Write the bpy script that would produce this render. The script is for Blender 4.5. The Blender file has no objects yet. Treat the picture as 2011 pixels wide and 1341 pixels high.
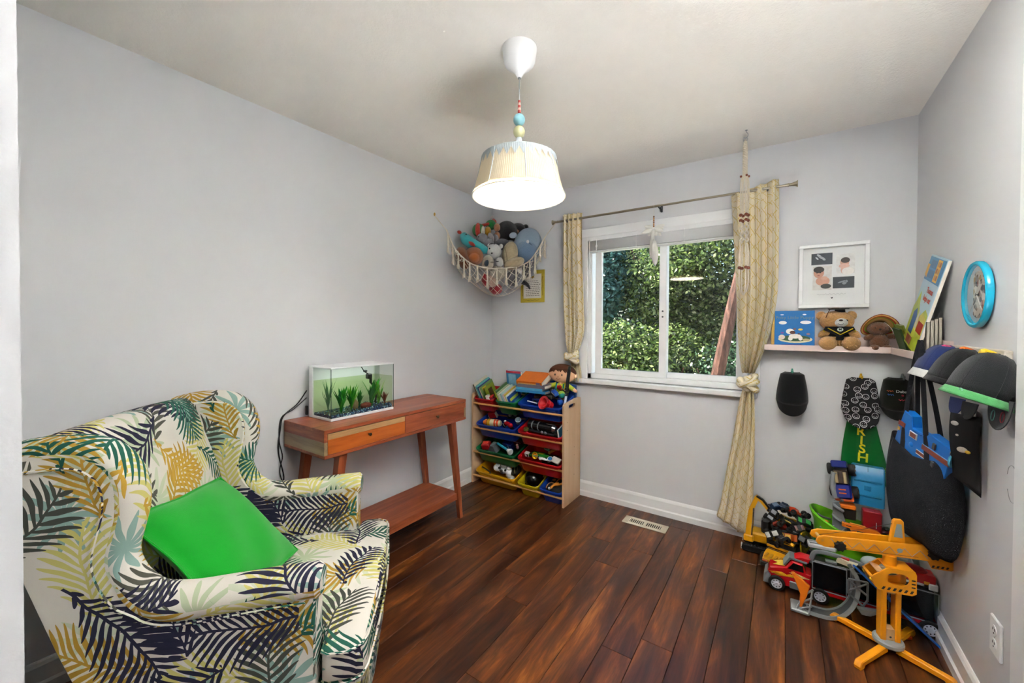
import bpy, bmesh, math, random
import numpy as np
from mathutils import Vector, Matrix, Euler

# ------------------------------------------------------------------ camera
SC = bpy.context.scene
COL = SC.collection
PI = math.pi
_cd = bpy.data.cameras.new('camera')
_cam = bpy.data.objects.new('camera', _cd)
COL.objects.link(_cam)
_cd.sensor_width = 36.0
_cd.lens = 36.0 * 784.75 / 2011.0
_cd.shift_y = -19.4 / 2011.0
_cd.clip_start = 0.02
_cam.matrix_world = Matrix(((0.82719346, -0.01151691, 0.5617992, 2.20765545),
                            (0.56189885, 0.00886406, -0.82715846, -2.92040768),
                            (0.00454649, 0.99989439, 0.01380363, 1.32993982),
                            (0, 0, 0, 1)))
SC.camera = _cam

# ------------------------------------------------------------------ sky, sun, exposure
SC.view_settings.view_transform = 'Standard'
SC.view_settings.look = 'None'
SC.view_settings.gamma = 1.0
SC.view_settings.use_curve_mapping = False
SC.view_settings.exposure = 0.0
_w = bpy.data.worlds.new('sky'); SC.world = _w; _w.use_nodes = True
_nt = _w.node_tree; _nt.nodes.clear()
_sky = _nt.nodes.new('ShaderNodeTexSky'); _sky.sky_type = 'NISHITA'; _sky.sun_disc = False
_sky.sun_elevation = math.radians(52); _sky.sun_rotation = math.radians(200)
_bg = _nt.nodes.new('ShaderNodeBackground'); _bg.inputs[1].default_value = 0.45
_wo = _nt.nodes.new('ShaderNodeOutputWorld')
_nt.links.new(_sky.outputs[0], _bg.inputs[0]); _nt.links.new(_bg.outputs[0], _wo.inputs[0])
_sd = bpy.data.lights.new('sun', 'SUN'); _sd.energy = 24.0; _sd.angle = math.radians(0.6); _sd.color = (1.0, 0.95, 0.86)
_sun = bpy.data.objects.new('sun', _sd); COL.objects.link(_sun)
_sun.rotation_euler = Vector((0.62, 0.22, -0.75)).to_track_quat('-Z', 'Y').to_euler()
def _fill_spot(name, loc, aim, watts, cone, soft):     # fill spots added out of view, aimed up to brighten the room
    d = bpy.data.lights.new(name, 'SPOT'); d.energy = watts; d.spot_size = math.radians(cone); d.spot_blend = 0.8; d.shadow_soft_size = soft; d.color = (0.955, 0.975, 1.0)
    o = bpy.data.objects.new(name, d); COL.objects.link(o); o.location = loc; o.rotation_euler = Vector(aim).to_track_quat('-Z', 'Y').to_euler()
_fill_spot('bounce_fill', (2.42, -2.02, 1.65), (0.0, 0.0, 1.0), 760, 84, 0.10)  # added fill; its ceiling bounce brightens the walls
_fill_spot('floor_fill', (2.20, -2.10, 0.5), (-0.12, 0.16, 1.0), 85, 118, 0.35)  # added wide fill from low down, lifts the ceiling
HALL_FILL = 0.3       # strength of the unseen fill lamp added in the hall
DIFFUSER = 22.0       # strength of the pendant's glowing diffuser
BULB = 0.15            # watts of the bulb inside the pendant shade
SC.cycles.max_bounces = 7; SC.cycles.diffuse_bounces = 4; SC.cycles.glossy_bounces = 3; SC.cycles.transmission_bounces = 4; SC.cycles.transparent_max_bounces = 24
SC.cycles.sample_clamp_indirect = 0.0; SC.cycles.use_light_tree = False; SC.cycles.adaptive_threshold = 0.03
SC.cycles.caustics_reflective = False; SC.cycles.caustics_refractive = False

# ------------------------------------------------------------------ helpers: colour and materials
def lin(h):
    h = h.lstrip('#'); out = []
    for i in (0, 2, 4):
        c = int(h[i:i+2], 16) / 255.0
        out.append(c/12.92 if c <= 0.04045 else ((c+0.055)/1.055)**2.4)
    return out
def new_mat(name):
    m = bpy.data.materials.new(name); m.use_nodes = True
    nt = m.node_tree; b = nt.nodes['Principled BSDF']
    return m, nt, b
_mc = {}
def mat(hexc, rough=0.5, metal=0.0, var=0.06, vs=30.0, bump=0.0, bs=300.0, spec=0.5, emit=0.0, coat=0.0, sheen=0.0):
    """plain-coloured procedural material: base colour varied a little by noise, optional fine relief"""
    key = (hexc, rough, metal, var, vs, bump, bs, spec, emit, coat, sheen)
    if key in _mc: return _mc[key]
    m, nt, b = new_mat('m_' + hexc.lstrip('#'))
    c = lin(hexc)
    tc = nt.nodes.new('ShaderNodeTexCoord')
    nz = nt.nodes.new('ShaderNodeTexNoise'); nz.inputs['Scale'].default_value = vs; nz.inputs['Detail'].default_value = 3
    nt.links.new(tc.outputs['Object'], nz.inputs['Vector'])
    mx = nt.nodes.new('ShaderNodeMix'); mx.data_type = 'RGBA'
    mx.inputs[6].default_value = [max(0, x*(1-var)) for x in c] + [1]
    mx.inputs[7].default_value = [min(1, x*(1+var)) for x in c] + [1]
    nt.links.new(nz.outputs['Fac'], mx.inputs[0]); nt.links.new(mx.outputs[2], b.inputs['Base Color'])
    b.inputs['Roughness'].default_value = rough; b.inputs['Metallic'].default_value = metal
    b.inputs['Specular IOR Level'].default_value = spec
    if coat: b.inputs['Coat Weight'].default_value = coat
    if sheen: b.inputs['Sheen Weight'].default_value = sheen
    if bump:
        n2 = nt.nodes.new('ShaderNodeTexNoise'); n2.inputs['Scale'].default_value = bs; n2.inputs['Detail'].default_value = 4
        nt.links.new(tc.outputs['Object'], n2.inputs['Vector'])
        bp = nt.nodes.new('ShaderNodeBump'); bp.inputs['Strength'].default_value = bump; bp.inputs['Distance'].default_value = 0.01
        nt.links.new(n2.outputs['Fac'], bp.inputs['Height']); nt.links.new(bp.outputs[0], b.inputs['Normal'])
    if emit:
        nt.links.new(mx.outputs[2], b.inputs['Emission Color']); b.inputs['Emission Strength'].default_value = emit
    _mc[key] = m
    return m
def plastic(h, r=0.32): return mat(h, r, var=0.04)
def cloth(h, var=0.12): return mat(h, 0.9, var=var, vs=60, bump=0.35, bs=500, spec=0.2, sheen=0.2)
def plush(h, var=0.22): return mat(h, 0.95, var=var, vs=90, bump=0.9, bs=260, spec=0.1, sheen=0.4)

class NB:
    """tiny node-expression helper"""
    def __init__(s, nt): s.nt = nt
    def _in(s, sock, v):
        if hasattr(v, 'default_value') or hasattr(v, 'is_linked'): s.nt.links.new(v, sock)
        else: sock.default_value = v
    def m(s, op, a, b=None, c=None, clamp=False):
        n = s.nt.nodes.new('ShaderNodeMath'); n.operation = op; n.use_clamp = clamp
        s._in(n.inputs[0], a)
        if b is not None: s._in(n.inputs[1], b)
        if c is not None: s._in(n.inputs[2], c)
        return n.outputs[0]
    def mix(s, f, a, b):
        n = s.nt.nodes.new('ShaderNodeMix'); n.data_type = 'RGBA'
        s._in(n.inputs[0], f)
        for i, v in ((6, a), (7, b)):
            if isinstance(v, (list, tuple)): n.inputs[i].default_value = list(v[:3]) + [1]
            else: s.nt.links.new(v, n.inputs[i])
        return n.outputs[2]
    def noise(s, vec, scale, detail=3.0, rough=0.5, out='Fac', dist=0.0):
        n = s.nt.nodes.new('ShaderNodeTexNoise'); n.inputs['Scale'].default_value = scale
        n.inputs['Detail'].default_value = detail; n.inputs['Roughness'].default_value = rough
        n.inputs['Distortion'].default_value = dist
        if vec is not None: s.nt.links.new(vec, n.inputs['Vector'])
        return n.outputs[out]
    def ramp(s, f, stops, interp='LINEAR'):
        n = s.nt.nodes.new('ShaderNodeValToRGB'); n.color_ramp.interpolation = interp
        els = n.color_ramp.elements
        while len(els) < len(stops): els.new(0.5)
        for e, (p, h) in zip(els, stops): e.position = p; e.color = (lin(h) if isinstance(h, str) else list(h)) + [1]
        s._in(n.inputs[0], f); return n.outputs[0]
    def coord(s, which='Object'):
        return s.nt.nodes.new('ShaderNodeTexCoord').outputs[which]
    def mapping(s, vec, loc=(0,0,0), rot=(0,0,0), scale=(1,1,1)):
        n = s.nt.nodes.new('ShaderNodeMapping')
        s.nt.links.new(vec, n.inputs[0]); n.inputs[1].default_value = loc; n.inputs[2].default_value = rot; n.inputs[3].default_value = scale
        return n.outputs[0]
    def sep(s, vec):
        n = s.nt.nodes.new('ShaderNodeSeparateXYZ'); s.nt.links.new(vec, n.inputs[0]); return n.outputs
    def comb(s, x, y, z=0.0):
        n = s.nt.nodes.new('ShaderNodeCombineXYZ'); s._in(n.inputs[0], x); s._in(n.inputs[1], y); s._in(n.inputs[2], z); return n.outputs[0]
    def bump(s, h, strength, dist=0.01):
        n = s.nt.nodes.new('ShaderNodeBump'); n.inputs['Strength'].default_value = strength; n.inputs['Distance'].default_value = dist
        s.nt.links.new(h, n.inputs['Height']); return n.outputs[0]

# ------------------------------------------------------------------ helpers: meshes
def frame(o, x, y=None, z=None):
    """matrix whose columns are the given axes (two of them suffice)"""
    x = Vector(x).normalized()
    if y is not None:
        y = Vector(y); z = x.cross(y).normalized(); y = z.cross(x).normalized()
    else:
        z = Vector(z); y = z.cross(x).normalized(); z = x.cross(y).normalized()
    return Matrix(((x.x, y.x, z.x, o[0]), (x.y, y.y, z.y, o[1]), (x.z, y.z, z.z, o[2]), (0, 0, 0, 1)))
def TR(x=0, y=0, z=0, rx=0, ry=0, rz=0, s=1.0):
    return Matrix.Translation((x, y, z)) @ Euler((math.radians(rx), math.radians(ry), math.radians(rz))).to_matrix().to_4x4() @ Matrix.Scale(s, 4)
def smooth_path(pts, n=6, closed=False):
    """Catmull-Rom through the points"""
    P = [Vector(p) for p in pts]; out = []; N = len(P)
    rng = range(N if closed else N-1)
    for i in rng:
        p0 = P[(i-1) % N] if closed or i > 0 else P[0]*2-P[1]
        p1 = P[i]; p2 = P[(i+1) % N]
        p3 = P[(i+2) % N] if closed or i+2 < N else P[N-1]*2-P[N-2]
        for k in range(n):
            t = k/n
            out.append(0.5*((2*p1)+(p2-p0)*t+(2*p0-5*p1+4*p2-p3)*t*t+(3*p1-p0-3*p2+p3)*t**3))
    if not closed: out.append(P[-1].copy())
    return out
class MB:
    def __init__(s, M=None): s.v = []; s.f = []; s.mi = []; s.M = M or Matrix.Identity(4); s.cur = 0; s.uvs = {}
    def add(s, vs, fs, M=None):
        b = len(s.v); T = s.M @ M if M is not None else s.M
        s.v += [tuple(T @ Vector(p)) for p in vs]
        for f in fs: s.f.append(tuple(b+i for i in f)); s.mi.append(s.cur)
        return b
    def box(s, c, size, bev=0.0, M=None):
        hx, hy, hz = [d/2 for d in size]; b = min(bev, hx*.98, hy*.98, hz*.98)
        if b <= 0:
            vs = [(c[0]+sx*hx, c[1]+sy*hy, c[2]+sz*hz) for sx in (-1, 1) for sy in (-1, 1) for sz in (-1, 1)]
            fs = [(0,1,3,2), (4,6,7,5), (0,4,5,1), (2,3,7,6), (0,2,6,4), (1,5,7,3)]
            s.add(vs, fs, M); return s
        vs = []; ix = {}
        for sx in (-1, 1):
            for sy in (-1, 1):
                for sz in (-1, 1):
                    for a in range(3):
                        o = [hx-b, hy-b, hz-b]; o[a] += b
                        ix[(sx, sy, sz, a)] = len(vs)
                        vs.append((c[0]+sx*o[0], c[1]+sy*o[1], c[2]+sz*o[2]))
        fs = []
        for a in range(3):
            b1, c1 = [(1, 2), (2, 0), (0, 1)][a]
            for sg in (-1, 1):
                q = []
                for t, u in ((-1,-1), (1,-1), (1,1), (-1,1)):
                    k = [0, 0, 0]; k[a] = sg; k[b1] = t; k[c1] = u; q.append(ix[(k[0], k[1], k[2], a)])
                fs.append(tuple(q if sg > 0 else q[::-1]))
        for a in range(3):
            b1, c1 = [(1, 2), (2, 0), (0, 1)][a]
            for t in (-1, 1):
                for u in (-1, 1):
                    q = []
                    for sg, ax in ((-1, b1), (1, b1), (1, c1), (-1, c1)):
                        k = [0, 0, 0]; k[a] = sg; k[b1] = t; k[c1] = u; q.append(ix[(k[0], k[1], k[2], ax)])
                    fs.append(tuple(q if t*u < 0 else q[::-1]))
        for sx in (-1, 1):
            for sy in (-1, 1):
                for sz in (-1, 1):
                    q = [ix[(sx, sy, sz, a)] for a in range(3)]
                    fs.append(tuple(q if sx*sy*sz > 0 else q[::-1]))
        s.add(vs, fs, M); return s
    def rings(s, rings, cap0=True, cap1=True, M=None, closed=False):
        n = len(rings[0]); vs = [p for r in rings for p in r]; fs = []
        K = len(rings)
        for i in range(K if closed else K-1):
            a = i*n; b = ((i+1) % K)*n
            for j in range(n): fs.append((a+j, a+(j+1) % n, b+(j+1) % n, b+j))
        if not closed:
            if cap0: fs.append(tuple(range(n))[::-1])
            if cap1: fs.append(tuple((K-1)*n+j for j in range(n)))
        s.add(vs, fs, M); return s
    def tube(s, pts, r, n=8, closed=False, M=None, cap=True, flat=None):
        P = [Vector(p) for p in pts]; K = len(P)
        R = r if isinstance(r, (list, tuple)) else [r]*K
        T = []
        for i in range(K):
            a = P[(i-1) % K] if closed or i > 0 else P[i]; b = P[(i+1) % K] if closed or i < K-1 else P[i]
            d = b-a; T.append(d.normalized() if d.length > 1e-9 else Vector((0, 0, 1)))
        up = Vector((0, 0, 1)) if abs(T[0].z) < 0.9 else Vector((0, 1, 0))
        nrm = (up - T[0]*up.dot(T[0])).normalized(); rg = []
        for i in range(K):
            nrm = nrm - T[i]*nrm.dot(T[i])
            nrm = nrm.normalized() if nrm.length > 1e-6 else T[i].orthogonal().normalized()
            bn = T[i].cross(nrm); fl = flat or 1.0
            rg.append([tuple(P[i]+(nrm*math.cos(2*PI*j/n)*fl+bn*math.sin(2*PI*j/n))*R[i]) for j in range(n)])
        s.rings(rg, cap, cap, M, closed); return s
    def cyl(s, p0, p1, r0, r1=None, n=16, M=None, bev=0.0):
        p0, p1 = Vector(p0), Vector(p1); r1 = r0 if r1 is None else r1
        if bev:
            d = (p1-p0).normalized()*bev
            return s.tube([p0, p0+d*0.0, p0+d, p1-d, p1], [max(r0-bev, 1e-4), max(r0-bev, 1e-4), r0, r1, max(r1-bev, 1e-4)], n, M=M) if False else \
                s.tube([p0, p0+d, p1-d, p1], [max(r0-bev, 1e-4), r0, r1, max(r1-bev, 1e-4)], n, M=M)
        return s.tube([p0, p1], [r0, r1], n, M=M)
    def lathe(s, prof, n=24, M=None, a0=0.0, a1=2*PI):
        full = abs(a1-a0-2*PI) < 1e-6; rg = []
        for r, z in prof:
            rg.append([(r*math.cos(a0+(a1-a0)*j/(n if full else n-1)), r*math.sin(a0+(a1-a0)*j/(n if full else n-1)), z) for j in range(n)])
        vs = [p for q in rg for p in q]; fs = []
        for i in range(len(rg)-1):
            for j in range(n if full else n-1):
                fs.append((i*n+j, i*n+(j+1) % n, (i+1)*n+(j+1) % n, (i+1)*n+j))
        s.add(vs, fs, M); return s
    def ell(s, c, r, nu=16, nv=10, M=None, e=None):
        rx, ry, rz = r if isinstance(r, (tuple, list)) else (r, r, r); vs = []; fs = []
        for i in range(nv+1):
            th = PI*i/nv - PI/2
            for j in range(nu):
                ph = 2*PI*j/nu; d = [math.cos(th)*math.cos(ph), math.cos(th)*math.sin(ph), math.sin(th)]
                if e: d = [math.copysign(abs(q)**e, q) for q in d]
                vs.append((c[0]+rx*d[0], c[1]+ry*d[1], c[2]+rz*d[2]))
        for i in range(nv):
            for j in range(nu): fs.append((i*nu+j, i*nu+(j+1) % nu, (i+1)*nu+(j+1) % nu, (i+1)*nu+j))
        s.add(vs, fs, M); return s
    def prism(s, poly, z0, z1, M=None, bev=0.0):
        n = len(poly); a = sum(poly[i][0]*poly[(i+1) % n][1]-poly[(i+1) % n][0]*poly[i][1] for i in range(n))
        if a < 0: poly = poly[::-1]
        if bev:
            cx = sum(p[0] for p in poly)/n; cy = sum(p[1] for p in poly)/n
            ins = []
            for i in range(n):
                p = Vector(poly[i][:2]); q = Vector(poly[(i+1) % n][:2]); o = Vector(poly[i-1][:2])
                d1 = (p-o); d2 = (q-p)
                n1 = Vector((-d1.y, d1.x)).normalized() if d1.length else Vector((0, 0)); n2 = Vector((-d2.y, d2.x)).normalized() if d2.length else n1
                nn = (n1+n2); nn = nn.normalized() if nn.length > 1e-6 else n1
                ins.append((p.x+nn.x*bev, p.y+nn.y*bev))
            s.rings([[(x, y, z0) for x, y in ins], [(x, y, z0+bev) for x, y in poly], [(x, y, z1-bev) for x, y in poly], [(x, y, z1) for x, y in ins]], M=M)
        else:
            s.rings([[(x, y, z0) for x, y in poly], [(x, y, z1) for x, y in poly]], M=M)
        return s
    def grid(s, fn, nu, nv, M=None, uv=None, cu=False):
        vs = []; fs = []
        cols = nu if cu else nu+1
        for i in range(nv+1):
            for j in range(cols): vs.append(fn(j/nu, i/nv))
        base = len(s.f)
        for i in range(nv):
            for j in range(nu):
                fs.append((i*cols+j, i*cols+(j+1) % cols, (i+1)*cols+(j+1) % cols, (i+1)*cols+j))
                if uv: s.uvs[base+len(fs)-1] = [uv(j/nu, i/nv), uv((j+1)/nu, i/nv), uv((j+1)/nu, (i+1)/nv), uv(j/nu, (i+1)/nv)]
        s.add(vs, fs, M); return s
    def mesh(s, name, mats, smooth=35, uvscale=None):
        me = bpy.data.meshes.new(name); me.from_pydata(s.v, [], s.f)
        for m in (mats if isinstance(mats, (list, tuple)) else [mats]): me.materials.append(m)
        me.polygons.foreach_set('material_index', s.mi)
        if smooth:
            me.polygons.foreach_set('use_smooth', [True]*len(s.f))
            me.update()
            me.set_sharp_from_angle(angle=math.radians(smooth))
        if uvscale is not None or s.uvs:
            ul = me.uv_layers.new(name='UVMap'); data = [0.0]*(len(me.loops)*2)
            for p in me.polygons:
                if p.index in s.uvs:
                    for k, li in enumerate(p.loop_indices): data[2*li], data[2*li+1] = s.uvs[p.index][k]
                else:
                    nrm = p.normal; ax = max(range(3), key=lambda q: abs(nrm[q])*(1.0, 1.0, 1.05)[q])
                    a, b = [(1, 2), (0, 2), (0, 1)][ax]; sc = uvscale or 1.0
                    for li in p.loop_indices:
                        co = me.vertices[me.loops[li].vertex_index].co
                        data[2*li] = co[a]*sc+ax*3.37; data[2*li+1] = co[b]*sc+ax*1.71
            ul.data.foreach_set('uv', data)
        me.update(); return me
    def build(s, name, mats, parent=None, smooth=35, uvscale=None, weld=False, solid=0.0, subsurf=0, bevel=0.0):
        me = s.mesh(name, mats, smooth, uvscale)
        if weld:
            bm = bmesh.new(); bm.from_mesh(me); bmesh.ops.remove_doubles(bm, verts=bm.verts, dist=1e-5); bm.to_mesh(me); bm.free()
        o = bpy.data.objects.new(name, me); COL.objects.link(o)
        if parent is not None: o.parent = parent
        if solid: md = o.modifiers.new('solid', 'SOLIDIFY'); md.thickness = solid; md.offset = 0
        if subsurf: md = o.modifiers.new('sub', 'SUBSURF'); md.levels = subsurf; md.render_levels = subsurf
        return o
def tag(o, label=None, cat=None, group=None, kind=None):
    if label: o['label'] = label
    if cat: o['category'] = cat
    if group: o['group'] = group
    if kind: o['kind'] = kind
    return o
def thing(name, label, cat, loc=(0, 0, 0), rz=0.0, group=None, M=None):
    o = bpy.data.objects.new(name, None); COL.objects.link(o); o.empty_display_size = 0.05
    if M is not None: o.matrix_world = M
    else: o.location = loc; o.rotation_euler = (0, 0, rz)
    return tag(o, label, cat, group)
def struct(o): o['kind'] = 'structure'; return o
def copy_tree(o, parent=None):
    c = o.copy(); COL.objects.link(c)
    if parent is not None: c.parent = parent
    for ch in list(o.children): copy_tree(ch, c)
    return c
def lettering(body, size, m, parent, M, name='lettering', depth=0.0006, align='CENTER', bold=0.0, space=1.0, sx=1.0):
    cu = bpy.data.curves.new(name, 'FONT'); cu.body = body; cu.size = size; cu.align_x = align; cu.align_y = 'CENTER'
    cu.extrude = depth; cu.offset = bold; cu.space_character = space; cu.resolution_u = 3
    cu.materials.append(m)
    f = bpy.data.objects.new('font_tmp', cu); COL.objects.link(f); bpy.context.view_layer.update()
    me = bpy.data.meshes.new_from_object(f.evaluated_get(bpy.context.evaluated_depsgraph_get())); bpy.data.objects.remove(f); bpy.data.curves.remove(cu)
    me.name = name; o = bpy.data.objects.new(name, me); COL.objects.link(o); o.parent = parent
    o.matrix_local = M @ Matrix.Diagonal((sx, 1, 1, 1))
    return o
RND = random.Random(7)

# ------------------------------------------------------------------ the room shell
RW, RH, RY = 2.778, 2.44, -2.875          # right wall x, ceiling height, inner face of the wall with the doorway
HY = -4.1                                  # far wall of the hall behind the camera
def wall_material():
    m, nt, b = new_mat('wall_paint'); n = NB(nt); co = n.coord('Object')
    nz = n.noise(co, 1.2, 2); c = n.mix(nz, lin('#d2d3d6'), lin('#d6d7d9'))
    nt.links.new(c, b.inputs['Base Color']); b.inputs['Roughness'].default_value = 0.55; b.inputs['Specular IOR Level'].default_value = 0.3
    nt.links.new(n.bump(n.noise(co, 220, 3), 0.06, 0.004), b.inputs['Normal']); return m
def ceiling_material():
    m, nt, b = new_mat('ceiling_stipple'); n = NB(nt); co = n.coord('Object')
    c = n.mix(n.noise(co, 3, 2), lin('#efebe3'), lin('#f2eee7')); nt.links.new(c, b.inputs['Base Color'])
    b.inputs['Roughness'].default_value = 0.9; b.inputs['Specular IOR Level'].default_value = 0.1
    nt.links.new(n.bump(n.noise(co, 85, 5, 0.65), 0.45, 0.012), b.inputs['Normal']); return m
def plank_material():
    m, nt, b = new_mat('walnut_laminate'); n = NB(nt)
    co = n.coord('Object'); oi = nt.nodes.new('ShaderNodeObjectInfo')
    off = n.m('MULTIPLY', oi.outputs['Random'], 37.0)
    x, y, z = n.sep(co)
    v = n.comb(n.m('ADD', n.m('MULTIPLY', x, 9.0), off), n.m('ADD', n.m('MULTIPLY', y, 1.25), off), off)
    big = n.noise(v, 1.5, 4, 0.62, dist=0.7)
    fine = n.noise(n.comb(n.m('ADD', n.m('MULTIPLY', x, 110.0), off), n.m('MULTIPLY', y, 7.0), off), 1.0, 5, 0.7)
    f = n.m('ADD', n.m('MULTIPLY', big, 0.78), n.m('MULTIPLY', fine, 0.22))
    f = n.m('ADD', f, n.m('MULTIPLY', n.m('SUBTRACT', oi.outputs['Random'], 0.5), 0.10))
    c = n.ramp(f, [(0.30, '#221008'), (0.43, '#40200f'), (0.52, '#5a3018'), (0.60, '#78421c'), (0.68, '#a05f28'), (0.8, '#6a3c1c')])
    nt.links.new(c, b.inputs['Base Color'])
    r = n.m('ADD', n.m('MULTIPLY', fine, 0.18), 0.24); nt.links.new(r, b.inputs['Roughness'])
    h = n.m('ADD', n.m('MULTIPLY', fine, 0.25), n.noise(n.comb(n.m('MULTIPLY', x, 16.0), n.m('MULTIPLY', y, 5.0), off), 1.0, 3))
    nt.links.new(n.bump(h, 0.35, 0.004), b.inputs['Normal']); return m
M_WALL, M_CEIL, M_PLANK = wall_material(), ceiling_material(), plank_material()
M_TRIM = mat('#e9eaeb', 0.38, var=0.015, vs=6)
M_WHITE = mat('#eceded', 0.35, var=0.015)
struct(MB().box((0.95, (HY-0.1)/2, -0.07), (5.1, -HY+0.4, 0.10)).build('floor', mat('#20120b', 0.9), smooth=0))
_floor = bpy.data.objects['floor']
_r = random.Random(11)
W_ = 0.127; x0 = 2.229 - W_*18
row = 0
while x0 < RW + 0.02:
    xa, xb = max(x0, 0.0), min(x0+W_, RW)
    if xb - xa > 0.01:
        y = HY + 0.02 - _r.random()*1.1
        while y < 0:
            ya, yb = max(y, HY), min(y+1.21, 0.0)
            if yb - ya > 0.02:
                cx, cy = (xa+xb)/2, (ya+yb)/2
                p = MB().box((0, 0, 0), (xb-xa-0.0012, yb-ya-0.0012, 0.02), bev=0.0014).build('plank', M_PLANK, _floor, smooth=0)
                p.location = (cx, cy, -0.01)
            y += 1.21
    x0 += W_; row += 1
struct(MB().box((0.95, (HY)/2, RH+0.06), (5.4, -HY+0.8, 0.12)).build('ceiling', M_CEIL, smooth=0))
struct(MB().box((-0.06, HY/2-0.05, RH/2), (0.12, -HY+0.5, RH+0.04)).build('wall_left', M_WALL, smooth=0))
struct(MB().box((RW+0.06, HY/2-0.05, RH/2), (0.12, -HY+0.5, RH+0.04)).build('wall_right', M_WALL, smooth=0))
# window wall with its opening
OX0, OX1, OZ0, OZ1 = 0.93, 2.035, 0.925, 2.035
WT = 0.13
b = MB()
for (xa, xb, za, zb) in ((0, OX0, 0, RH), (OX1, RW, 0, RH), (OX0, OX1, 0, OZ0), (OX0, OX1, OZ1, RH)):
    b.box(((xa+xb)/2, WT/2, (za+zb)/2), (xb-xa, WT, zb-za))
struct(b.build('wall_back', M_WALL, smooth=0))
# wall with the doorway the picture is taken from, and the hall behind
JX0, JX1 = 1.75, 2.62
b = MB()
b.box((JX0/2, -2.887, RH/2), (JX0, 0.012, RH)).box(((JX1+RW)/2, RY-0.06, RH/2), (RW-JX1, 0.12, RH))
b.box(((JX0+JX1)/2, RY-0.06, (2.1+RH)/2), (JX1-JX0, 0.12, RH-2.1))
struct(b.build('wall_front', M_WALL, smooth=0))
struct(MB().box((1.4, HY-0.06, RH/2), (3.0, 0.12, RH)).build('wall_hall', M_WALL, smooth=0))

# baseboards: tall flat board with a stepped cap and a shoe strip
def baseboard(name, p0, p1, nrm):
    p0, p1, nrm = Vector(p0), Vector(p1), Vector(nrm); L = (p1-p0).length
    prof = [(0, 0), (0.020, 0), (0.020, 0.036), (0.013, 0.044), (0.013, 0.100), (0.008, 0.112), (0.004, 0.118), (0, 0.118)]
    Mx = frame(p0, nrm, z=None, y=(0, 0, 1)); b = MB()
    sgn = 1 if Vector(nrm).cross(Vector((0, 0, 1))).dot(p1-p0) > 0 else -1
    b.prism(prof, 0 if sgn > 0 else -L, L if sgn > 0 else 0, M=Mx)
    return struct(b.build(name, M_TRIM, smooth=0))
baseboard('baseboard_left', (0, -2.881, 0), (0, 0, 0), (1, 0, 0))
baseboard('baseboard_back', (0, 0, 0), (RW, 0, 0), (0, -1, 0))
baseboard('baseboard_right', (RW, -1.16, 0), (RW, 0, 0), (-1, 0, 0))
struct(MB().box((RW-0.009, -1.205, 1.04), (0.018, 0.085, 2.08), bev=0.004).build('trim_1', M_TRIM))

# ------------------------------------------------------------------ window: casing, sill, sliding sashes, glass, raised blind
M_VINYL = mat('#f0f1f2', 0.3, var=0.01)
def facing(nt, k=0.5, base=0.03):
    lw = nt.nodes.new('ShaderNodeLayerWeight'); lw.inputs[0].default_value = 0.5; n = NB(nt)
    return n.m('ADD', n.m('MULTIPLY', n.m('POWER', lw.outputs['Facing'], 4.0), k), base)
def glass_material():
    m = bpy.data.materials.new('clear_glass'); m.use_nodes = True; nt = m.node_tree; nt.nodes.clear()
    o = nt.nodes.new('ShaderNodeOutputMaterial'); t = nt.nodes.new('ShaderNodeBsdfTransparent'); g = nt.nodes.new('ShaderNodeBsdfGlossy')
    g.inputs['Roughness'].default_value = 0.02; mx = nt.nodes.new('ShaderNodeMixShader');     t.inputs[0].default_value = (0.97, 0.985, 0.98, 1)
    nt.links.new(facing(nt), mx.inputs[0]); nt.links.new(t.outputs[0], mx.inputs[1]); nt.links.new(g.outputs[0], mx.inputs[2]); nt.links.new(mx.outputs[0], o.inputs[0])
    return m
M_GLASS = glass_material()
win = thing('window_1', None, None); struct(win)
b = MB()
b.box((OX0-0.022, -0.008, (0.925+2.085)/2), (0.07, 0.016, 1.16), bev=0.003)
b.box((OX1+0.022, -0.008, (0.925+2.085)/2), (0.07, 0.016, 1.16), bev=0.003)
b.box(((OX0+OX1)/2, -0.009, 2.052), (OX1-OX0+0.115, 0.018, 0.066), bev=0.003)
b.build('casing', M_TRIM, win)
MB().box(((0.852+2.078)/2, -0.012, 0.906), (2.078-0.852, 0.075, 0.038), bev=0.006).build('sill', M_TRIM, win)
b = MB()                                   # outer vinyl frame
FY = 0.055
b.box((OX0+0.018, FY, 1.48), (0.036, 0.08, 1.11), bev=0.003).box((OX1-0.018, FY, 1.48), (0.036, 0.08, 1.11), bev=0.003)
b.box(((OX0+OX1)/2, FY, OZ0+0.02), (OX1-OX0, 0.08, 0.04), bev=0.003).box(((OX0+OX1)/2, FY, OZ1-0.02), (OX1-OX0, 0.08, 0.04), bev=0.003)
b.build('outer_frame', M_VINYL, win)
def sash(x0, x1, y, wl, wr, name):
    b = MB(); z0, z1 = OZ0+0.04, OZ1-0.04; h = z1-z0
    b.box((x0+wl/2, y, (z0+z1)/2), (wl, 0.032, h), bev=0.003).box((x1-wr/2, y, (z0+z1)/2), (wr, 0.032, h), bev=0.003)
    b.box(((x0+x1)/2, y, z0+0.02), (x1-x0-0.01, 0.03, 0.04), bev=0.003).box(((x0+x1)/2, y, z1-0.02), (x1-x0-0.01, 0.03, 0.04), bev=0.003)
    f = b.build(name, M_VINYL, win)
    MB().box(((x0+x1)/2, y, (z0+z1)/2), (x1-x0-wl-wr+0.01, 0.005, h-0.07)).build('pane', M_GLASS, f, smooth=0)
    return f
s1 = sash(0.995, 1.525, 0.035, 0.05, 0.05, 'sliding_sash')
sash(1.475, OX1-0.036, 0.072, 0.05, 0.045, 'fixed_sash')
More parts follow.
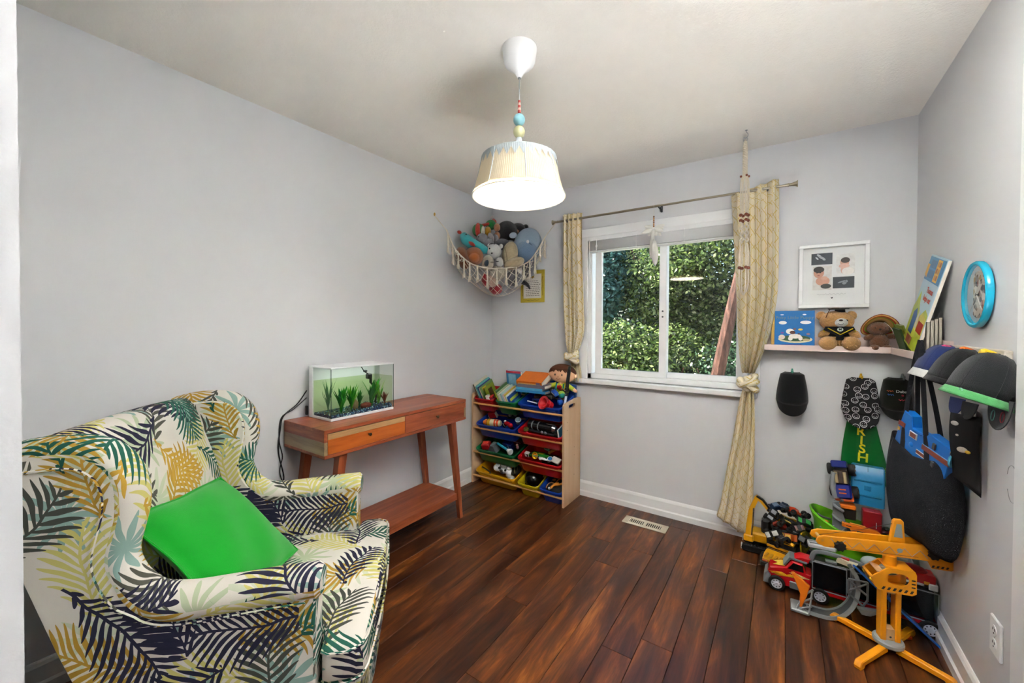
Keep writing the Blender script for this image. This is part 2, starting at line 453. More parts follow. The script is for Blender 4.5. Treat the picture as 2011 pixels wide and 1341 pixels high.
for z in (1.40, 1.44): MB().cyl((1.50, 0.012, z), (1.50, 0.02, z), 0.006, n=8).build('latch_screw', mat('#50545a', 0.4, 0.6), s1)
blind = thing('window_blind', 'raised white slatted blind stacked at the top of the window', 'blind', (OX0, 0.0, 0))
_bx = (OX0+OX1)/2-OX0; _bl = OX1-OX0-0.02
M_SLAT = mat('#e4e5e6', 0.4, var=0.03)
MB().box((_bx, 0.004, 2.006), (_bl, 0.04, 0.034), bev=0.003).build('headrail', M_SLAT, blind)
for k in range(21):
    z = 1.985-k*0.0034
    MB().grid(lambda u, v: ((u-0.5)*(_bl-0.02)+_bx, 0.004+(v-0.5)*0.046, z+0.0035*math.sin(PI*v)), 1, 4).build('slat', M_SLAT, blind, solid=0.0026)
MB().box((_bx, 0.004, 1.906), (_bl-0.015, 0.046, 0.014), bev=0.004).build('bottom_rail', M_SLAT, blind)
for fx in (0.07, 0.35, 0.65, 0.93): MB().box((_bx+(fx-0.5)*_bl, -0.021, 1.95), (0.004, 0.002, 0.10)).box((_bx+(fx-0.5)*_bl, -0.0225, 1.945), (0.012, 0.003, 0.012)).build('ladder_cord', M_WHITE, blind, smooth=0)
MB().cyl((0.028, -0.02, 2.0), (0.030, -0.02, 1.78), 0.004, n=8).build('tilt_wand', M_WHITE, blind)

# ------------------------------------------------------------------ fill lamp added out of view behind the doorway
hl = thing('hall_fill_lamp', 'unseen round fill lamp added in the hall behind the doorway', 'ceiling lamp', (2.15, -3.5, RH))
MB().lathe([(0.0, 0), (0.19, 0), (0.19, -0.03), (0.18, -0.035)], 32).build('base', M_WHITE, hl)
MB().lathe([(0.18, -0.03), (0.17, -0.07), (0.12, -0.095), (0.0, -0.105)], 32).build('diffuser', mat('#fff6ea', 0.5, emit=HALL_FILL, var=0.0), hl)

# ------------------------------------------------------------------ floor register, outlet
fr = thing('floor_register', 'cream metal floor vent with two rows of slots', 'floor vent', (1.453, -0.207, 0.0))
M_CREAM = mat('#d8d0bb', 0.4)
b = MB(); W2, D2 = 0.285, 0.105
b.box((0, -D2/2+0.0135, 0.003), (W2, 0.027, 0.006), bev=0.002).box((0, D2/2-0.0135, 0.003), (W2, 0.027, 0.006), bev=0.002)
b.box((-W2/2+0.02, 0, 0.003), (0.04, D2-0.02, 0.006), bev=0.002).box((W2/2-0.02, 0, 0.003), (0.04, D2-0.02, 0.006), bev=0.002).box((0, 0, 0.003), (0.02, D2-0.02, 0.006))
b.build('plate', M_CREAM, fr)
MB().box((0, 0, 0.001), (W2-0.03, D2-0.03, 0.001)).build('duct', mat('#1c1a17', 0.9), fr, smooth=0)
for s_ in (-1, 1):
    for k in range(8): MB().box((s_*(0.02+k*0.0125), 0, 0.003), (0.005, 0.052, 0.003), M=None).build('louver', M_CREAM, fr, smooth=0)
ol = thing('wall_outlet', 'white duplex power outlet plate on the wall beside the crane', 'outlet', (RW, -1.03, 0.355))
MB().box((-0.004, 0, 0), (0.008, 0.075, 0.118), bev=0.003).build('cover_plate', M_WHITE, ol)
for s_ in (-1, 1):
    rc = MB().lathe([(0.0, 0.010), (0.0165, 0.010), (0.0175, 0.006)], 20, M=TR(0, 0, s_*0.021, ry=-90)).build('receptacle', M_WHITE, ol)
    bb = MB()
    for q in (-1, 1): bb.box((-0.0102, q*0.006, s_*0.021+0.004), (0.001, 0.0025, 0.008))
    bb.cyl((-0.0097, 0, s_*0.021-0.008), (-0.0107, 0, s_*0.021-0.008), 0.0025, n=8)
    bb.build('slot', mat('#2a2a2a', 0.8), rc, smooth=0)
MB().cyl((-0.008, 0, 0), (-0.009, 0, 0), 0.003, n=10).build('screw', mat('#c8c8c8', 0.3, 0.8), ol)
mk = smooth_path([(RW-0.0008, -1.10+0.034*math.cos(t*0.9+0.4)*(1+0.1*math.sin(3*t)), 0.865+0.055*math.sin(t*0.9+0.4)) for t in [i*0.55 for i in range(12)]], 4)
tag(MB().tube(mk, 0.0006, 4).build('pencil_scribble', mat('#8d8f92', 0.9)), 'faint round pencil scribble drawn on the wall', 'drawing')

# ------------------------------------------------------------------ garden outside the window
def leaf_material(name, stops, rough=0.45):
    m, nt, b = new_mat(name); n = NB(nt)
    g = nt.nodes.new('ShaderNodeNewGeometry')
    c = n.ramp(g.outputs['Random Per Island'], stops)
    nt.links.new(c, b.inputs['Base Color']); b.inputs['Roughness'].default_value = rough
    tr = nt.nodes.new('ShaderNodeBsdfTranslucent'); nt.links.new(c, tr.inputs[0])
    mx = nt.nodes.new('ShaderNodeMixShader'); mx.inputs[0].default_value = 0.35
    out = nt.nodes['Material Output']
    nt.links.new(b.outputs[0], mx.inputs[1]); nt.links.new(tr.outputs[0], mx.inputs[2]); nt.links.new(mx.outputs[0], out.inputs[0])
    return m
def leaves(name, parent, m, blobs, size, seed, aspect=0.55):
    """joined pointed leaves scattered through ellipsoids: (centre, radii, count)"""
    r = np.random.RandomState(seed); V = []; F = []; base = 0
    for c, rad, cnt in blobs:
        d = r.randn(cnt, 3); d /= np.linalg.norm(d, axis=1)[:, None]
        rr = r.rand(cnt)**0.45
        p = np.array(c) + d*rr[:, None]*np.array(rad)
        nrm = d*0.6 + r.randn(cnt, 3)*0.6 + np.array([0, -0.3, 0.7]); nrm /= np.linalg.norm(nrm, axis=1)[:, None]
        t = np.cross(nrm, r.randn(cnt, 3)); t /= np.linalg.norm(t, axis=1)[:, None]; s = np.cross(nrm, t)
        L = size*(0.6+0.8*r.rand(cnt))[:, None]
        q = np.stack([p-t*L*0.5, p-t*L*0.05+s*L*aspect*0.5-nrm*L*0.06, p+t*L*0.5-nrm*L*0.1, p-t*L*0.05-s*L*aspect*0.5-nrm*L*0.06], 1).reshape(-1, 3)
        V.append(q); F.append(np.arange(cnt*4).reshape(-1, 4)+base); base += cnt*4
    me = bpy.data.meshes.new(name); V = np.concatenate(V); F = np.concatenate(F)
    me.from_pydata(V.tolist(), [], F.tolist()); me.materials.append(m)
    o = bpy.data.objects.new(name, me); COL.objects.link(o); o.parent = parent; o['kind'] = 'stuff'
    return o
M_BARK = None
def bark_material():
    m, nt, b = new_mat('bark'); n = NB(nt); co = n.coord('Object')
    v = n.mapping(co, scale=(14, 14, 3)); f = n.noise(v, 1.5, 5, 0.65)
    nt.links.new(n.ramp(f, [(0.3, '#2a1c16'), (0.55, '#5c3c30'), (0.75, '#8a6656')]), b.inputs['Base Color']); b.inputs['Roughness'].default_value = 0.9
    nt.links.new(n.bump(f, 0.8, 0.03), b.inputs['Normal']); return m
M_BARK = bark_material()
def ground_material():
    m, nt, b = new_mat('garden_soil'); n = NB(nt); co = n.coord('Object')
    nt.links.new(n.ramp(n.noise(co, 2.2, 5), [(0.35, '#3e3a26'), (0.5, '#6d7444'), (0.7, '#a9a37a')]), b.inputs['Base Color']); b.inputs['Roughness'].default_value = 0.95; return m
GZ = -0.35
struct(MB().grid(lambda u, v: (-14+u*28, 0.14+v*26, GZ+0.12*math.sin(5*u+3*v)*v), 24, 24).build('ground', ground_material()))
struct(MB().box((0.5, 1.25, GZ+0.03), (9.0, 2.2, 0.06)).build('bounce_slab', mat('#cfc8ba', 0.85, var=0.12, vs=8)))  # pale slab added out of view to bounce sunlight up at the ceiling
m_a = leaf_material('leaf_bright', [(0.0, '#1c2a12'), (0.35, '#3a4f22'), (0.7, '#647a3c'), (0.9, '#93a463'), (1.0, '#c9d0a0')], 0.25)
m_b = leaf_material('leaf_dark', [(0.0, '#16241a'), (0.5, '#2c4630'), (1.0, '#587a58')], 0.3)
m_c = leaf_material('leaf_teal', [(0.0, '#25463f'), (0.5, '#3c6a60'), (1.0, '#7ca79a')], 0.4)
def tree(name, label, base, h, lean, tr, m, blobs, size, seed, cat='tree', group='garden greenery outside the window'):
    t = thing(name, label, cat, base, group=group)
    pts = smooth_path([(0, 0, 0), (lean[0]*0.3, lean[1]*0.3, h*0.35), (lean[0]*0.65, lean[1]*0.65, h*0.7), (lean[0], lean[1], h)], 5)
    K = len(pts); b = MB(); b.tube(pts, [tr*(1.15-0.6*i/K) for i in range(K)], 10)
    rr = random.Random(seed)
    for k in range(6 if name != 'leaning_tree' else 0):
        p = pts[int(K*(0.5+0.08*k))]; e = p+Vector((rr.uniform(-1, 1), rr.uniform(-0.8, 0.5), rr.uniform(0.4, 1.1)))*h*0.22
        b.tube([p, (p+e)/2+Vector((0, 0, 0.08)), e], [tr*0.4, tr*0.25, tr*0.1], 6)
    b.build('trunk', M_BARK, t); leaves('crown', t, m, blobs, size, seed)
    return t
tree('leaning_tree', 'leaning bare reddish trunk seen through the fixed window pane', (1.33, 3.0, GZ), 3.4, (0.62, 0.05), 0.085, m_a,
     [((0.5, 0.5, 3.3), (1.0, 0.9, 0.8), 5000), ((-0.4, 0.8, 2.7), (0.7, 0.6, 0.55), 3500), ((0.4, 1.2, 2.4), (0.7, 0.6, 0.5), 2200)], 0.07, 3)
tree('conifer', 'blue green tree at the top of the sliding window pane', (-0.75, 4.2, GZ), 3.6, (0.1, 0.0), 0.10, m_c,
     [((0, -0.2, 2.6), (0.75, 0.7, 1.0), 9000), ((0.3, -0.6, 2.2), (0.4, 0.3, 0.5), 3000)], 0.09, 5)
tree('maple_tree', 'broad leafy tree in the middle of the window view', (0.35, 4.9, GZ), 3.9, (0.2, 0.1), 0.10, m_a,
     [((0.2, -0.4, 2.6), (1.15, 0.9, 0.95), 11000), ((0.9, -0.2, 1.9), (0.8, 0.7, 0.6), 6000)], 0.07, 9)
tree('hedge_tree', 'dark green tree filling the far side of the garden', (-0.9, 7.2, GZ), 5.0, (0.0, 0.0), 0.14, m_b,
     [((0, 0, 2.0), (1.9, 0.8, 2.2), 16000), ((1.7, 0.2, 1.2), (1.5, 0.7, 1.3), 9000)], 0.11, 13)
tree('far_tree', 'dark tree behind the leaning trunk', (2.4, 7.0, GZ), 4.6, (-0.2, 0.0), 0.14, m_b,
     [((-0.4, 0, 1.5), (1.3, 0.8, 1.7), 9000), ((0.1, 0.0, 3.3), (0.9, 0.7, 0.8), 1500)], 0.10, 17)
def bush(name, label, base, m, blobs, size, seed):
    t = thing(name, label, 'bush', base, group='garden greenery outside the window'); b = MB(); rr = random.Random(seed)
    for k in range(7):
        a = rr.uniform(0, 6.28); b.tube([(0, 0, 0), (0.2*math.cos(a), 0.2*math.sin(a), 0.5), (0.5*math.cos(a), 0.5*math.sin(a), 1.1)], [0.03, 0.02, 0.008], 6)
    b.build('stems', M_BARK, t); leaves('foliage', t, m, blobs, size, seed); return t
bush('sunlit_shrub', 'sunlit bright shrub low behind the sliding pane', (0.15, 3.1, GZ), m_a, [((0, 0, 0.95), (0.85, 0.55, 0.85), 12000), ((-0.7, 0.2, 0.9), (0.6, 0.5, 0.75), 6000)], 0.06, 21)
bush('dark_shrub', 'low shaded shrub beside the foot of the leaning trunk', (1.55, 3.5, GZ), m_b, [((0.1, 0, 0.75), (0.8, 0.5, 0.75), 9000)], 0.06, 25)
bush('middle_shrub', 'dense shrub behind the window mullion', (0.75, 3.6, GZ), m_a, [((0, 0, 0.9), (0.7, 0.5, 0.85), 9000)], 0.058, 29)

# ------------------------------------------------------------------ pendant lamp
def shade_material(hexc, tr=0.55):
    m, nt, b = new_mat('lamp_fabric'); n = NB(nt); co = n.coord('Object'); x, y, z = n.sep(co)
    ang = n.m('ARCTAN2', y, x); w = n.m('SINE', n.m('MULTIPLY', ang, 140.0))
    c = n.mix(n.m('MULTIPLY_ADD', w, 0.25, 0.5), [q*0.9 for q in lin(hexc)], lin(hexc)); nt.links.new(c, b.inputs['Base Color']); b.inputs['Roughness'].default_value = 0.85
    nt.links.new(n.bump(w, 0.25, 0.002), b.inputs['Normal'])
    t = nt.nodes.new('ShaderNodeBsdfTranslucent'); nt.links.new(c, t.inputs[0]); mx = nt.nodes.new('ShaderNodeMixShader'); mx.inputs[0].default_value = tr
    out = nt.nodes['Material Output']; nt.links.new(b.outputs[0], mx.inputs[1]); nt.links.new(t.outputs[0], mx.inputs[2]); nt.links.new(mx.outputs[0], out.inputs[0]); return m
LX, LY = 1.322, -1.572
lamp = thing('pendant_lamp', 'pendant lamp with pleated cream drum shade and scalloped grey top', 'pendant lamp', (LX, LY, RH))
MB().lathe([(0.0, -0.001), (0.069, -0.001), (0.070, -0.006), (0.062, -0.055), (0.058, -0.064), (0.05, -0.072), (0.035, -0.082), (0.02, -0.096), (0.011, -0.112), (0.008, -0.117), (0, -0.117)], 40).build('ceiling_canopy', M_WHITE, lamp)
MB().cyl((0, 0, -0.115), (0, 0, -0.121), 0.0055, n=12).build('cord_grip', mat('#8a8f93', 0.3, 0.8), lamp)
MB().cyl((0, 0, -0.12), (0, 0, -0.30), 0.0024, n=8).build('cord', mat('#9da0a0', 0.5), lamp)
st = thing('striped_sleeve', None, None); st.parent = lamp
for k in range(5):
    MB().cyl((0, 0, -0.207-k*0.010), (0, 0, -0.217-k*0.010), 0.0052+k*0.0003, n=14).build('stripe', mat('#b8433c', 0.5) if k % 2 == 0 else mat('#eac0b0', 0.5), st)
MB().ell((0, 0, -0.284), (0.0235, 0.0235, 0.0245), 24, 14).build('bead', mat('#8fc3d0', 0.45), lamp)['label'] = 'pale blue bead'
MB().ell((0, 0, -0.332), (0.0235, 0.0235, 0.0245), 24, 14).build('bead', mat('#c9c79a', 0.45), lamp)['label'] = 'pale yellow bead'
M_LGREY = mat('#b6c0c4', 0.5)
MB().lathe([(0.0, -0.356), (0.011, -0.356), (0.012, -0.365), (0.016, -0.382), (0.024, -0.398), (0.036, -0.409), (0.038, -0.411), (0.0, -0.411)], 28).build('neck', M_LGREY, lamp)
ZT, ZB, RT, RB = -0.415, -0.592, 0.148, 0.186
shade_top = MB().lathe([(0.034, -0.412), (0.09, -0.421), (0.135, -0.430), (RT, -0.438)], 60).build('shade_top', shade_material('#aeb8bc', 0.25), lamp)
ZT = -0.438
def rz_(t): return RT+(RB-RT)*(t**1.25), ZT+(ZB-ZT)*t
b = MB(); NP = 8; b.grid(lambda u, v: (lambda r, z, k: (r*k*math.cos(2*PI*u), r*k*math.sin(2*PI*u), z))(*rz_(v), 1-0.018*math.sin(PI*((u*NP) % 1))), 96, 8, cu=True)
b.build('shade', shade_material('#f3e9d2', 0.5), lamp, solid=0.001)
# scalloped valance of hanging points
b = MB(); NZ = 32; vs = []; fs = []
for i in range(NZ):
    a0, a1 = 2*PI*i/NZ, 2*PI*(i+1)/NZ
    r0, z0 = rz_(0.0); r1, z1 = rz_(0.10); r2, z2 = rz_(0.30); am = (a0+a1)/2; e = 0.002
    k = len(vs); vs += [((r0+e)*math.cos(a0), (r0+e)*math.sin(a0), z0), ((r0+e)*math.cos(a1), (r0+e)*math.sin(a1), z0), ((r1+e)*math.cos(a1), (r1+e)*math.sin(a1), z1), ((r2+e)*math.cos(am), (r2+e)*math.sin(am), z2), ((r1+e)*math.cos(a0), (r1+e)*math.sin(a0), z1)]
    fs.append((k, k+1, k+2, k+3, k+4))
b.add(vs, fs); b.build('scalloped_valance', shade_material('#aeb8bc', 0.12), lamp, smooth=0)
for i in range(NP):
    a = 2*PI*i/NP + 0.72
    b = MB(); b.tube([((rz_(t)[0]+0.0015)*math.cos(a), (rz_(t)[0]+0.0015)*math.sin(a), rz_(t)[1]) for t in [q/6 for q in range(7)]], 0.0016, 6)
    b.build('rib', M_LGREY, lamp)
b = MB(); b.tube([(RB*math.cos(t*2*PI/64), RB*math.sin(t*2*PI/64), ZB) for t in range(64)], 0.0022, 6, closed=True); b.build('bottom_ring', mat('#c9c2b0', 0.5), lamp)
def diffuser_material():
    m, nt, b = new_mat('lamp_diffuser'); n = NB(nt); co = n.coord('Object'); x, y, z = n.sep(co)
    r2 = n.m('ADD', n.m('MULTIPLY', x, x), n.m('MULTIPLY', y, y))
    s_ = n.m('ADD', n.m('MULTIPLY', n.m('EXPONENT', n.m('MULTIPLY', r2, -300.0)), 0.5), 0.9)
    b.inputs['Base Color'].default_value = lin('#f5ead8') + [1]
    b.inputs['Emission Color'].default_value = (1.0, 0.90, 0.78, 1); nt.links.new(n.m('MULTIPLY', s_, DIFFUSER), b.inputs['Emission Strength']); return m
MB().lathe([(0.0, ZB+0.004), (0.1, ZB+0.004), (RB-0.003, ZB+0.003)], 64).build('diffuser', diffuser_material(), lamp)
MB().lathe([(0.0, ZB+0.012), (0.1, ZB+0.012), (RB-0.006, ZB+0.012)], 48).build('light_blocker', M_WHITE, lamp)  # opaque disc added to keep the diffuser from lighting the shade inside
ld = bpy.data.lights.new('pendant_bulb', 'POINT'); ld.energy = BULB; ld.color = (1.0, 0.91, 0.80); ld.shadow_soft_size = 0.04
lo = bpy.data.objects.new('pendant_bulb', ld); COL.objects.link(lo); lo.parent = lamp; lo.location = (0, 0, -0.5)

# ------------------------------------------------------------------ console table
def wood_material(name, stops, axis=1, k=1.0, rough=0.35):
    m, nt, b = new_mat(name); n = NB(nt); co = n.coord('Object'); oi = nt.nodes.new('ShaderNodeObjectInfo')
    off = n.m('MULTIPLY', oi.outputs['Random'], 9.0)
    sc = [16*k, 16*k, 16*k]; sc[axis] = 1.4*k
    v = n.mapping(co, scale=tuple(sc)); vv = nt.nodes.new('ShaderNodeVectorMath'); nt.links.new(v, vv.inputs[0]); nt.links.new(n.comb(off, off, off), vv.inputs[1])
    f = n.noise(vv.outputs[0], 1.3, 4, 0.55, dist=0.6)
    g = n.noise(n.mapping(co, scale=tuple(q*9 for q in sc)), 1.0, 3)
    ff = n.m('ADD', n.m('MULTIPLY', f, 0.8), n.m('MULTIPLY', g, 0.2))
    nt.links.new(n.ramp(ff, stops), b.inputs['Base Color']); b.inputs['Roughness'].default_value = rough
    nt.links.new(n.bump(g, 0.08, 0.003), b.inputs['Normal']); return m
WD = [(0.3, '#6d2f18'), (0.48, '#93482a'), (0.6, '#a85a35'), (0.75, '#b8693f')]
WD_O = [(0.3, '#8f4313'), (0.5, '#b3591d'), (0.7, '#c46a2a')]
WD_L = [(0.3, '#8f6b46'), (0.5, '#b28a5e'), (0.7, '#c79e6c')]
M_WY, M_WZ, M_WX = wood_material('acacia_y', WD, 1), wood_material('acacia_z', WD, 2), wood_material('acacia_x', WD, 0)
M_WO, M_WL, M_WLX = wood_material('acacia_orange', WD_O, 1), wood_material('acacia_pale', WD_L, 1), wood_material('acacia_grey', [(0.3, '#77604a'), (0.5, '#97805f'), (0.7, '#ac9470')], 0)
ct = thing('console_table', 'acacia wood console table with two drawers and a lower shelf', 'console table', (0.21, -1.335, 0))
TL, TD = 0.515, 0.19                        # half length (y), half depth (x)
Z0, Z1 = 0.685, 0.825
MB().box((0, 0, Z1-0.009), (2*TD, 2*TL, 0.018), bev=0.002).build('top', M_WY, ct)
MB().box((0, 0, Z0+0.009), (2*TD, 2*TL, 0.018), bev=0.002).build('bottom_board', M_WY, ct)
for s_ in (-1, 1):
    e = MB().box((0, s_*(TL-0.009), (Z0+Z1)/2+0.033), (2*TD-0.004, 0.018, 0.045), bev=0.001).build('end_board', M_WX, ct)
    MB().box((0, s_*(TL-0.009), (Z0+Z1)/2-0.022), (2*TD-0.004, 0.018, 0.065), bev=0.001).build('end_board', M_WLX, ct)
MB().box((-TD+0.008, 0, (Z0+Z1)/2), (0.016, 2*TL-0.04, Z1-Z0-0.036)).build('back_board', M_WY, ct)
SPL = -1.356+1.335
for (ya, yb, mlow, mtop, ky) in ((-TL+0.019, SPL-0.001, M_WO, M_WL, -0.265), (SPL+0.001, TL-0.019, M_WY, M_WY, 0.234)):
    zc0, zc1 = Z0+0.019, Z1-0.021
    d = thing('drawer', None, None); d.parent = ct
    MB().box((TD-0.010, (ya+yb)/2, zc0+0.036), (0.018, yb-ya, 0.072), bev=0.001).build('front_board', mlow, d)
    MB().box((TD-0.010, (ya+yb)/2, (zc0+0.072+zc1)/2), (0.018, yb-ya, zc1-zc0-0.072), bev=0.001).build('front_board', mtop, d)
    MB().lathe([(0.0, 0.022), (0.005, 0.021), (0.0085, 0.016), (0.007, 0.011), (0.004, 0.007), (0.005, 0.0), (0, 0)], 16, M=TR(TD-0.002, ky, 0.756, ry=90)).build('knob', mat('#5a4a34', 0.3, 0.9), d)
for sx in (-1, 1):
    for sy in (-1, 1):
        xt = 0.155*sx; a = Vector((xt, 0.405*sy, Z0)); c = Vector((xt, 0.497*sy, 0.0)); b = MB()
        def sq(p, w): return [(p.x-w, p.y-w, p.z), (p.x+w, p.y-w, p.z), (p.x+w, p.y+w, p.z), (p.x-w, p.y+w, p.z)]
        b.rings([sq(a, 0.0215), sq(c, 0.0135)]); b.build('leg', M_WZ, ct, smooth=0)
for s_ in (-1, 1): MB().box((0, 0.41*s_, Z0-0.014), (0.27, 0.03, 0.028)).build('cross_rail', M_WX, ct)
MB().box((-0.085, 0, 0.173), (0.165, 0.965, 0.018), bev=0.001).build('shelf_board', M_WY, ct)
MB().box((0.078, 0, 0.173), (0.159, 0.965, 0.018), bev=0.001).build('shelf_board', M_WY, ct)
for s_ in (-1, 1): MB().box((0.148*s_, 0, 0.150), (0.016, 0.93, 0.028), bev=0.001).build('shelf_apron', M_WY, ct)

# ------------------------------------------------------------------ aquarium on the table
AX0, AX1, AY0, AY1, AZ0, AZ1 = 0.048, 0.263, -1.732, -1.328, 0.8255, 1.107
aq = thing('aquarium', 'small glass fish tank with white base, back and lid', 'aquarium', ((AX0+AX1)/2, (AY0+AY1)/2, AZ0))
hx, hy, hz = (AX1-AX0)/2, (AY1-AY0)/2, AZ1-AZ0
M_AQW = mat('#eeeff1', 0.3, var=0.01)
MB().box((0, 0, 0.007), (2*hx, 2*hy, 0.014), bev=0.002).build('base_tray', M_AQW, aq)
MB().box((-hx+0.02, 0, hz/2), (0.04, 2*hy, hz-0.006), bev=0.004).build('back_housing', M_AQW, aq)
MB().box((0.0, 0, hz-0.004), (2*hx, 2*hy, 0.008), bev=0.002).build('lid', M_AQW, aq)
def tint_glass(name, col, ior=1.25):
    m = bpy.data.materials.new(name); m.use_nodes = True; nt = m.node_tree; nt.nodes.clear()
    o = nt.nodes.new('ShaderNodeOutputMaterial'); t = nt.nodes.new('ShaderNodeBsdfTransparent'); g = nt.nodes.new('ShaderNodeBsdfGlossy'); g.inputs['Roughness'].default_value = 0.03
    n = NB(nt); c = n.mix(n.noise(n.coord('Object'), 6, 2), [q*0.96 for q in col], col); nt.links.new(c, t.inputs[0])
    mx = nt.nodes.new('ShaderNodeMixShader'); 
    nt.links.new(facing(nt, 0.3, 0.02 if ior > 1.22 else 0.005), mx.inputs[0]); nt.links.new(t.outputs[0], mx.inputs[1]); nt.links.new(g.outputs[0], mx.inputs[2]); nt.links.new(mx.outputs[0], o.inputs[0]); return m
M_AG, M_WATER = tint_glass('tank_glass', [0.96, 0.985, 0.97]), tint_glass('tank_water', [0.90, 0.955, 0.80], 1.2)
M_GEDGE = mat('#2e4a44', 0.2)
gz0, gz1 = 0.014, hz-0.008
MB().box((hx-0.002, 0, (gz0+gz1)/2), (0.003, 2*hy, gz1-gz0)).build('glass_pane', M_AG, aq, smooth=0)
for s_ in (-1, 1): MB().box((0.02, s_*(hy-0.002), (gz0+gz1)/2), (2*hx-0.045, 0.003, gz1-gz0)).build('glass_pane', M_AG, aq, smooth=0)
for s_ in (-1, 1): MB().box((hx-0.0012, s_*(hy-0.0012), (gz0+gz1)/2), (0.0024, 0.0024, gz1-gz0)).build('glass_edge', M_GEDGE, aq, smooth=0)
WZ = 0.203
MB().box((0.018, 0, (0.03+WZ)/2), (2*hx-0.050, 2*hy-0.009, WZ-0.03)).build('water', M_WATER, aq, smooth=0)
b = MB(); b.box((0.02, hy-0.055, 0.14), (0.05, 0.003, 0.26)).build('divider', tint_glass('divider', [0.85, 0.9, 0.85]), aq, smooth=0)
MB().box((0.02, 0, hz-0.0105), (0.05, 2*hy-0.06, 0.003)).build('led_strip', mat('#f4fff0', 0.5, var=0.0, emit=6.0), aq, smooth=0)
AQM = Matrix.Translation(aq.location)
def gravel():
    r = np.random.RandomState(4); b = MB(); cols = ['#17306b', '#10224e', '#2f6fa0', '#7fb2cf', '#c9dfe6', '#0e1a33']
    for k in range(1500):
        x = r.uniform(-hx+0.048, hx-0.009); y = r.uniform(-hy+0.009, hy-0.009)
        if r.rand() < 0.35: x = hx-0.009
        if r.rand() < 0.12: y = -hy+0.009
        z = 0.016+r.uniform(0, 0.020+0.006*math.sin(9*y)); s_ = r.uniform(0.0028, 0.0052)
        b.cur = int(r.choice(6, p=[0.3, 0.2, 0.18, 0.14, 0.08, 0.10]))
        vs = [(x+s_*q[0]*r.uniform(.7, 1.3), y+s_*q[1]*r.uniform(.7, 1.3), z+s_*q[2]) for q in ((1,0,0), (-1,0,0), (0,1,0), (0,-1,0), (0,0,1), (0,0,-1))]
        b.add(vs, [(0,2,4), (2,1,4), (1,3,4), (3,0,4), (2,0,5), (1,2,5), (3,1,5), (0,3,5)])
    b.cur = 1; b.box((0.018, 0, 0.021), (2*hx-0.055, 2*hy-0.012, 0.014))
    return b.build('gravel', [mat(c, 0.4) for c in cols], None, smooth=0)
g = gravel(); g.location = aq.location; tag(g, 'blue and white gravel bed inside the fish tank', 'gravel', kind='stuff')
M_PL1, M_PL2, M_PL3, M_PL4 = mat('#2f9a28', 0.5, var=0.3), mat('#1f7a35', 0.5, var=0.3), mat('#3f7f4c', 0.5, var=0.3), mat('#7dbb3a', 0.5, var=0.3)
def blade_plant(name, label, x, y, nb, h, spread, wid, ms, seed, curve=0.5):
    rr = random.Random(seed); t = thing(name, label, 'water plant', (aq.location.x+x, aq.location.y+y, AZ0+0.03), group='plants in the fish tank')
    h *= 1.22; nb = int(nb*1.3)
    for k in range(nb):
        a = rr.uniform(0, 2*PI); hh = h*rr.uniform(0.6, 1.0); sp = spread*rr.uniform(0.2, 1.0); b = MB()
        dx, dy = math.cos(a), math.sin(a); px, py = -dy, dx
        if dx < 0 and x-hh < -0.02: dx *= 0.5
        def fn(u, v, dx=dx, dy=dy, px=px, py=py, hh=hh, sp=sp):
            w = wid*(math.sin(PI*min(1, v*0.92+0.08))**0.7)*(u-0.5); q = sp*(v**1.7)
            X = min(max(dx*q+px*w, -hx+0.05-x), hx-0.006-x); Y = min(max(dy*q+py*w, -hy+0.007-y), hy-0.007-y)
            return (X, Y, hh*v*(1-0.15*curve*v)-abs(u-0.5)*wid*0.2)
        b.grid(fn, 2, 7); b.build('blade', ms[k % len(ms)], t)
    return t
blade_plant('tall_grass_plant', 'tall thin pale green grass at the end pane of the fish tank', 0.02, -0.165, 16, 0.165, 0.05, 0.009, [M_PL3, M_PL2, M_PL3], 1)
blade_plant('bushy_water_plant', 'big bright green bushy plant at the front corner of the fish tank', 0.07, -0.12, 34, 0.125, 0.06, 0.016, [M_PL1, M_PL2, M_PL1], 2)
blade_plant('leafy_water_plant', 'bright lime leaf cluster in the middle of the fish tank', 0.05, -0.045, 26, 0.13, 0.06, 0.013, [M_PL4, M_PL1], 3)
blade_plant('fern_water_plant', 'small green fern plant beside the red stone', 0.03, 0.02, 18, 0.10, 0.04, 0.012, [M_PL2, M_PL1], 4)
blade_plant('sword_plant', 'broad leaved sword plant under the tank filter', 0.04, 0.095, 12, 0.15, 0.08, 0.024, [M_PL1, M_PL2], 5)
blade_plant('lime_sword_plant', 'lime sword plant leaning at the far end of the tank', 0.04, 0.145, 8, 0.15, 0.05, 0.018, [M_PL4, M_PL1], 6)
blade_plant('red_water_plant', 'dark red feathery plant at the far end of the tank', 0.07, 0.165, 22, 0.075, 0.03, 0.010, [mat('#7e2b35', 0.5, var=0.3), mat('#9c5a3a', 0.5, var=0.3)], 7)
def rock(name, label, x, y, r_, hexc, seed, parent=None):
    rr = random.Random(seed); b = MB(); b.ell((0, 0, 0), r_, 12, 8)
    b.v = [tuple(c*(1+rr.uniform(-0.13, 0.13)) for c in v) for v in b.v]
    o = b.build(name, mat(hexc, 0.8, var=0.4, vs=120, bump=0.6), None); o.location = (aq.location.x+x, aq.location.y+y, AZ0+0.032+r_[2]*0.7); return tag(o, label, 'tank ornament')
rock('red_stone', 'low red stone ornament at the front of the fish tank', 0.07, 0.035, (0.022, 0.036, 0.018), '#8c3a34', 1)
rock('tan_stone', 'upright pinkish tan stone between the water plants', 0.04, -0.015, (0.02, 0.02, 0.03), '#a98a74', 2)
fl = thing('tank_filter', 'black filter head with curved hose inside the fish tank', 'aquarium filter', (aq.location.x+0.03, aq.location.y+0.085, AZ0))
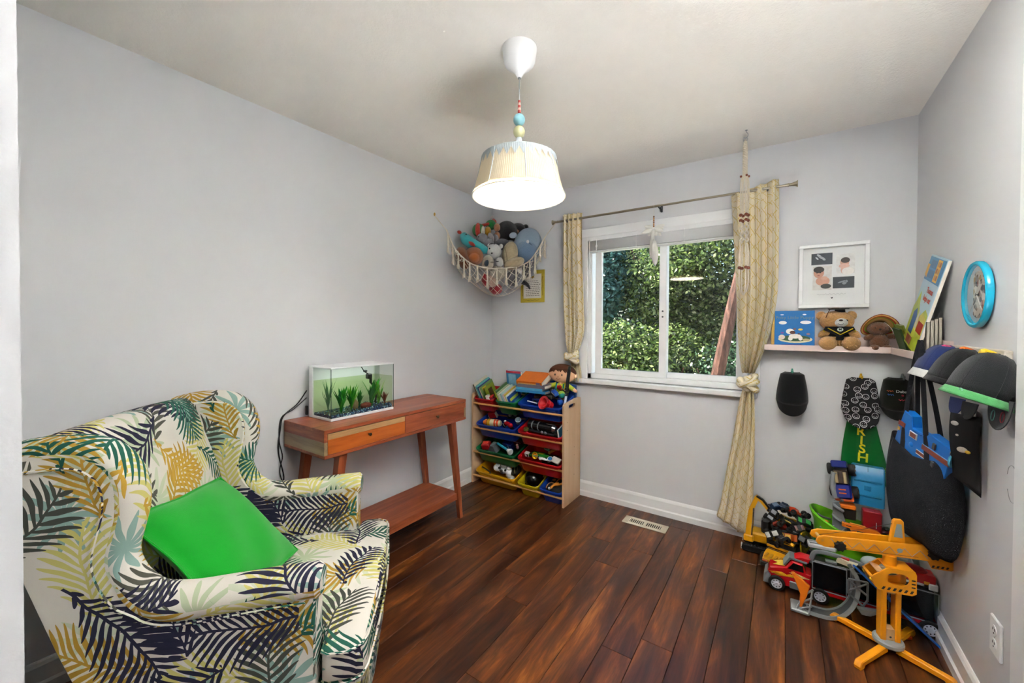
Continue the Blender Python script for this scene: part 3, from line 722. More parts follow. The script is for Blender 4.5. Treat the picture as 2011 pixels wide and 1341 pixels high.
MB().box((0, 0, 0.205), (0.03, 0.03, 0.03), bev=0.005).cyl((0, 0.012, 0.19), (0, 0.012, 0.165), 0.008, n=10).build('pump', mat('#15171a', 0.4), fl)
MB().tube(smooth_path([(0, 0.01, 0.17), (0.005, 0.03, 0.14), (0.005, 0.045, 0.10), (0.0, 0.045, 0.045)], 5), 0.006, 8).build('hose', mat('#1b241f', 0.4), fl)
MB().tube(smooth_path([(0, -0.005, 0.22), (0.0, -0.03, 0.235), (0.0, -0.05, 0.262), (0, -0.06, 0.272)], 5), 0.003, 6).build('wire', mat('#15171a', 0.4), fl)
MB().ell((0.0, -0.025, 0.238), (0.008, 0.014, 0.008), 10, 8).build('clip', mat('#33383c', 0.4), fl)
def cable(name, label, pts, r=0.0032):
    return tag(MB().tube(smooth_path(pts, 6), r, 7).build(name, mat('#141416', 0.45)), label, 'cable')
cable('power_cable', 'black power cable looping out from behind the fish tank', [(0.035, -1.735, 0.97), (0.02, -1.78, 0.90), (0.0065, -1.845, 0.845), (0.0065, -1.862, 0.78), (0.006, -1.872, 0.66), (0.006, -1.845, 0.52), (0.006, -1.86, 0.46), (0.006, -1.845, 0.38), (0.006, -1.83, 0.3)])
cable('lamp_cable', 'thin black cable hanging down the wall at the table end', [(0.035, -1.735, 0.93), (0.02, -1.80, 0.875), (0.0065, -1.858, 0.835), (0.0065, -1.868, 0.72), (0.006, -1.852, 0.63), (0.0065, -1.866, 0.55), (0.006, -1.838, 0.44), (0.006, -1.845, 0.34), (0.006, -1.85, 0.27)], 0.0026)
pl_ = MB().box((0.044, -1.741, 0.862), (0.016, 0.012, 0.05), bev=0.003).build('power_adapter', mat('#141416', 0.45)); tag(pl_, 'small black plug block beside the fish tank', 'plug')

# ------------------------------------------------------------------ armchair
def palm_fabric():
    m, nt, b = new_mat('palm_fabric'); n = NB(nt); uv = n.coord('UV'); ux, uy, _ = n.sep(n.mapping(uv, scale=(0.84, 0.84, 1)))
    wob = nt.nodes.new('ShaderNodeTexNoise'); wob.inputs['Scale'].default_value = 9; wob.inputs['Detail'].default_value = 1; nt.links.new(uv, wob.inputs['Vector'])
    wx, wy, wz = n.sep(wob.outputs['Color'])
    ux = n.m('ADD', ux, n.m('MULTIPLY', n.m('SUBTRACT', wx, 0.5), 0.03)); uy = n.m('ADD', uy, n.m('MULTIPLY', n.m('SUBTRACT', wy, 0.5), 0.03))
    def cells(scale, off, rnd):
        vo = nt.nodes.new('ShaderNodeTexVoronoi'); vo.voronoi_dimensions = '2D'; vo.feature = 'F1'; vo.inputs['Scale'].default_value = scale; vo.inputs['Randomness'].default_value = rnd
        v = n.comb(n.m('ADD', ux, off[0]), n.m('ADD', uy, off[1])); nt.links.new(v, vo.inputs['Vector'])
        d = nt.nodes.new('ShaderNodeVectorMath'); d.operation = 'SUBTRACT'; nt.links.new(v, d.inputs[0]); nt.links.new(vo.outputs['Position'], d.inputs[1])
        lx, ly, _ = n.sep(d.outputs[0]); cr, cg, cb = n.sep(vo.outputs['Color'])
        a = n.m('MULTIPLY', cr, 2*PI); ca, sa = n.m('COSINE', a), n.m('SINE', a)
        s = n.m('ADD', n.m('MULTIPLY', lx, ca), n.m('MULTIPLY', ly, sa)); t = n.m('SUBTRACT', n.m('MULTIPLY', ly, ca), n.m('MULTIPLY', lx, sa))
        return s, t, cg, cb
    def frond(scale, off, L, rnd=0.5, per=0.15, width=0.62, slant=1.05):
        s, t, cg, cb = cells(scale, off, rnd)
        s = n.m('DIVIDE', s, L); t = n.m('DIVIDE', t, L)
        t = n.m('ADD', t, n.m('MULTIPLY', n.m('MULTIPLY', s, s), n.m('MULTIPLY', n.m('SUBTRACT', cg, 0.5), 0.7)))
        at_ = n.m('ABSOLUTE', t)
        q = n.m('SUBTRACT', s, n.m('MULTIPLY', at_, n.m('ADD', slant, n.m('MULTIPLY', at_, -0.55))))
        q = n.m('ADD', q, n.m('MULTIPLY', n.m('SIGN', t), per*0.22))
        qi = n.m('DIVIDE', q, per); fl = n.m('FLOOR', qi); fr = n.m('SUBTRACT', qi, fl)
        tri = n.m('MULTIPLY', n.m('ABSOLUTE', n.m('SUBTRACT', fr, 0.5)), 2.0)
        s0 = n.m('MULTIPLY', n.m('ADD', fl, 0.5), per)
        e = n.m('SUBTRACT', 1.0, n.m('POWER', n.m('ABSOLUTE', n.m('DIVIDE', n.m('ADD', s0, 0.12), 0.88)), 2.2))
        T = n.m('MAXIMUM', n.m('MULTIPLY', e, width), 0.001)
        r = n.m('DIVIDE', at_, T)
        w = n.m('MULTIPLY', n.m('POWER', n.m('MAXIMUM', n.m('SUBTRACT', 1.0, r), 0.0), 0.55), n.m('MINIMUM', n.m('ADD', n.m('MULTIPLY', r, 1.6), 0.35), 0.92))
        leaf = n.m('MULTIPLY', n.m('LESS_THAN', tri, w), n.m('LESS_THAN', r, 1.0))
        stem = n.m('MULTIPLY', n.m('LESS_THAN', at_, 0.020), n.m('LESS_THAN', n.m('ABSOLUTE', n.m('ADD', s, 0.15)), 0.92))
        return n.m('MAXIMUM', leaf, stem), cb
    def fan(scale, off, L, nl):
        s, t, cg, cb = cells(scale, off, 0.6)
        ang = n.m('ARCTAN2', t, s); rad = n.m('DIVIDE', n.m('SQRT', n.m('ADD', n.m('MULTIPLY', s, s), n.m('MULTIPLY', t, t))), L)
        qi = n.m('MULTIPLY', ang, nl/(2*PI)); fr = n.m('FRACT', qi); tri = n.m('MULTIPLY', n.m('ABSOLUTE', n.m('SUBTRACT', fr, 0.5)), 2.0)
        w = n.m('MULTIPLY', n.m('POWER', n.m('MAXIMUM', n.m('SUBTRACT', 1.0, rad), 0.0), 0.5), n.m('SUBTRACT', 1.25, n.m('MULTIPLY', rad, 0.75)))
        return n.m('MULTIPLY', n.m('LESS_THAN', tri, w), n.m('LESS_THAN', rad, 1.0)), cb
    col = n.mix(n.noise(uv, 4, 2), lin('#d2cdc3'), lin('#d9d4ca'))
    k, cb = fan(5.4, (0.31, 0.13), 0.085, 12)
    col = n.mix(k, col, n.ramp(cb, [(0.0, '#c2c9b0'), (0.45, '#8aa8a0'), (0.75, '#b3bf9f')], 'CONSTANT'))
    k, cb = frond(4.9, (1.7, 0.9), 0.125)
    col = n.mix(k, col, n.ramp(cb, [(0.0, '#c9c274'), (0.3, '#b48f38'), (0.55, '#56574d'), (0.8, '#2a5a4c')], 'CONSTANT'))
    k, cb = frond(4.7, (0.55, 2.3), 0.118, per=0.17)
    k = n.m('MULTIPLY', k, n.m('LESS_THAN', cb, 0.86))
    col = n.mix(k, col, n.ramp(cb, [(0.0, '#2b2b40'), (0.30, '#4b4d47'), (0.5, '#22574a'), (0.7, '#bf9a3e')], 'CONSTANT'))
    k, cb = frond(3.6, (4.1, 5.2), 0.15, per=0.125, width=0.66)
    k = n.m('MULTIPLY', k, n.m('LESS_THAN', cb, 0.55))
    col = n.mix(k, col, n.ramp(cb, [(0.0, '#2d2d42'), (0.33, '#2a2a3e'), (0.42, '#2a6152')], 'CONSTANT'))
    nt.links.new(col, b.inputs['Base Color']); b.inputs['Roughness'].default_value = 0.92; b.inputs['Specular IOR Level'].default_value = 0.15
    wv = n.noise(n.mapping(uv, scale=(900, 900, 1)), 1.0, 2); nt.links.new(n.bump(wv, 0.25, 0.002), b.inputs['Normal'])
    return m
M_PALM = palm_fabric()
ch_a = math.radians(46.4)
CHM = Matrix.Translation((0.85, -2.04, 0)) @ Matrix.Rotation(ch_a-PI/2, 4, 'Z')
chair = thing('wing_armchair', 'wingback armchair upholstered in palm leaf print fabric', 'armchair', M=CHM)
SC_ = [(0.0, 0.600), (-0.10, 0.597), (-0.22, 0.590), (-0.33, 0.586), (-0.40, 0.602), (-0.445, 0.643), (-0.472, 0.692), (-0.480, 0.738), (-0.470, 0.79), (-0.457, 0.85), (-0.458, 0.91), (-0.478, 0.962), (-0.52, 0.998), (-0.58, 1.010), (-0.66, 1.004), (-0.730, 0.987)]
for s_ in (1, -1):
    X0, X1 = 0.312, 0.402
    curve = [(p.x, p.y) for p in smooth_path([(a, c, 0) for a, c in SC_], 4)]
    poly = [(-0.002, 0.12)] + curve + [(-0.735, 0.97), (-0.695, 0.82), (-0.655, 0.69), (-0.595, 0.52), (-0.54, 0.38), (-0.47, 0.12)]
    b = MB(); b.prism(poly, X0, X1, M=frame((0, 0, 0), (0, 1, 0), y=(0, 0, 1)) if s_ > 0 else frame((-X0-X1, 0, 0), (0, 1, 0), y=(0, 0, 1)), bev=0.006)
    b.build('side_panel', M_PALM, chair, uvscale=1.0)
    pts = [(s_*0.360, a, c) for a, c in curve]; K = len(pts)
    rad = [0.047 if p[1] > -0.36 else (0.047-0.008*min(1, (-0.36-p[1])/0.1)) for p in pts]
    pts = [(s_*0.360, 0.012, 0.600)] + pts; rad = [0.036] + rad
    L = [0.0]
    for i in range(1, len(pts)): L.append(L[-1]+(Vector(pts[i])-Vector(pts[i-1])).length)
    b = MB(); rg = []
    P = [Vector(p) for p in pts]
    for i, p in enumerate(P):
        d = (P[min(i+1, len(P)-1)]-P[max(i-1, 0)]).normalized(); xa = Vector((1, 0, 0)); ya = d.cross(xa)
        rg.append([tuple(p+(xa*math.cos(2*PI*j/18)*1.12+ya*math.sin(2*PI*j/18))*rad[i]) for j in range(18)])
    b.rings(rg, True, True)
    for i in range(len(P)-1):
        for j in range(18):
            w0, w1 = 0.30*j/18, 0.30*(j+1)/18
            b.uvs[i*18+j] = [(L[i]+s_*2, w0+5), (L[i]+s_*2, w1+5), (L[i+1]+s_*2, w1+5), (L[i+1]+s_*2, w0+5)]
    b.build('arm_roll', M_PALM, chair, uvscale=1.0)
    wl = []
    for i in range(2, len(P)-1):
        d = (P[min(i+1, len(P)-1)]-P[max(i-1, 0)]).normalized(); ya = d.cross(Vector((1, 0, 0)))
        if ya.z > 0 and abs(d.y) > 0.5: ya = -ya
        inw = Vector((0, d.z, -d.y))
        if (Vector((0, -0.62, 0.62))-Vector((0, P[i].y, P[i].z))).dot(inw) < 0 and P[i].y < -0.43: inw = -inw
        if P[i].y >= -0.43: inw = Vector((0, 0.0, -1)) if abs(d.z) < 0.7 else inw
        wl.append(P[i]+Vector((s_*0.045, 0, 0))+inw*0.036)
    MB().tube(wl, 0.0042, 6).build('piping', M_PALM, chair, uvscale=1.0)
# back: one padded loop running up the front, over the top and down behind
bp = [(p.x, p.y) for p in smooth_path([(-0.44, 0.34, 0), (-0.485, 0.46, 0), (-0.525, 0.60, 0), (-0.565, 0.75, 0), (-0.615, 0.90, 0), (-0.645, 0.985, 0), (-0.680, 1.022, 0), (-0.720, 1.016, 0), (-0.738, 0.975, 0), (-0.70, 0.80, 0), (-0.60, 0.50, 0), (-0.475, 0.12, 0)], 4)]
LB = [0.0]
for i in range(1, len(bp)): LB.append(LB[-1]+math.hypot(bp[i][0]-bp[i-1][0], bp[i][1]-bp[i-1][1]))
def backfn(u, v):
    i = min(len(bp)-1, int(round(v*(len(bp)-1)))); y, z = bp[i]; x = (u-0.5)*2; hw = 0.335
    front = 1.0 if i < 24 else max(0.0, 1-(i-24)/6)
    y += front*0.040*(1-x*x)*min(1, max(0, (z-0.36)/0.15)) - 0.0*front
    z += 0.016*(1-x*x) if 18 < i < 33 else 0.0
    return (x*hw, y, z)
b = MB(); b.grid(backfn, 16, len(bp)-1, uv=lambda u, v: (u*0.67+0.4, LB[min(len(bp)-1, int(round(v*(len(bp)-1))))]+0.15))
b.build('backrest', M_PALM, chair, uvscale=1.0)
# T-shaped seat cushion
def T_outline(ins):
    w1, w2, yf, ys, yb = 0.308-ins, 0.392-ins, 0.128-ins, 0.012+ins*0.6, -0.50+ins
    pts = []
    for k in range(9):                     # bowed front edge with round corners
        a = k/8; pts.append((w2*(1-2*a)*0.86, yf+0.018*(1-(1-2*a)**2)))
    cr = [(w2*0.95, yf-0.012), (w2, yf-0.045), (w2, ys+0.02), (w2-0.012, ys+0.003), (w1+0.012, ys), (w1, ys-0.012), (w1, (ys+yb)/2), (w1, yb)]
    right = cr[::-1]; left = [(-x, y) for x, y in cr]
    return right + pts + left              # back right -> front -> back left
def cush_ring(y, w, zl, zh, bow, n=40):
    out = []
    for j in range(n):
        a = 2*PI*j/n; ca, sa = math.cos(a), math.sin(a)
        x = w*math.copysign(abs(ca)**0.22, ca); zz = math.copysign(abs(sa)**0.30, sa); t = x/w
        z = (zl+zh)/2+zz*(zh-zl)/2
        if zz > 0: z += 0.026*(1-t*t)*zz
        out.append((x, y+bow*(1-t*t), z))
    return out
rings = []
for y, w, zl, zh, bow in ((-0.50, 0.300, 0.31, 0.41, 0), (-0.30, 0.308, 0.302, 0.418, 0), (-0.05, 0.308, 0.302, 0.420, 0), (-0.004, 0.309, 0.302, 0.420, 0), (0.008, 0.345, 0.302, 0.419, 0), (0.014, 0.385, 0.303, 0.418, 0), (0.03, 0.392, 0.302, 0.418, 0.002), (0.075, 0.392, 0.302, 0.417, 0.008), (0.105, 0.387, 0.302, 0.415, 0.014), (0.122, 0.372, 0.304, 0.410, 0.018), (0.129, 0.350, 0.312, 0.402, 0.019)):
    rings.append(cush_ring(y, w, zl, zh, bow))
b = MB(); b.rings(rings); b.build('seat_cushion', M_PALM, chair, uvscale=1.0, smooth=60)
for z in (0.314, 0.404): MB().tube([(x*1.004, y*1.0, z) for x, y in T_outline(-0.003)], 0.0042, 6, closed=True).build('piping', M_PALM, chair, uvscale=1.0)
b = MB(); b.box((0, -0.20, 0.215), (0.76, 0.60, 0.185), bev=0.01); b.build('seat_base', M_PALM, chair, uvscale=1.0)
b = MB(); b.prism([(-0.385, -0.01), (0.385, -0.01), (0.385, 0.085), (0.33, 0.112), (0.15, 0.128), (-0.15, 0.128), (-0.33, 0.112), (-0.385, 0.085)], 0.12, 0.302, bev=0.006); b.build('front_rail', M_PALM, chair, uvscale=1.0)
for sx, sy, tx in ((-1, 0.04, 0), (1, 0.04, 0), (-1, -0.42, -0.06), (1, -0.42, -0.06)):
    MB().tube([(sx*0.32, sy, 0.13), (sx*0.335, sy+tx, 0.0)], [0.024, 0.014], 12).build('leg', mat('#6b4a2f', 0.4), chair)
# ------------------------------------------------------------------ green cushion leaning in the chair
A, B_, C_ = Vector((0.249, -0.534, 0.769)), Vector((-0.145, -0.475, 0.736)), Vector((-0.08, -0.191, 0.463))
e1, e2 = (B_-A), (C_-B_); cc = A+(e1+e2)/2
cm = CHM @ frame(cc, e1, y=e2)
cush = thing('throw_cushion', 'plain bright green throw cushion leaning in the armchair', 'cushion', M=cm)
def cushion_fn(sgn, S=0.41, th=0.058):
    def fn(u, v):
        x, y = (u-0.5)*2, (v-0.5)*2
        px = x*(1-0.035*(1-y*y)*0+0.0); k = (1-abs(x)**2.6)*(1-abs(y)**2.6)
        edge = 1-0.045*(1-abs(y))*(abs(x)**3)-0.0; edgey = 1-0.045*(1-abs(x))*(abs(y)**3)
        return (x*S/2*edge, y*S/2*edgey, sgn*(th*max(k, 0)**0.55)+0.003*math.sin(7*x+4*y))
    return fn
M_GREEN = mat('#17a02c', 0.95, var=0.06, vs=20, bump=0.3, bs=500, spec=0.1, sheen=0.3)
b = MB(); b.grid(cushion_fn(1), 26, 26).grid(cushion_fn(-1), 26, 26); b.build('cover', M_GREEN, cush, weld=True, smooth=70)
b = MB(); q = []
for k in range(80):
    t = k/20.0; sd = int(t); f = (t-sd)*2-1
    p = [(f, -1), (1, f), (-f, 1), (-1, -f)][sd]
    x, y = p; q.append((x*0.205*(1-0.045*(1-abs(y))*(abs(x)**3)), y*0.205*(1-0.045*(1-abs(x))*(abs(y)**3)), 0.003*math.sin(7*x+4*y)))
b.tube(q, 0.004, 6, closed=True); b.build('seam_edge', M_GREEN, cush)

# ------------------------------------------------------------------ compact builders for small objects
def shp(*prims):
    b = MB()
    for p in prims:
        k = p[0]
        if k == 'b': b.box(p[1], p[2], p[3] if len(p) > 3 else 0.0015, M=p[4] if len(p) > 4 else None)
        elif k == 'c': b.cyl(p[1], p[2], p[3], p[4] if len(p) > 4 else None, n=p[5] if len(p) > 5 else 16)
        elif k == 'e': b.ell(p[1], p[2], 18, 12, M=p[3] if len(p) > 3 else None)
        elif k == 't': b.tube(smooth_path(p[1], 5) if len(p) < 4 else p[1], p[2], 8)
        elif k == 'l': b.lathe(p[1], 24, M=p[2] if len(p) > 2 else None)
        elif k == 'p': b.prism(p[1], p[2], p[3], M=p[4] if len(p) > 4 else None, bev=p[5] if len(p) > 5 else 0.0)
        elif k == 'r': b.tube([tuple(Vector(p[1])+(Vector(p[4])*math.cos(2*PI*i/28)+Vector(p[5])*math.sin(2*PI*i/28))*p[2]) for i in range(28)], p[3], 6, closed=True)
    return b
def toy(name, label, cat, M, parts, group=None, smooth=40):
    """thing from a list of (part name, material, shapes...) or sub-part lists"""
    t = thing(name, label, cat, M=M, group=group)
    for p in parts:
        o = shp(*[q for q in p[2:] if isinstance(q, tuple)]).build(p[0], p[1], t, smooth=smooth)
        for q in p[2:]:
            if isinstance(q, list): shp(*q[2:]).build(q[0], q[1], o, smooth=smooth)
    return t
X_, Y_, Z_ = (1, 0, 0), (0, 1, 0), (0, 0, 1)

# ------------------------------------------------------------------ toy storage rack
RKX0, RKX1 = 0.020, 0.895
rack = thing('toy_storage_rack', 'pale wooden toy rack with sloping rails beside the window', 'toy rack', ((RKX0+RKX1)/2, -0.165, 0))
M_BIRCH = wood_material('birch_ply', [(0.3, '#c79f78'), (0.5, '#d4af88'), (0.7, '#dcbb96')], 2, 0.7, 0.45)
M_DOWEL = wood_material('pine_dowel', [(0.3, '#bf8b50'), (0.5, '#cf9a5c'), (0.7, '#dba96c')], 0, 0.8, 0.4)
def rack_panel():
    out = []; hole = []; N = 48; cy, cz = -0.015, 0.732
    def rr_rect(y0, y1, z0, z1, r, a):
        d = Vector((math.cos(a), math.sin(a))); best = 9
        c = Vector((cy, cz))
        for k in range(400):
            p = c+d*(k*0.0021); y, z = p
            zt = z1(y) if callable(z1) else z1
            iy0, iy1 = y0+r, y1-r
            dy = max(iy0-y, y-iy1, 0); dz = max(z-(zt-r), (z0+r*0.2)-z, 0)
            if dy*dy+dz*dz > r*r or y < y0 or y > y1 or z > zt or z < z0: return (y, z)
        return (y, z)
    vs = []; fs = []
    for i in range(N):
        a = 2*PI*i/N
        out.append(rr_rect(-0.14, 0.14, 0.0, lambda y: 0.772+0.09*y, 0.02, a))
        hole.append((cy+0.052*math.copysign(abs(math.cos(a))**0.45, math.cos(a)), cz+0.014*math.copysign(abs(math.sin(a))**0.45, math.sin(a))+0.07*math.cos(a)*0.052))
    # exact bottom corners
    for i in range(N):
        if out[i][1] < 0.012: out[i] = (out[i][0], 0.0)
    for y_ in (-0.14, 0.14):
        j = min(range(N), key=lambda q: (out[q][0]-y_)**2+out[q][1]**2); out[j] = (y_, 0.0)
    T = 0.015
    for x in (-T/2, T/2): vs += [(x, y, z) for y, z in out]+[(x, y, z) for y, z in hole]
    for i in range(N):
        j = (i+1) % N
        fs += [(i, N+i, N+j, j), (2*N+i, 2*N+j, 3*N+j, 3*N+i), (i, j, 2*N+j, 2*N+i), (N+i, 3*N+i, 3*N+j, N+j)]
    b = MB(); b.add(vs, fs); return b
for s_ in (-1, 1):
    p = rack_panel().build('side_panel', M_BIRCH, rack, smooth=30); p.location = (s_*((RKX1-RKX0)/2-0.0075), 0, 0)
ROWZ = [0.675, 0.469, 0.264, 0.062]
for z in ROWZ:
    MB().cyl((-0.432, -0.128, z), (0.432, -0.128, z), 0.0085, n=14).build('rail', M_DOWEL, rack)
    MB().cyl((-0.432, 0.10, z+0.075), (0.432, 0.10, z+0.075), 0.0085, n=14).build('rail', M_DOWEL, rack)
for z in (0.62, 0.56, 0.41, 0.35, 0.2): MB().cyl((0.4378, -0.09 if z > 0.5 else 0.03, z), (0.4385, -0.09 if z > 0.5 else 0.03, z), 0.004, n=8).build('screw_cap', mat('#9a7a58', 0.6), rack)
# bins
TILT = 17.0
def bin_mesh(w, d=0.262, h=0.122):
    def rr(hw, hd, r, z):
        out = []
        for cx, cy, a0 in ((hw-r, hd-r, 0), (-hw+r, hd-r, 90), (-hw+r, -hd+r, 180), (hw-r, -hd+r, 270)):
            for k in range(6):
                a = math.radians(a0+k*18); out.append((cx+r*math.cos(a), cy+r*math.sin(a), z))
        return out
    W, D = w/2, d/2; b = MB()
    b.rings([rr(W-0.028, D-0.026, 0.02, -h), rr(W-0.024, D-0.022, 0.022, -h+0.006), rr(W-0.010, D-0.010, 0.026, -0.016), rr(W-0.001, D-0.001, 0.03, -0.014), rr(W, D, 0.03, -0.004), rr(W-0.002, D-0.002, 0.03, 0.0),
             rr(W-0.008, D-0.008, 0.026, -0.001), rr(W-0.0125, D-0.0125, 0.024, -0.016), rr(W-0.026, D-0.025, 0.02, -h+0.008), rr(W-0.034, D-0.034, 0.018, -h+0.004)])
    return b
BCOL = {'red': mat('#b8141c', 0.3, var=0.05), 'green': mat('#0f6b3c', 0.3, var=0.05), 'blue': mat('#1240a8', 0.3, var=0.05), 'yellow': mat('#e0a818', 0.3, var=0.05), 'lemon': mat('#d8c21c', 0.3, var=0.05)}
BINS = {}
def storage_bin(key, colour, xc, w, row, label, dz=0.0):
    zr = [0.722, 0.507, 0.297, 0.100][row]+dz
    Mx = TR(xc, -0.192, zr+0.128*math.tan(math.radians(TILT)), rx=TILT)
    t = thing('storage_bin', label, 'storage bin', M=Mx, group='plastic bins on the toy rack')
    bin_mesh(w).build('tub', BCOL[colour], t, smooth=50)
    b = MB(); b.box((0, -0.124, -0.028), (w*0.86, 0.004, 0.003)); b.build('rim_bead', BCOL[colour], t)
    for s_ in (-1, 1): MB().box((s_*(w/2-0.05), -0.122, -0.03), (0.004, 0.006, 0.024), 0.001).build('rim_gusset', BCOL[colour], t)
    BINS[key] = Mx; return t
storage_bin('r1', 'red', 0.145, 0.205, 0, 'small red bin of picture books on the top row')
storage_bin('g1', 'green', 0.368, 0.205, 0, 'small green bin of books on the top row')
storage_bin('b1', 'blue', 0.676, 0.385, 0, 'wide blue bin on the top row, holding the boy doll')
storage_bin('b2', 'blue', 0.264, 0.40, 1, 'wide blue bin in the second row')
storage_bin('r2', 'red', 0.676, 0.385, 1, 'wide red bin in the second row, holding a black toy train')
storage_bin('g3', 'green', 0.264, 0.40, 2, 'wide green bin in the third row')
storage_bin('r3', 'red', 0.676, 0.385, 2, 'wide red bin in the third row')
storage_bin('y4', 'yellow', 0.264, 0.40, 3, 'wide yellow bin in the bottom row, holding a white robot', 0.012)
storage_bin('y5', 'lemon', 0.580, 0.19, 3, 'small lemon yellow bin in the bottom row, holding a black helmet')
storage_bin('b6', 'blue', 0.780, 0.19, 3, 'small blue bin in the bottom row')

# ------------------------------------------------------------------ books
M_PAGE = mat('#e6e0d2', 0.8, var=0.05, vs=200)
def book(label, M, w, h, t, cover, spine=None, prints=(), group=None, name='picture_book'):
    """closed book standing on its tail: x = thickness, y = fore-aft (spine at -y), z = height; prints on the +x cover: (colour, y, z, sy, sz)"""
    o = thing(name, label, 'book', M=M, group=group)
    mc, ms = (cover if not isinstance(cover, str) else mat(cover, 0.4, var=0.08)), (mat(spine, 0.4) if spine else None)
    c = 0.0018
    for s_ in (-1, 1): MB().box((s_*(t/2-c/2), 0, h/2), (c, w, h), 0.0004).build('cover_board', mc, o, smooth=0)
    MB().box((0, -w/2+c/2, h/2), (t, c, h), 0.0004).build('spine', ms or mc, o, smooth=0)
    MB().box((0, 0.002, h/2), (t-2*c, w-0.006, h-0.006)).build('page_block', M_PAGE, o, smooth=0)
    for k, (hx_, y, z, sy, sz) in enumerate(prints):
        MB().box((t/2+0.0002+0.0001*k, y*w, z*h), (0.0004, sy*w, sz*h)).build('cover_print', mat(hx_, 0.4, var=0.25, vs=60), o, smooth=0)
    return o
GB = 'books in the top bins'
def lean(x, y, z, rx=20, ry=-12, rz=0): return TR(x, y, z, rx=rx) @ TR(ry=ry, rz=rz)
z0 = 0.672
for lab, x, w, h, t, cov, sp, pr in (
    ('tall cream picture book, nearest the wall in the red bin', 0.098, 0.22, 0.235, 0.012, '#cfc7b4', '#5b4a33', [('#3f3a2c', 0.0, 0.75, 0.8, 0.3)]),
    ('teal spined thin book in the red bin', 0.115, 0.22, 0.215, 0.011, '#5fb0b8', '#58aab4', [('#2b6f86', 0, 0.5, 0.7, 0.6)]),
    ('thin navy book in the red bin', 0.128, 0.21, 0.205, 0.006, '#27408c', '#27408c', []),
    ('green landscape picture book facing out of the red bin', 0.142, 0.21, 0.20, 0.010, '#6f8f4d', '#d9cdb0', [('#8fb0cf', 0.12, 0.62, 0.7, 0.45), ('#d4a722', -0.2, 0.86, 0.3, 0.14), ('#4f8f3d', -0.2, 0.55, 0.3, 0.3), ('#8c6f2c', 0.15, 0.8, 0.22, 0.2)]),
    ('olive green book with a brown bear cover in the red bin', 0.166, 0.15, 0.185, 0.010, '#8a9a2c', '#6d7a22', [('#4a3a1c', 0.0, 0.6, 0.4, 0.5)])):
    book(lab, lean(x+0.006, -0.172, 0.672), w*0.86, h*0.92, t, cov, sp, pr, GB)
for lab, x, w, h, t, cov, sp, pr in (
    ('dark green tall book at the back of the green bin', 0.312, 0.20, 0.185, 0.012, '#3f6b3a', '#c9cf4a', [('#55803e', 0, 0.5, 0.8, 0.8)]),
    ('pale green book in the green bin', 0.327, 0.20, 0.170, 0.012, '#9fb58f', '#d8d2b0', []),
    ('white book with red title spine in the green bin', 0.343, 0.20, 0.163, 0.016, '#e8e2da', '#e8e2da', [('#c23a3a', 0, 0.95, 0.7, 0.06)]),
    ('pale teal book in the green bin', 0.360, 0.20, 0.168, 0.012, '#a9d2d2', '#9fcad0', []),
    ('lilac book in the green bin', 0.374, 0.20, 0.158, 0.009, '#c6bcd2', '#d9cdd2', []),
    ('pale pink book with a yellow edge in the green bin', 0.388, 0.20, 0.160, 0.013, '#e0c24a', '#efd2cc', []),
    ('white edged thin book in the green bin', 0.401, 0.19, 0.150, 0.006, '#eef0f0', '#eef0f0', []),
    ('dark blue board book facing out of the green bin', 0.414, 0.19, 0.142, 0.010, '#1c4a9a', '#1c4a9a', [('#c9cf4a', -0.05, 0.75, 0.7, 0.16), ('#3fa0a8', 0.1, 0.4, 0.5, 0.3)])):
    book(lab, lean(x+0.004, -0.178, 0.655), w*0.88, h*1.03, t, cov, sp, pr, GB)
book('red edged board book standing at the back of the top row', TR(0.305, -0.062, 0.76, rz=-90) @ TR(rx=0, ry=8), 0.15, 0.19, 0.022, '#3a86b8', '#c8324a', [('#c8324a', 0, 0.95, 1.0, 0.1), ('#7fb2cf', -0.1, 0.6, 0.5, 0.5), ('#a9683a', 0.3, 0.5, 0.2, 0.35)], GB)
# stack lying over the blue bin
def flat_book(label, M, w, d, t, cover, page='#e6e0d2'):
    o = thing('paperback_book', label, 'book', M=M, group='books stacked on the wide blue bin')
    c = 0.0016; mc = mat(cover, 0.4, var=0.12)
    for s_ in (0, 1): MB().box((0, 0, c/2+s_*(t-c)), (w, d, c)).build('cover_board', mc, o, smooth=0)
    MB().box((0, -d/2+c/2, t/2), (w, c, t)).build('spine', mc, o, smooth=0)
    MB().box((0, 0.001, t/2), (w-0.004, d-0.004, t-2*c)).build('page_block', mat(page, 0.8), o, smooth=0); return o
flat_book('bottom sky blue paperback under the orange book', TR(0.572, -0.165, 0.808, rz=2), 0.265, 0.19, 0.018, '#2f8fd0')
flat_book('light blue paperback in the middle of the stack', TR(0.560, -0.165, 0.827, rz=1), 0.235, 0.185, 0.018, '#57b6e2')
flat_book('grey paperback with dark pictures under the orange book', TR(0.575, -0.16, 0.847, rz=-1, rx=3), 0.255, 0.18, 0.026, '#7c7484')
ob = flat_book('thick orange paperback on top of the stack', TR(0.548, -0.15, 0.878, rz=0, rx=24), 0.235, 0.16, 0.05, '#e8761a')
MB().box((0, -0.082, 0.026), (0.20, 0.0006, 0.02)).build('cover_print', mat('#f2b070', 0.5, var=0.5, vs=180), ob, smooth=0)
MB().box((0.085, -0.0825, 0.034), (0.035, 0.0006, 0.026)).build('cover_print', mat('#8a7a9a', 0.5, var=0.5, vs=180), ob, smooth=0)

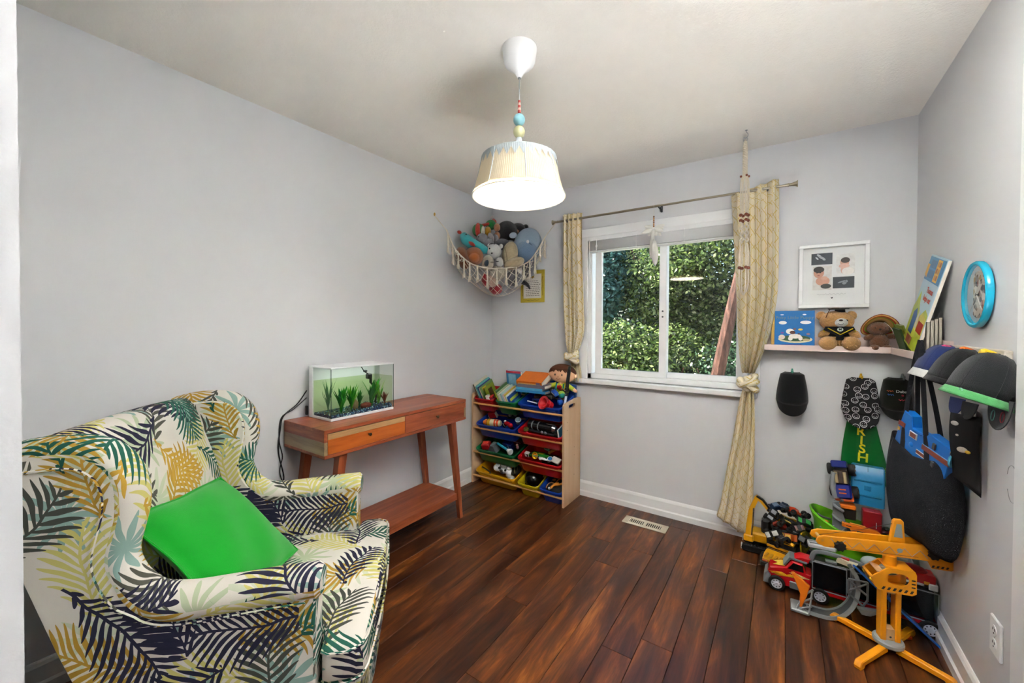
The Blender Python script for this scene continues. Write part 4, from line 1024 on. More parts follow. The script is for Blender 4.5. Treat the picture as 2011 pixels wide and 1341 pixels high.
# ------------------------------------------------------------------ toys in the bins
K1, K2, KW, KG = plastic('#141517'), mat('#25272a', 0.5), plastic('#e8e9ea'), plastic('#8b9096')
RED, YEL, ORG, BLU, CYA, GRN, NAV = plastic('#c41c20'), plastic('#e8b41c'), plastic('#ef7d1a'), plastic('#1d5cc0'), plastic('#35b4d0'), plastic('#25a52e'), plastic('#1b2f78')
CHR = mat('#c9ccd0', 0.18, 0.9)
def inbin(k, x, y, z, rx=0, ry=0, rz=0): return BINS[k] @ TR(x, y, z, rx, ry, rz)
GT = 'toys in the storage bins'
toy('paper_roll', 'white paper roll standing at the front of the red bin', 'roll', inbin('r1', 0.03, -0.085, -0.045, 0, -8), [('roll', KW, ('l', [(0.011, 0), (0.019, 0), (0.019, 0.06), (0.011, 0.06), (0.011, 0)])), ('core', mat('#3a4a6a', 0.7), ('c', (0, 0, 0.002), (0, 0, 0.052), 0.0108))], GT)
toy('toy_block', 'dark red toy box at the front of the red bin', 'toy', inbin('r1', 0.068, -0.07, -0.05, 0, -14, 20), [('body', mat('#8c2440', 0.5), ('b', (0, 0, 0.025), (0.03, 0.05, 0.05), 0.004)), ('lid', RED, ('b', (0, 0, 0.055), (0.032, 0.052, 0.012), 0.003))], GT)
# wide blue bin
toy('toy_bucket', 'red toy bucket lying at the front of the wide blue bin', 'toy bucket', inbin('b1', 0.075, -0.06, -0.02, 50, 10, -35), [('shell', RED, ('l', [(0.0, 0), (0.030, 0), (0.034, 0.03), (0.040, 0.075), (0.052, 0.078), (0.052, 0.084), (0.036, 0.080), (0.0, 0.02)])), ('band', plastic('#d84848'), ('r', (0, 0, 0.04), 0.0365, 0.003, X_, Y_))], GT)
toy('blue_knob_toy', 'small blue round toy behind the red bucket', 'toy', inbin('b1', 0.135, -0.02, 0.0), [('body', BLU, ('e', (0, 0, 0), (0.022, 0.022, 0.026))), ('cap', NAV, ('c', (0, 0, 0.018), (0, 0, 0.034), 0.013, 0.010))], GT)
toy('toy_knife', 'white toy stick in the wide blue bin', 'toy', inbin('b1', -0.09, -0.055, -0.012, -6, 3, -8), [('blade', KW, ('b', (0, 0, 0), (0.105, 0.012, 0.008), 0.003)), ('grip', K2, ('b', (0.07, 0, 0), (0.045, 0.016, 0.014), 0.004))], GT)
toy('toy_digger', 'dark blue and brown toy vehicle in the wide blue bin', 'toy vehicle', inbin('b1', -0.06, 0.02, -0.02, 0, 0, 10), [('body', NAV, ('b', (0, 0, 0), (0.13, 0.06, 0.035), 0.006)), ('cab', mat('#4a3528', 0.5), ('b', (-0.02, 0, 0.028), (0.05, 0.045, 0.03), 0.005)), ('arm', K2, ('t', [(0.05, 0, 0.01), (0.085, 0, 0.045), (0.105, 0, 0.02)], 0.007)), ('wheel', K1, ('c', (-0.04, -0.034, -0.01), (-0.04, -0.026, -0.01), 0.016)), ('wheel', K1, ('c', (0.03, -0.034, -0.01), (0.03, -0.026, -0.01), 0.016))], GT)
toy('toy_tank', 'grey brown toy tank behind the white stick', 'toy vehicle', inbin('b1', 0.01, 0.05, 0.01, 0, 0, -20), [('hull', mat('#4b4d46', 0.5), ('b', (0, 0, 0), (0.10, 0.05, 0.03), 0.006)), ('turret', mat('#5d4a44', 0.5), ('e', (0, 0, 0.024), (0.024, 0.02, 0.014))), ('barrel', K1, ('c', (0.015, 0, 0.026), (0.075, 0, 0.032), 0.005)), ('track', K1, ('b', (0, -0.028, -0.008), (0.105, 0.01, 0.02), 0.006)), ('track', K1, ('b', (0, 0.028, -0.008), (0.105, 0.01, 0.02), 0.006))], GT)
toy('toy_lorry', 'small toy truck with white and blue sides beside the doll', 'toy vehicle', inbin('b1', 0.075, 0.015, 0.058, 12, 0, -40), [('bed', BLU, ('b', (0.015, 0, 0), (0.07, 0.036, 0.03), 0.003)), ('stripe', KW, ('b', (0.02, -0.0185, 0.004), (0.06, 0.002, 0.010), 0.0005)), ('cab', K1, ('b', (-0.038, 0, 0.002), (0.03, 0.036, 0.034), 0.006)), ('wheel', K1, ('c', (-0.03, -0.02, -0.018), (-0.03, -0.012, -0.018), 0.010)), ('wheel', K1, ('c', (0.03, -0.02, -0.018), (0.03, -0.012, -0.018), 0.010))], GT)
toy('toy_ball', 'lime and teal toy ball under the black tube', 'ball', inbin('b1', 0.135, 0.02, 0.045), [('shell', plastic('#9fc83a'), ('e', (0, 0, 0), 0.027)), ('patch', plastic('#1f8a7a'), ('e', (0.004, -0.006, -0.003), (0.0255, 0.024, 0.024)))], GT)
toy('toy_flower', 'red toy flower with a tan ring beside the doll', 'toy', inbin('b1', 0.105, 0.055, 0.075, 20), [('petals', RED, ('e', (0, 0, 0.01), (0.02, 0.012, 0.022)), ('e', (0.012, 0, 0.022), (0.012, 0.01, 0.014))), ('ring', mat('#a8643a', 0.5), ('r', (0.03, -0.01, -0.008), 0.016, 0.005, X_, Z_))], GT)
toy('toy_sabre', 'black ribbed toy sabre handle in front of the boy doll', 'toy', TR(0.838, -0.165, 0.80, rx=-7, ry=4, s=0.86), [('grip', K1, ('c', (0, 0, 0.07), (0, 0, 0.235), 0.0165, 0.015)), ('collar', mat('#2a2b2e', 0.25), ('c', (0, 0, 0.0), (0, 0, 0.03), 0.021), ('c', (0, 0, 0.034), (0, 0, 0.068), 0.0195)), ('pommel', mat('#1d2a24', 0.3), ('c', (0, 0, 0.235), (0, 0, 0.262), 0.0125)), ('button', CHR, ('e', (-0.006, -0.02, 0.045), 0.005)), ('button', CHR, ('e', (0.006, -0.0215, 0.015), 0.005)), ('blade', mat('#dfe8f4', 0.3), ('c', (0, 0, -0.075), (0, 0, 0.0), 0.012))], GT)
bag = MB(); bag.rings([[(0.645+0.24*a, -0.055-0.05*bq, z+0.012*math.sin(5*a)) for a, bq in ((0, 0), (0.33, 0), (0.66, 0.1), (1, 0.4), (1, 0.8), (0.66, 0.35), (0.33, 0.2), (0, 0.2))] for z in (0.72, 0.78, 0.84, 0.887)], cap1=True)
tag(bag.build('blue_felt_bag', cloth('#1a4f9c'), None, smooth=60), 'blue felt bag standing behind the boy doll', 'bag')
# boy doll
dm = TR(0.775, -0.115, 0.80, rx=-4)
SKIN = mat('#f0bd95', 0.7, var=0.03)
doll = thing('boy_doll', 'soft boy doll with brown hair and a lime shirt', 'doll', M=dm)
MB().ell((0, 0, 0.158), (0.115, 0.045, 0.072), 28, 18).build('head', SKIN, doll)
for s_ in (-1, 1): MB().ell((s_*0.113, 0.0, 0.148), (0.013, 0.012, 0.017), 12, 8).build('ear', SKIN, doll)
b = MB(); nseg = 36
def hair(u, v):
    a = 2*PI*u; th = PI/2*(1-v*1.0)
    fx = math.cos(a); front = max(0.0, -math.sin(a))
    low = 0.0 - 0.10*(1-front) + front*(0.35+0.42*math.sin(2.2*fx+0.9)*0.5)
    el = PI/2 + (low-PI/2)*v
    return (0.119*math.cos(el)*math.cos(a), 0.050*math.cos(el)*math.sin(a), 0.160+0.076*math.sin(el))
b.grid(hair, nseg, 10, cu=True); b.build('hair', mat('#5a2f17', 0.75, var=0.15, bump=0.4, bs=120), doll, smooth=60)
b = MB()
for k, (x, l) in enumerate(((-0.06, 0.030), (-0.03, 0.026), (0.0, 0.030), (0.03, 0.034), (0.06, 0.038))):
    b.prism([(x-0.022, 0.20), (x+0.022, 0.20), (x+0.006+0.012*(k % 2), 0.20-l)], 0.036, 0.046, M=Matrix(((1, 0, 0, 0), (0, 0, -1, 0), (0, 1, 0, 0), (0, 0, 0, 1))), bev=0.001)
b.build('fringe', mat('#5a2f17', 0.75, var=0.15, bump=0.4, bs=120), doll)
for s_ in (-1, 1): MB().ell((s_*0.030-0.012, -0.043, 0.150), (0.0055, 0.004, 0.0085), 10, 8).build('eye', K1, doll)
MB().ell((-0.014, -0.046, 0.135), (0.006, 0.005, 0.005), 10, 8).build('nose', mat('#e0a37c', 0.7), doll)
MB().tube(smooth_path([(-0.032, -0.043, 0.123), (-0.014, -0.044, 0.115), (0.006, -0.043, 0.123)], 5), 0.0018, 6).build('mouth', mat('#a8553a', 0.7), doll)
MB().cyl((0, 0, 0.07), (0, 0, 0.10), 0.02, 0.022).build('neck', SKIN, doll)
MB().ell((0, 0.002, 0.035), (0.062, 0.035, 0.058), 20, 12).build('shirt', cloth('#c3d235'), doll)
for s_ in (-1, 1):
    MB().tube([(s_*0.045, -0.004, 0.072), (s_*0.09, -0.025, 0.055), (s_*0.12, -0.035, 0.045)], [0.020, 0.018, 0.016], 12).build('sleeve', cloth('#c3d235'), doll)
    MB().tube([(s_*0.12, -0.035, 0.045), (s_*0.135, -0.04, 0.038), (s_*0.148, -0.042, 0.032)], [0.013, 0.013, 0.008], 10).build('hand', SKIN, doll)
    MB().tube(smooth_path([(s_*0.030, -0.031, 0.082), (s_*0.032, -0.038, 0.05), (s_*0.034, -0.036, 0.0)], 4), 0.006, 6).build('strap', cloth('#1f8a7a'), doll)
# second row
toy('toy_bottle_rocket', 'orange, yellow and white toy rocket lying in the second row blue bin', 'toy', inbin('b2', -0.055, -0.055, -0.012, 0, 90, 8), [('shell', mat('#f0e2bc', 0.4), ('l', [(0.0, -0.10), (0.012, -0.098), (0.026, -0.075), (0.030, -0.04), (0.031, 0.03), (0.026, 0.055), (0.02, 0.065), (0, 0.066)])), ('nose_band', YEL, ('c', (0, 0, -0.052), (0, 0, -0.026), 0.0315, 0.0322)), ('nose', ORG, ('l', [(0, -0.102), (0.014, -0.099), (0.027, -0.077), (0.031, -0.056)])), ('tail_band', mat('#e8491a', 0.4), ('c', (0, 0, 0.012), (0, 0, 0.050), 0.0325, 0.029)), ('stripe', K1, ('r', (0, 0, -0.054), 0.0318, 0.002, X_, Y_))], GT)
toy('red_toy_box', 'red and white toy box behind the orange rocket', 'toy', inbin('b2', -0.115, 0.02, 0.015, 10, -10, 6), [('box', RED, ('b', (0, 0, 0), (0.075, 0.03, 0.05), 0.003)), ('edge', KW, ('b', (0.039, 0, 0), (0.004, 0.031, 0.051), 0.001)), ('edge', KW, ('b', (-0.039, 0, -0.008), (0.004, 0.031, 0.03), 0.001))], GT)
toy('red_toy_bike', 'glossy red toy motorbike in the second row blue bin', 'toy vehicle', inbin('b2', 0.085, -0.055, -0.008, 0, 0, -15), [('body', mat('#c81420', 0.12), ('e', (0, 0, 0.01), (0.04, 0.018, 0.018)), ('e', (0.035, 0, 0.004), (0.022, 0.02, 0.02))), ('fork', CHR, ('t', [(0.03, -0.02, 0.01), (0.0, -0.03, 0.0), (-0.03, -0.022, 0.015)], 0.003)), ('windshield', KW, ('e', (-0.025, 0, 0.026), (0.010, 0.012, 0.006))), ('wheel', K1, ('c', (0.05, -0.008, -0.02), (0.05, 0.008, -0.02), 0.018)), ('wheel', K1, ('c', (-0.045, -0.008, -0.02), (-0.045, 0.008, -0.02), 0.018))], GT)
toy('toy_headset', 'black toy headset with grey ear pads at the back of the second row bin', 'toy', inbin('b2', 0.075, 0.05, 0.012, 0, 0, 20), [('band', K1, ('b', (0, 0, 0), (0.10, 0.04, 0.03), 0.008)), ('pad', KG, ('e', (-0.02, -0.016, 0.018), (0.014, 0.008, 0.010))), ('pad', KG, ('e', (0.025, -0.016, 0.018), (0.014, 0.008, 0.010)))], GT)
toy('clear_toy_cup', 'pale blue plastic cup in the corner of the second row blue bin', 'toy', inbin('b2', 0.155, 0.0, -0.01, 20, 20), [('cup', mat('#b8ccd6', 0.2), ('l', [(0, 0), (0.016, 0), (0.024, 0.045), (0.022, 0.045), (0.015, 0.004), (0, 0.004)])), ('rim', KW, ('r', (0, 0, 0.045), 0.023, 0.002, X_, Y_))], GT)
toy('toy_train', 'black toy steam engine with silver bands in the second row red bin', 'toy train', inbin('r2', -0.005, -0.035, 0.004, 0, 0, -3), [('boiler', mat('#121314', 0.22), ('c', (-0.12, 0, 0.012), (0.10, 0, 0.012), 0.034, 0.034, 24)), ('smokebox', CHR, ('c', (0.10, 0, 0.012), (0.122, 0, 0.012), 0.032, 0.020, 24)), ('band', KG, ('c', (-0.085, 0, 0.012), (-0.075, 0, 0.012), 0.0352)), ('band', KG, ('c', (-0.03, 0, 0.012), (-0.02, 0, 0.012), 0.0352)), ('footplate', K2, ('b', (0, -0.002, -0.022), (0.25, 0.075, 0.012), 0.002)), ('piston', KG, ('e', (0.015, -0.04, -0.012), (0.012, 0.006, 0.012))), ('piston', KG, ('e', (0.045, -0.04, -0.012), (0.012, 0.006, 0.012))), ('handrail', CHR, ('c', (0.05, -0.01, 0.052), (0.11, -0.01, 0.050), 0.003)), ('buffer', K1, ('c', (0.12, -0.02, -0.02), (0.15, -0.02, -0.024), 0.020))], GT)
book('blue board book standing at the end of the second row red bin', inbin('r2', 0.155, 0.0, -0.09) , 0.17, 0.13, 0.012, '#3f95c8', '#e8ecee', [], GT)
toy('toy_track_piece', 'olive toy rope coil beside the black train', 'toy', inbin('r2', -0.14, -0.07, -0.012), [('coil', mat('#7a7428', 0.7), ('r', (0, 0, 0), 0.016, 0.006, X_, Y_)), ('coil', mat('#6b6a32', 0.7), ('r', (0.002, 0.002, 0.009), 0.015, 0.006, X_, Y_)), ('tip', RED, ('e', (0.02, -0.02, -0.01), 0.008))], GT)
toy('flat_toy_tray', 'flat red lid at the back of the second row red bin', 'toy', inbin('r2', -0.08, 0.07, 0.03, 20), [('lid', RED, ('b', (0, 0, 0), (0.07, 0.03, 0.008), 0.003)), ('handle', plastic('#d84848'), ('b', (0, -0.004, 0.007), (0.03, 0.01, 0.006), 0.002))], GT)
# third row
toy('red_toy_cube', 'bright red hollow toy cube in the green bin', 'toy', inbin('g3', -0.135, -0.05, -0.008, 6, -6, 12), [('cube', RED, ('b', (0, 0, 0), (0.075, 0.06, 0.052), 0.006)), ('tray', plastic('#d23a30'), ('b', (0, 0, 0.028), (0.06, 0.046, 0.006), 0.002))], GT)
toy('grey_toy_ramp', 'grey toy ramp block in the green bin', 'toy', inbin('g3', -0.05, -0.06, -0.035, 0, 0, 4), [('ramp', mat('#5d6468', 0.5), ('p', [(-0.05, 0), (0.04, 0), (0.02, 0.06), (-0.01, 0.065)], -0.035, 0.035, frame((0, 0, 0), X_, z=(0, -1, 0)), 0.003)), ('lip', mat('#72797c', 0.5), ('b', (0.0, 0, 0.064), (0.03, 0.06, 0.006), 0.002))], GT)
toy('cyan_toy_tube', 'turquoise toy tube with a white end lying in the green bin', 'toy', inbin('g3', 0.05, -0.055, 0.012, 0, 96, -18), [('tube', CYA, ('c', (0, 0, -0.075), (0, 0, 0.05), 0.0095)), ('tip', KW, ('l', [(0.0, 0.05), (0.010, 0.05), (0.026, 0.085), (0.024, 0.095), (0, 0.098)])), ('cap', plastic('#2a94b0'), ('c', (0, 0, -0.08), (0, 0, -0.07), 0.0105))], GT)
toy('navy_toy_box', 'navy toy box behind the turquoise tube', 'toy', inbin('g3', 0.05, 0.015, -0.01, 10, 0, -8), [('box', NAV, ('b', (0, 0, 0), (0.10, 0.05, 0.06), 0.004)), ('stripe', KW, ('b', (0.02, -0.0255, 0), (0.003, 0.001, 0.05), 0.0003))], GT)
toy('maroon_toy_cloth', 'crumpled dark red cloth at the back of the green bin', 'cloth', inbin('g3', 0.06, 0.07, 0.0), [('cloth', cloth('#6b1420'), ('e', (0, 0, 0), (0.11, 0.035, 0.03)), ('e', (0.05, -0.02, 0.012), (0.05, 0.03, 0.02))), ('hem', mat('#c98a9a', 0.8), ('t', [(-0.08, -0.03, 0.02), (-0.02, -0.04, 0.032), (0.05, -0.045, 0.03), (0.1, -0.03, 0.015)], 0.0025))], GT)
toy('pink_toy_figure', 'small pink toy figure at the corner of the green bin', 'toy', inbin('g3', 0.15, 0.0, 0.0), [('body', mat('#d08a94', 0.5), ('e', (0, 0, 0), (0.012, 0.012, 0.018))), ('head', mat('#e8b8a8', 0.5), ('e', (0, 0, 0.022), 0.010))], GT)
book('lime green picture book lying in the third row red bin', inbin('r3', -0.035, 0.02, -0.02, 0, 0, 0) @ TR(rx=0, ry=-72, rz=90), 0.15, 0.10, 0.008, '#1fa52c', '#1fa52c', [('#f2e23a', 0, 0.3, 0.3, 0.3)], GT, 'picture_book')
toy('yellow_toy_cup', 'yellow toy flower cup in the third row red bin', 'toy', inbin('r3', -0.05, -0.065, 0.008, 60, 0, 0), [('cup', YEL, ('l', [(0, -0.01), (0.014, -0.008), (0.026, 0.012), (0.024, 0.013), (0.012, -0.003), (0, -0.004)])), ('heart', ORG, ('e', (0, 0, 0.002), (0.014, 0.014, 0.005)))], GT)
toy('zebra_toy_box', 'black and white toy box in the third row red bin', 'toy', inbin('r3', -0.115, -0.06, 0.0, 8, 0, -5), [('box', KW, ('b', (-0.014, 0, 0), (0.042, 0.03, 0.036), 0.003)), ('stripe', K1, ('b', (-0.006, -0.0152, 0.002), (0.012, 0.001, 0.028), 0.0004)), ('lens', K1, ('c', (0.01, 0, 0), (0.038, 0, 0), 0.016)), ('cap', plastic('#c8ccd0'), ('e', (0.036, 0, 0.004), (0.008, 0.012, 0.012)))], GT)
toy('orange_toy_arch', 'orange spotted toy arch at the back of the third row red bin', 'toy', inbin('r3', 0.09, 0.03, 0.0, -10), [('arch', mat('#e08a1c', 0.5, var=0.4, vs=90), ('t', [(-0.06, -0.03, 0.0), (-0.03, -0.01, 0.02), (0.01, 0, 0.034), (0.045, 0, 0.022), (0.055, 0, -0.015)], 0.011)), ('foot', mat('#b86f18', 0.5), ('e', (0.055, 0, -0.02), 0.013))], GT)
toy('silver_toy_gun', 'grey toy part on top of the third row red bin', 'toy', inbin('r3', 0.01, 0.03, 0.012, 0, 8, -12), [('barrel', KG, ('b', (0, 0, 0), (0.075, 0.018, 0.014), 0.003)), ('sight', mat('#c8ccd0', 0.3), ('b', (0.01, 0, 0.011), (0.02, 0.008, 0.008), 0.002))], GT)
toy('white_toy_card', 'white toy packet with a blue dot at the front of the third row red bin', 'toy', inbin('r3', 0.13, -0.07, 0.008, 14, 8, -8), [('packet', mat('#e8e6d8', 0.5), ('b', (0, 0, 0), (0.07, 0.05, 0.012), 0.002)), ('badge', plastic('#2474b4'), ('c', (-0.045, -0.012, 0.0), (-0.045, -0.012, 0.009), 0.016)), ('badge_rim', KW, ('c', (-0.045, -0.012, -0.004), (-0.045, -0.012, 0.006), 0.022))], GT)
toy('white_toy_plane', 'white and red toy plane at the front edge of the third row red bin', 'toy', inbin('r3', 0.03, -0.085, 0.006, 0, 0, -4), [('fuselage', KW, ('e', (0, 0, 0), (0.05, 0.009, 0.008))), ('wing', KW, ('b', (-0.02, 0, 0.002), (0.02, 0.04, 0.003), 0.001)), ('nose', RED, ('e', (0.047, 0, 0), (0.01, 0.007, 0.006))), ('tail', NAV, ('b', (-0.045, 0, 0.008), (0.012, 0.003, 0.016), 0.001))], GT)
toy('dark_toy_pile_box', 'black toy case in the middle of the third row red bin', 'toy', inbin('r3', 0.06, -0.03, -0.03), [('case', K1, ('b', (0, 0, 0), (0.13, 0.08, 0.05), 0.006)), ('clasp', KG, ('b', (0, -0.041, 0.01), (0.02, 0.003, 0.012), 0.001))], GT)
# bottom row
rb = inbin('y4', 0.03, -0.03, -0.005, 8, 0, -4)
PW = mat('#dde0e4', 0.3)
toy('toy_robot', 'white toy robot with a grey chest in the wide yellow bin', 'toy robot', rb, [('chest', PW, ('b', (0, 0, 0.0), (0.085, 0.06, 0.045), 0.012)), ('panel', mat('#5c6166', 0.4), ('b', (0, -0.028, 0.0), (0.032, 0.012, 0.046), 0.003)), ('hood', mat('#c2cdd2', 0.35), ('b', (0.01, 0.012, 0.044), (0.06, 0.05, 0.045), 0.01, TR(ry=12)), ), ('shoulder', PW, ('e', (-0.062, -0.004, 0.004), (0.036, 0.032, 0.028))), ('shoulder', PW, ('e', (0.062, -0.004, 0.0), (0.036, 0.032, 0.028))), ('fist', PW, ('e', (-0.045, 0.0, 0.038), 0.018)), ('fist', PW, ('e', (0.068, 0.0, 0.032), 0.018)), ('leg', PW, ('t', [(0.05, -0.02, -0.02), (0.085, -0.035, -0.022), (0.115, -0.045, -0.018)], 0.017)), ('foot', PW, ('e', (0.122, -0.048, -0.012), (0.02, 0.022, 0.016))), ('joint', K1, ('e', (-0.02, -0.02, 0.026), (0.016, 0.01, 0.006))), ('joint', K1, ('e', (0.042, -0.02, 0.022), (0.012, 0.01, 0.006)))], GT)
toy('black_toy_axe', 'dark toy stick beside the white robot', 'toy', inbin('y4', -0.13, -0.07, -0.012, 0, 4, -14), [('shaft', K1, ('c', (-0.045, 0, 0), (0.06, 0, 0), 0.006)), ('hook', K1, ('t', [(0.06, 0, 0), (0.075, -0.012, 0.006), (0.078, -0.02, -0.012)], 0.006))], GT)
toy('camouflage_toy_net', 'olive string toy beside the white robot', 'toy', inbin('y4', 0.135, 0.0, 0.01), [('strand', mat('#8a8a5c', 0.8), ('t', [(-0.02, 0.03, 0.02), (0.0, 0.0, 0.03), (0.01, -0.03, 0.01), (0.03, -0.06, 0.0)], 0.004)), ('strand', mat('#6c6e48', 0.8), ('t', [(-0.01, 0.04, 0.015), (0.015, 0.01, 0.022), (0.03, -0.02, 0.004)], 0.004)), ('base', mat('#26281c', 0.8), ('e', (0.0, 0.0, -0.02), (0.04, 0.06, 0.03)))], GT)
toy('toy_helmet', 'shiny black toy helmet in the small lemon yellow bin', 'helmet', inbin('y5', -0.01, 0.0, -0.02), [('dome', mat('#0c0d0e', 0.16), ('e', (0, 0, 0), (0.070, 0.085, 0.062))), ('flare', mat('#101112', 0.25), ('l', [(0.060, -0.03), (0.074, -0.036), (0.078, -0.044), (0.070, -0.046)], Matrix.Diagonal((1, 1.15, 1, 1)))), ('badge', mat('#5a5c60', 0.3), ('e', (-0.045, -0.055, -0.012), (0.012, 0.006, 0.008)))], GT)
toy('black_toy_bag', 'black bag with an orange figure in the small blue bin', 'bag', inbin('b6', 0.005, -0.02, -0.02), [('bag', mat('#15130f', 0.7), ('b', (0, 0.01, -0.02), (0.13, 0.17, 0.07), 0.02)), ('figure', mat('#dd8a2c', 0.5), ('t', [(-0.015, -0.07, 0.018), (-0.005, -0.03, 0.02), (0.022, 0.0, 0.021)], 0.009), ('t', [(0.0, -0.03, 0.02), (0.035, -0.012, 0.021), (0.055, 0.03, 0.021)], 0.008), ('t', [(0.0, -0.03, 0.02), (0.0, 0.03, 0.021), (0.018, 0.06, 0.02)], 0.006)), ('logo', mat('#d99a4a', 0.5), ('e', (-0.035, 0.03, 0.017), (0.016, 0.012, 0.003))), ('strap', mat('#c98a5a', 0.6), ('t', [(-0.05, -0.075, 0.016), (-0.055, -0.04, 0.018), (-0.04, -0.01, 0.018), (-0.01, -0.015, 0.02)], 0.004)), ('tag', KW, ('c', (-0.025, -0.072, 0.012), (-0.025, -0.072, 0.020), 0.010))], GT)

# ------------------------------------------------------------------ curtain rod
M_NICKEL = mat('#a39a86', 0.28, 0.9, var=0.03)
rod = thing('curtain_rod', 'brushed nickel curtain rod with trumpet ends above the window', 'curtain rod', (0, -0.09, 2.157))
MB().cyl((0.735, 0, 0), (1.50, 0, 0), 0.0085, n=14).build('tube', M_NICKEL, rod)
MB().cyl((1.49, 0, 0), (2.205, 0, 0), 0.0070, n=14).build('tube', M_NICKEL, rod)
for x, s_ in ((0.735, -1), (2.205, 1)):
    MB().lathe([(0.0, 0.0), (0.008, 0.0), (0.008, 0.012), (0.0105, 0.014), (0.0105, 0.019), (0.008, 0.021), (0.0095, 0.035), (0.014, 0.052), (0.0195, 0.060), (0.0195, 0.062), (0.0, 0.060)], 20, M=TR(x, 0, 0, ry=90*s_)).build('finial', M_NICKEL, rod)
M_BRK = mat('#3a3c40', 0.4, 0.5)
for x in (0.80, 1.492, 2.12):
    MB().tube([(x, 0.086, 0.01), (x, 0.05, -0.012), (x, 0.0, -0.010)], 0.005, 8).box((x, 0.085, 0.0), (0.014, 0.008, 0.05), 0.002).build('bracket', M_BRK, rod)
MB().prism([(1.497, -0.012), (1.510, -0.012), (1.506, -0.044), (1.502, -0.044)], -0.004, 0.004, M=frame((0, 0, 0), X_, y=Z_), bev=0.001).build('clip', K1, rod)
# ------------------------------------------------------------------ curtains
def curtain_material():
    m, nt, b = new_mat('curtain_hexagon_print'); n = NB(nt); uv = n.coord('UV')
    x, y, _ = n.sep(uv); P = 0.056; k = None; rows = []
    for ang in (0.0, PI/3, 2*PI/3):
        d = n.m('DIVIDE', n.m('ADD', n.m('MULTIPLY', x, math.cos(ang)), n.m('MULTIPLY', y, math.sin(ang))), P)
        rows.append(d)
    for i in range(3):
        e = n.m('ABSOLUTE', n.m('SUBTRACT', n.m('FRACT', rows[i]), 0.5))
        other = n.m('FRACT', n.m('MULTIPLY', n.m('ADD', n.m('FLOOR', n.m('SUBTRACT', rows[(i+1) % 3], rows[(i+2) % 3])), n.m('FLOOR', rows[i])), 0.34))
        hit = n.m('MULTIPLY', n.m('LESS_THAN', e, 0.035), n.m('GREATER_THAN', other, 0.3))
        k = hit if k is None else n.m('MAXIMUM', k, hit)
    c = n.mix(k, n.mix(n.noise(uv, 5, 2), lin('#f5ead0'), lin('#f8f0dc')), lin('#e3c862'))
    nt.links.new(c, b.inputs['Base Color']); b.inputs['Roughness'].default_value = 0.9; b.inputs['Specular IOR Level'].default_value = 0.15
    nt.links.new(n.bump(n.noise(n.mapping(uv, scale=(700, 700, 1)), 1.0, 2), 0.2, 0.002), b.inputs['Normal'])
    t = nt.nodes.new('ShaderNodeBsdfTranslucent'); nt.links.new(n.mix(1.0, c, n.mix(k, lin('#f0d88a'), lin('#d8b040'))), t.inputs[0]); mx = nt.nodes.new('ShaderNodeMixShader'); mx.inputs[0].default_value = 0.30
    out = nt.nodes['Material Output']; nt.links.new(b.outputs[0], mx.inputs[1]); nt.links.new(t.outputs[0], mx.inputs[2]); nt.links.new(mx.outputs[0], out.inputs[0]); return m
M_CURT = curtain_material()
def sheet(name, parent, rows, pleats, phase=0.0, cw=1.1, y0=-0.09, nu=72, sub=6, vo=0.0):
    """cloth running down through rows of (z_left, z_right, x0, x1, depth)"""
    R = [Vector((a, b_, 0)) for a, b_ in [(r[0], r[1]) for r in rows]]
    P1 = smooth_path([(r[0], r[1], 0) for r in rows], sub); P2 = smooth_path([(r[2], r[3], r[4]) for r in rows], sub); NV = len(P1)-1
    def fn(u, v):
        i = min(NV, int(round(v*NV))); zl, zr = P1[i].x, P1[i].y; xa, xb, d = P2[i]
        ph = 2*PI*pleats*u+phase
        return (xa+(xb-xa)*u+0.006*math.sin(2*ph)*(xb-xa)/0.2, y0+d*math.sin(ph)+d*0.25*math.sin(2.7*ph+1.3*i/8), zl+(zr-zl)*u)
    b = MB(); b.grid(fn, nu, NV, uv=lambda u, v: (u*cw, vo+v*1.2))
    return b.build(name, M_CURT, parent, smooth=70, solid=0.002)
def knot(parent, c, rx, rz, seed):
    rr = random.Random(seed); b = MB()
    for k, (tl, off, ph) in enumerate(((0.75, 0.45, 0.0), (-0.65, -0.35, 1.1), (0.2, 0.05, 2.3))):
        pts = []
        for i in range(26):
            a = 2*PI*i/26; pts.append((c[0]+rx*0.72*math.cos(a)*(1+0.06*k), c[1]+0.030*math.sin(a), c[2]+off*rz+tl*rz*math.cos(a+0.4*math.sin(a))+0.15*rz*math.sin(2*a+ph)))
        b.tube(pts, [0.019+0.006*math.sin(2*PI*i/13+ph) for i in range(26)], 12, closed=True, flat=0.9)
    b.ell((c[0], c[1], c[2]), (rx*0.8, 0.032, rz*1.25), 18, 12)
    return b.build('knot', M_CURT, parent, smooth=70, uvscale=1.0)
cl = thing('curtain', 'short knotted yellow patterned curtain at the corner side of the window', 'curtain', (0, 0, 0), group='yellow patterned curtains')
sheet('cloth', cl, [(2.205, 2.198, 0.757, 0.925, 0.018), (2.10, 2.10, 0.757, 0.925, 0.022), (1.80, 1.80, 0.760, 0.932, 0.026), (1.50, 1.50, 0.768, 0.944, 0.030), (1.30, 1.30, 0.785, 0.945, 0.034), (1.19, 1.19, 0.802, 0.915, 0.032), (1.12, 1.12, 0.820, 0.885, 0.026)], 4.5, 0.3, 1.1)
knot(cl, (0.845, -0.09, 1.088), 0.052, 0.036, 1)
sheet('tail', cl, [(1.06, 1.06, 0.822, 0.884, 0.022), (0.98, 0.98, 0.815, 0.905, 0.022), (0.90, 0.90, 0.812, 0.912, 0.018)], 3.5, 0.4, 0.9, y0=-0.045, vo=1.3)
cr = thing('curtain', 'long knotted yellow patterned curtain reaching the floor', 'curtain', (0, 0, 0), group='yellow patterned curtains')
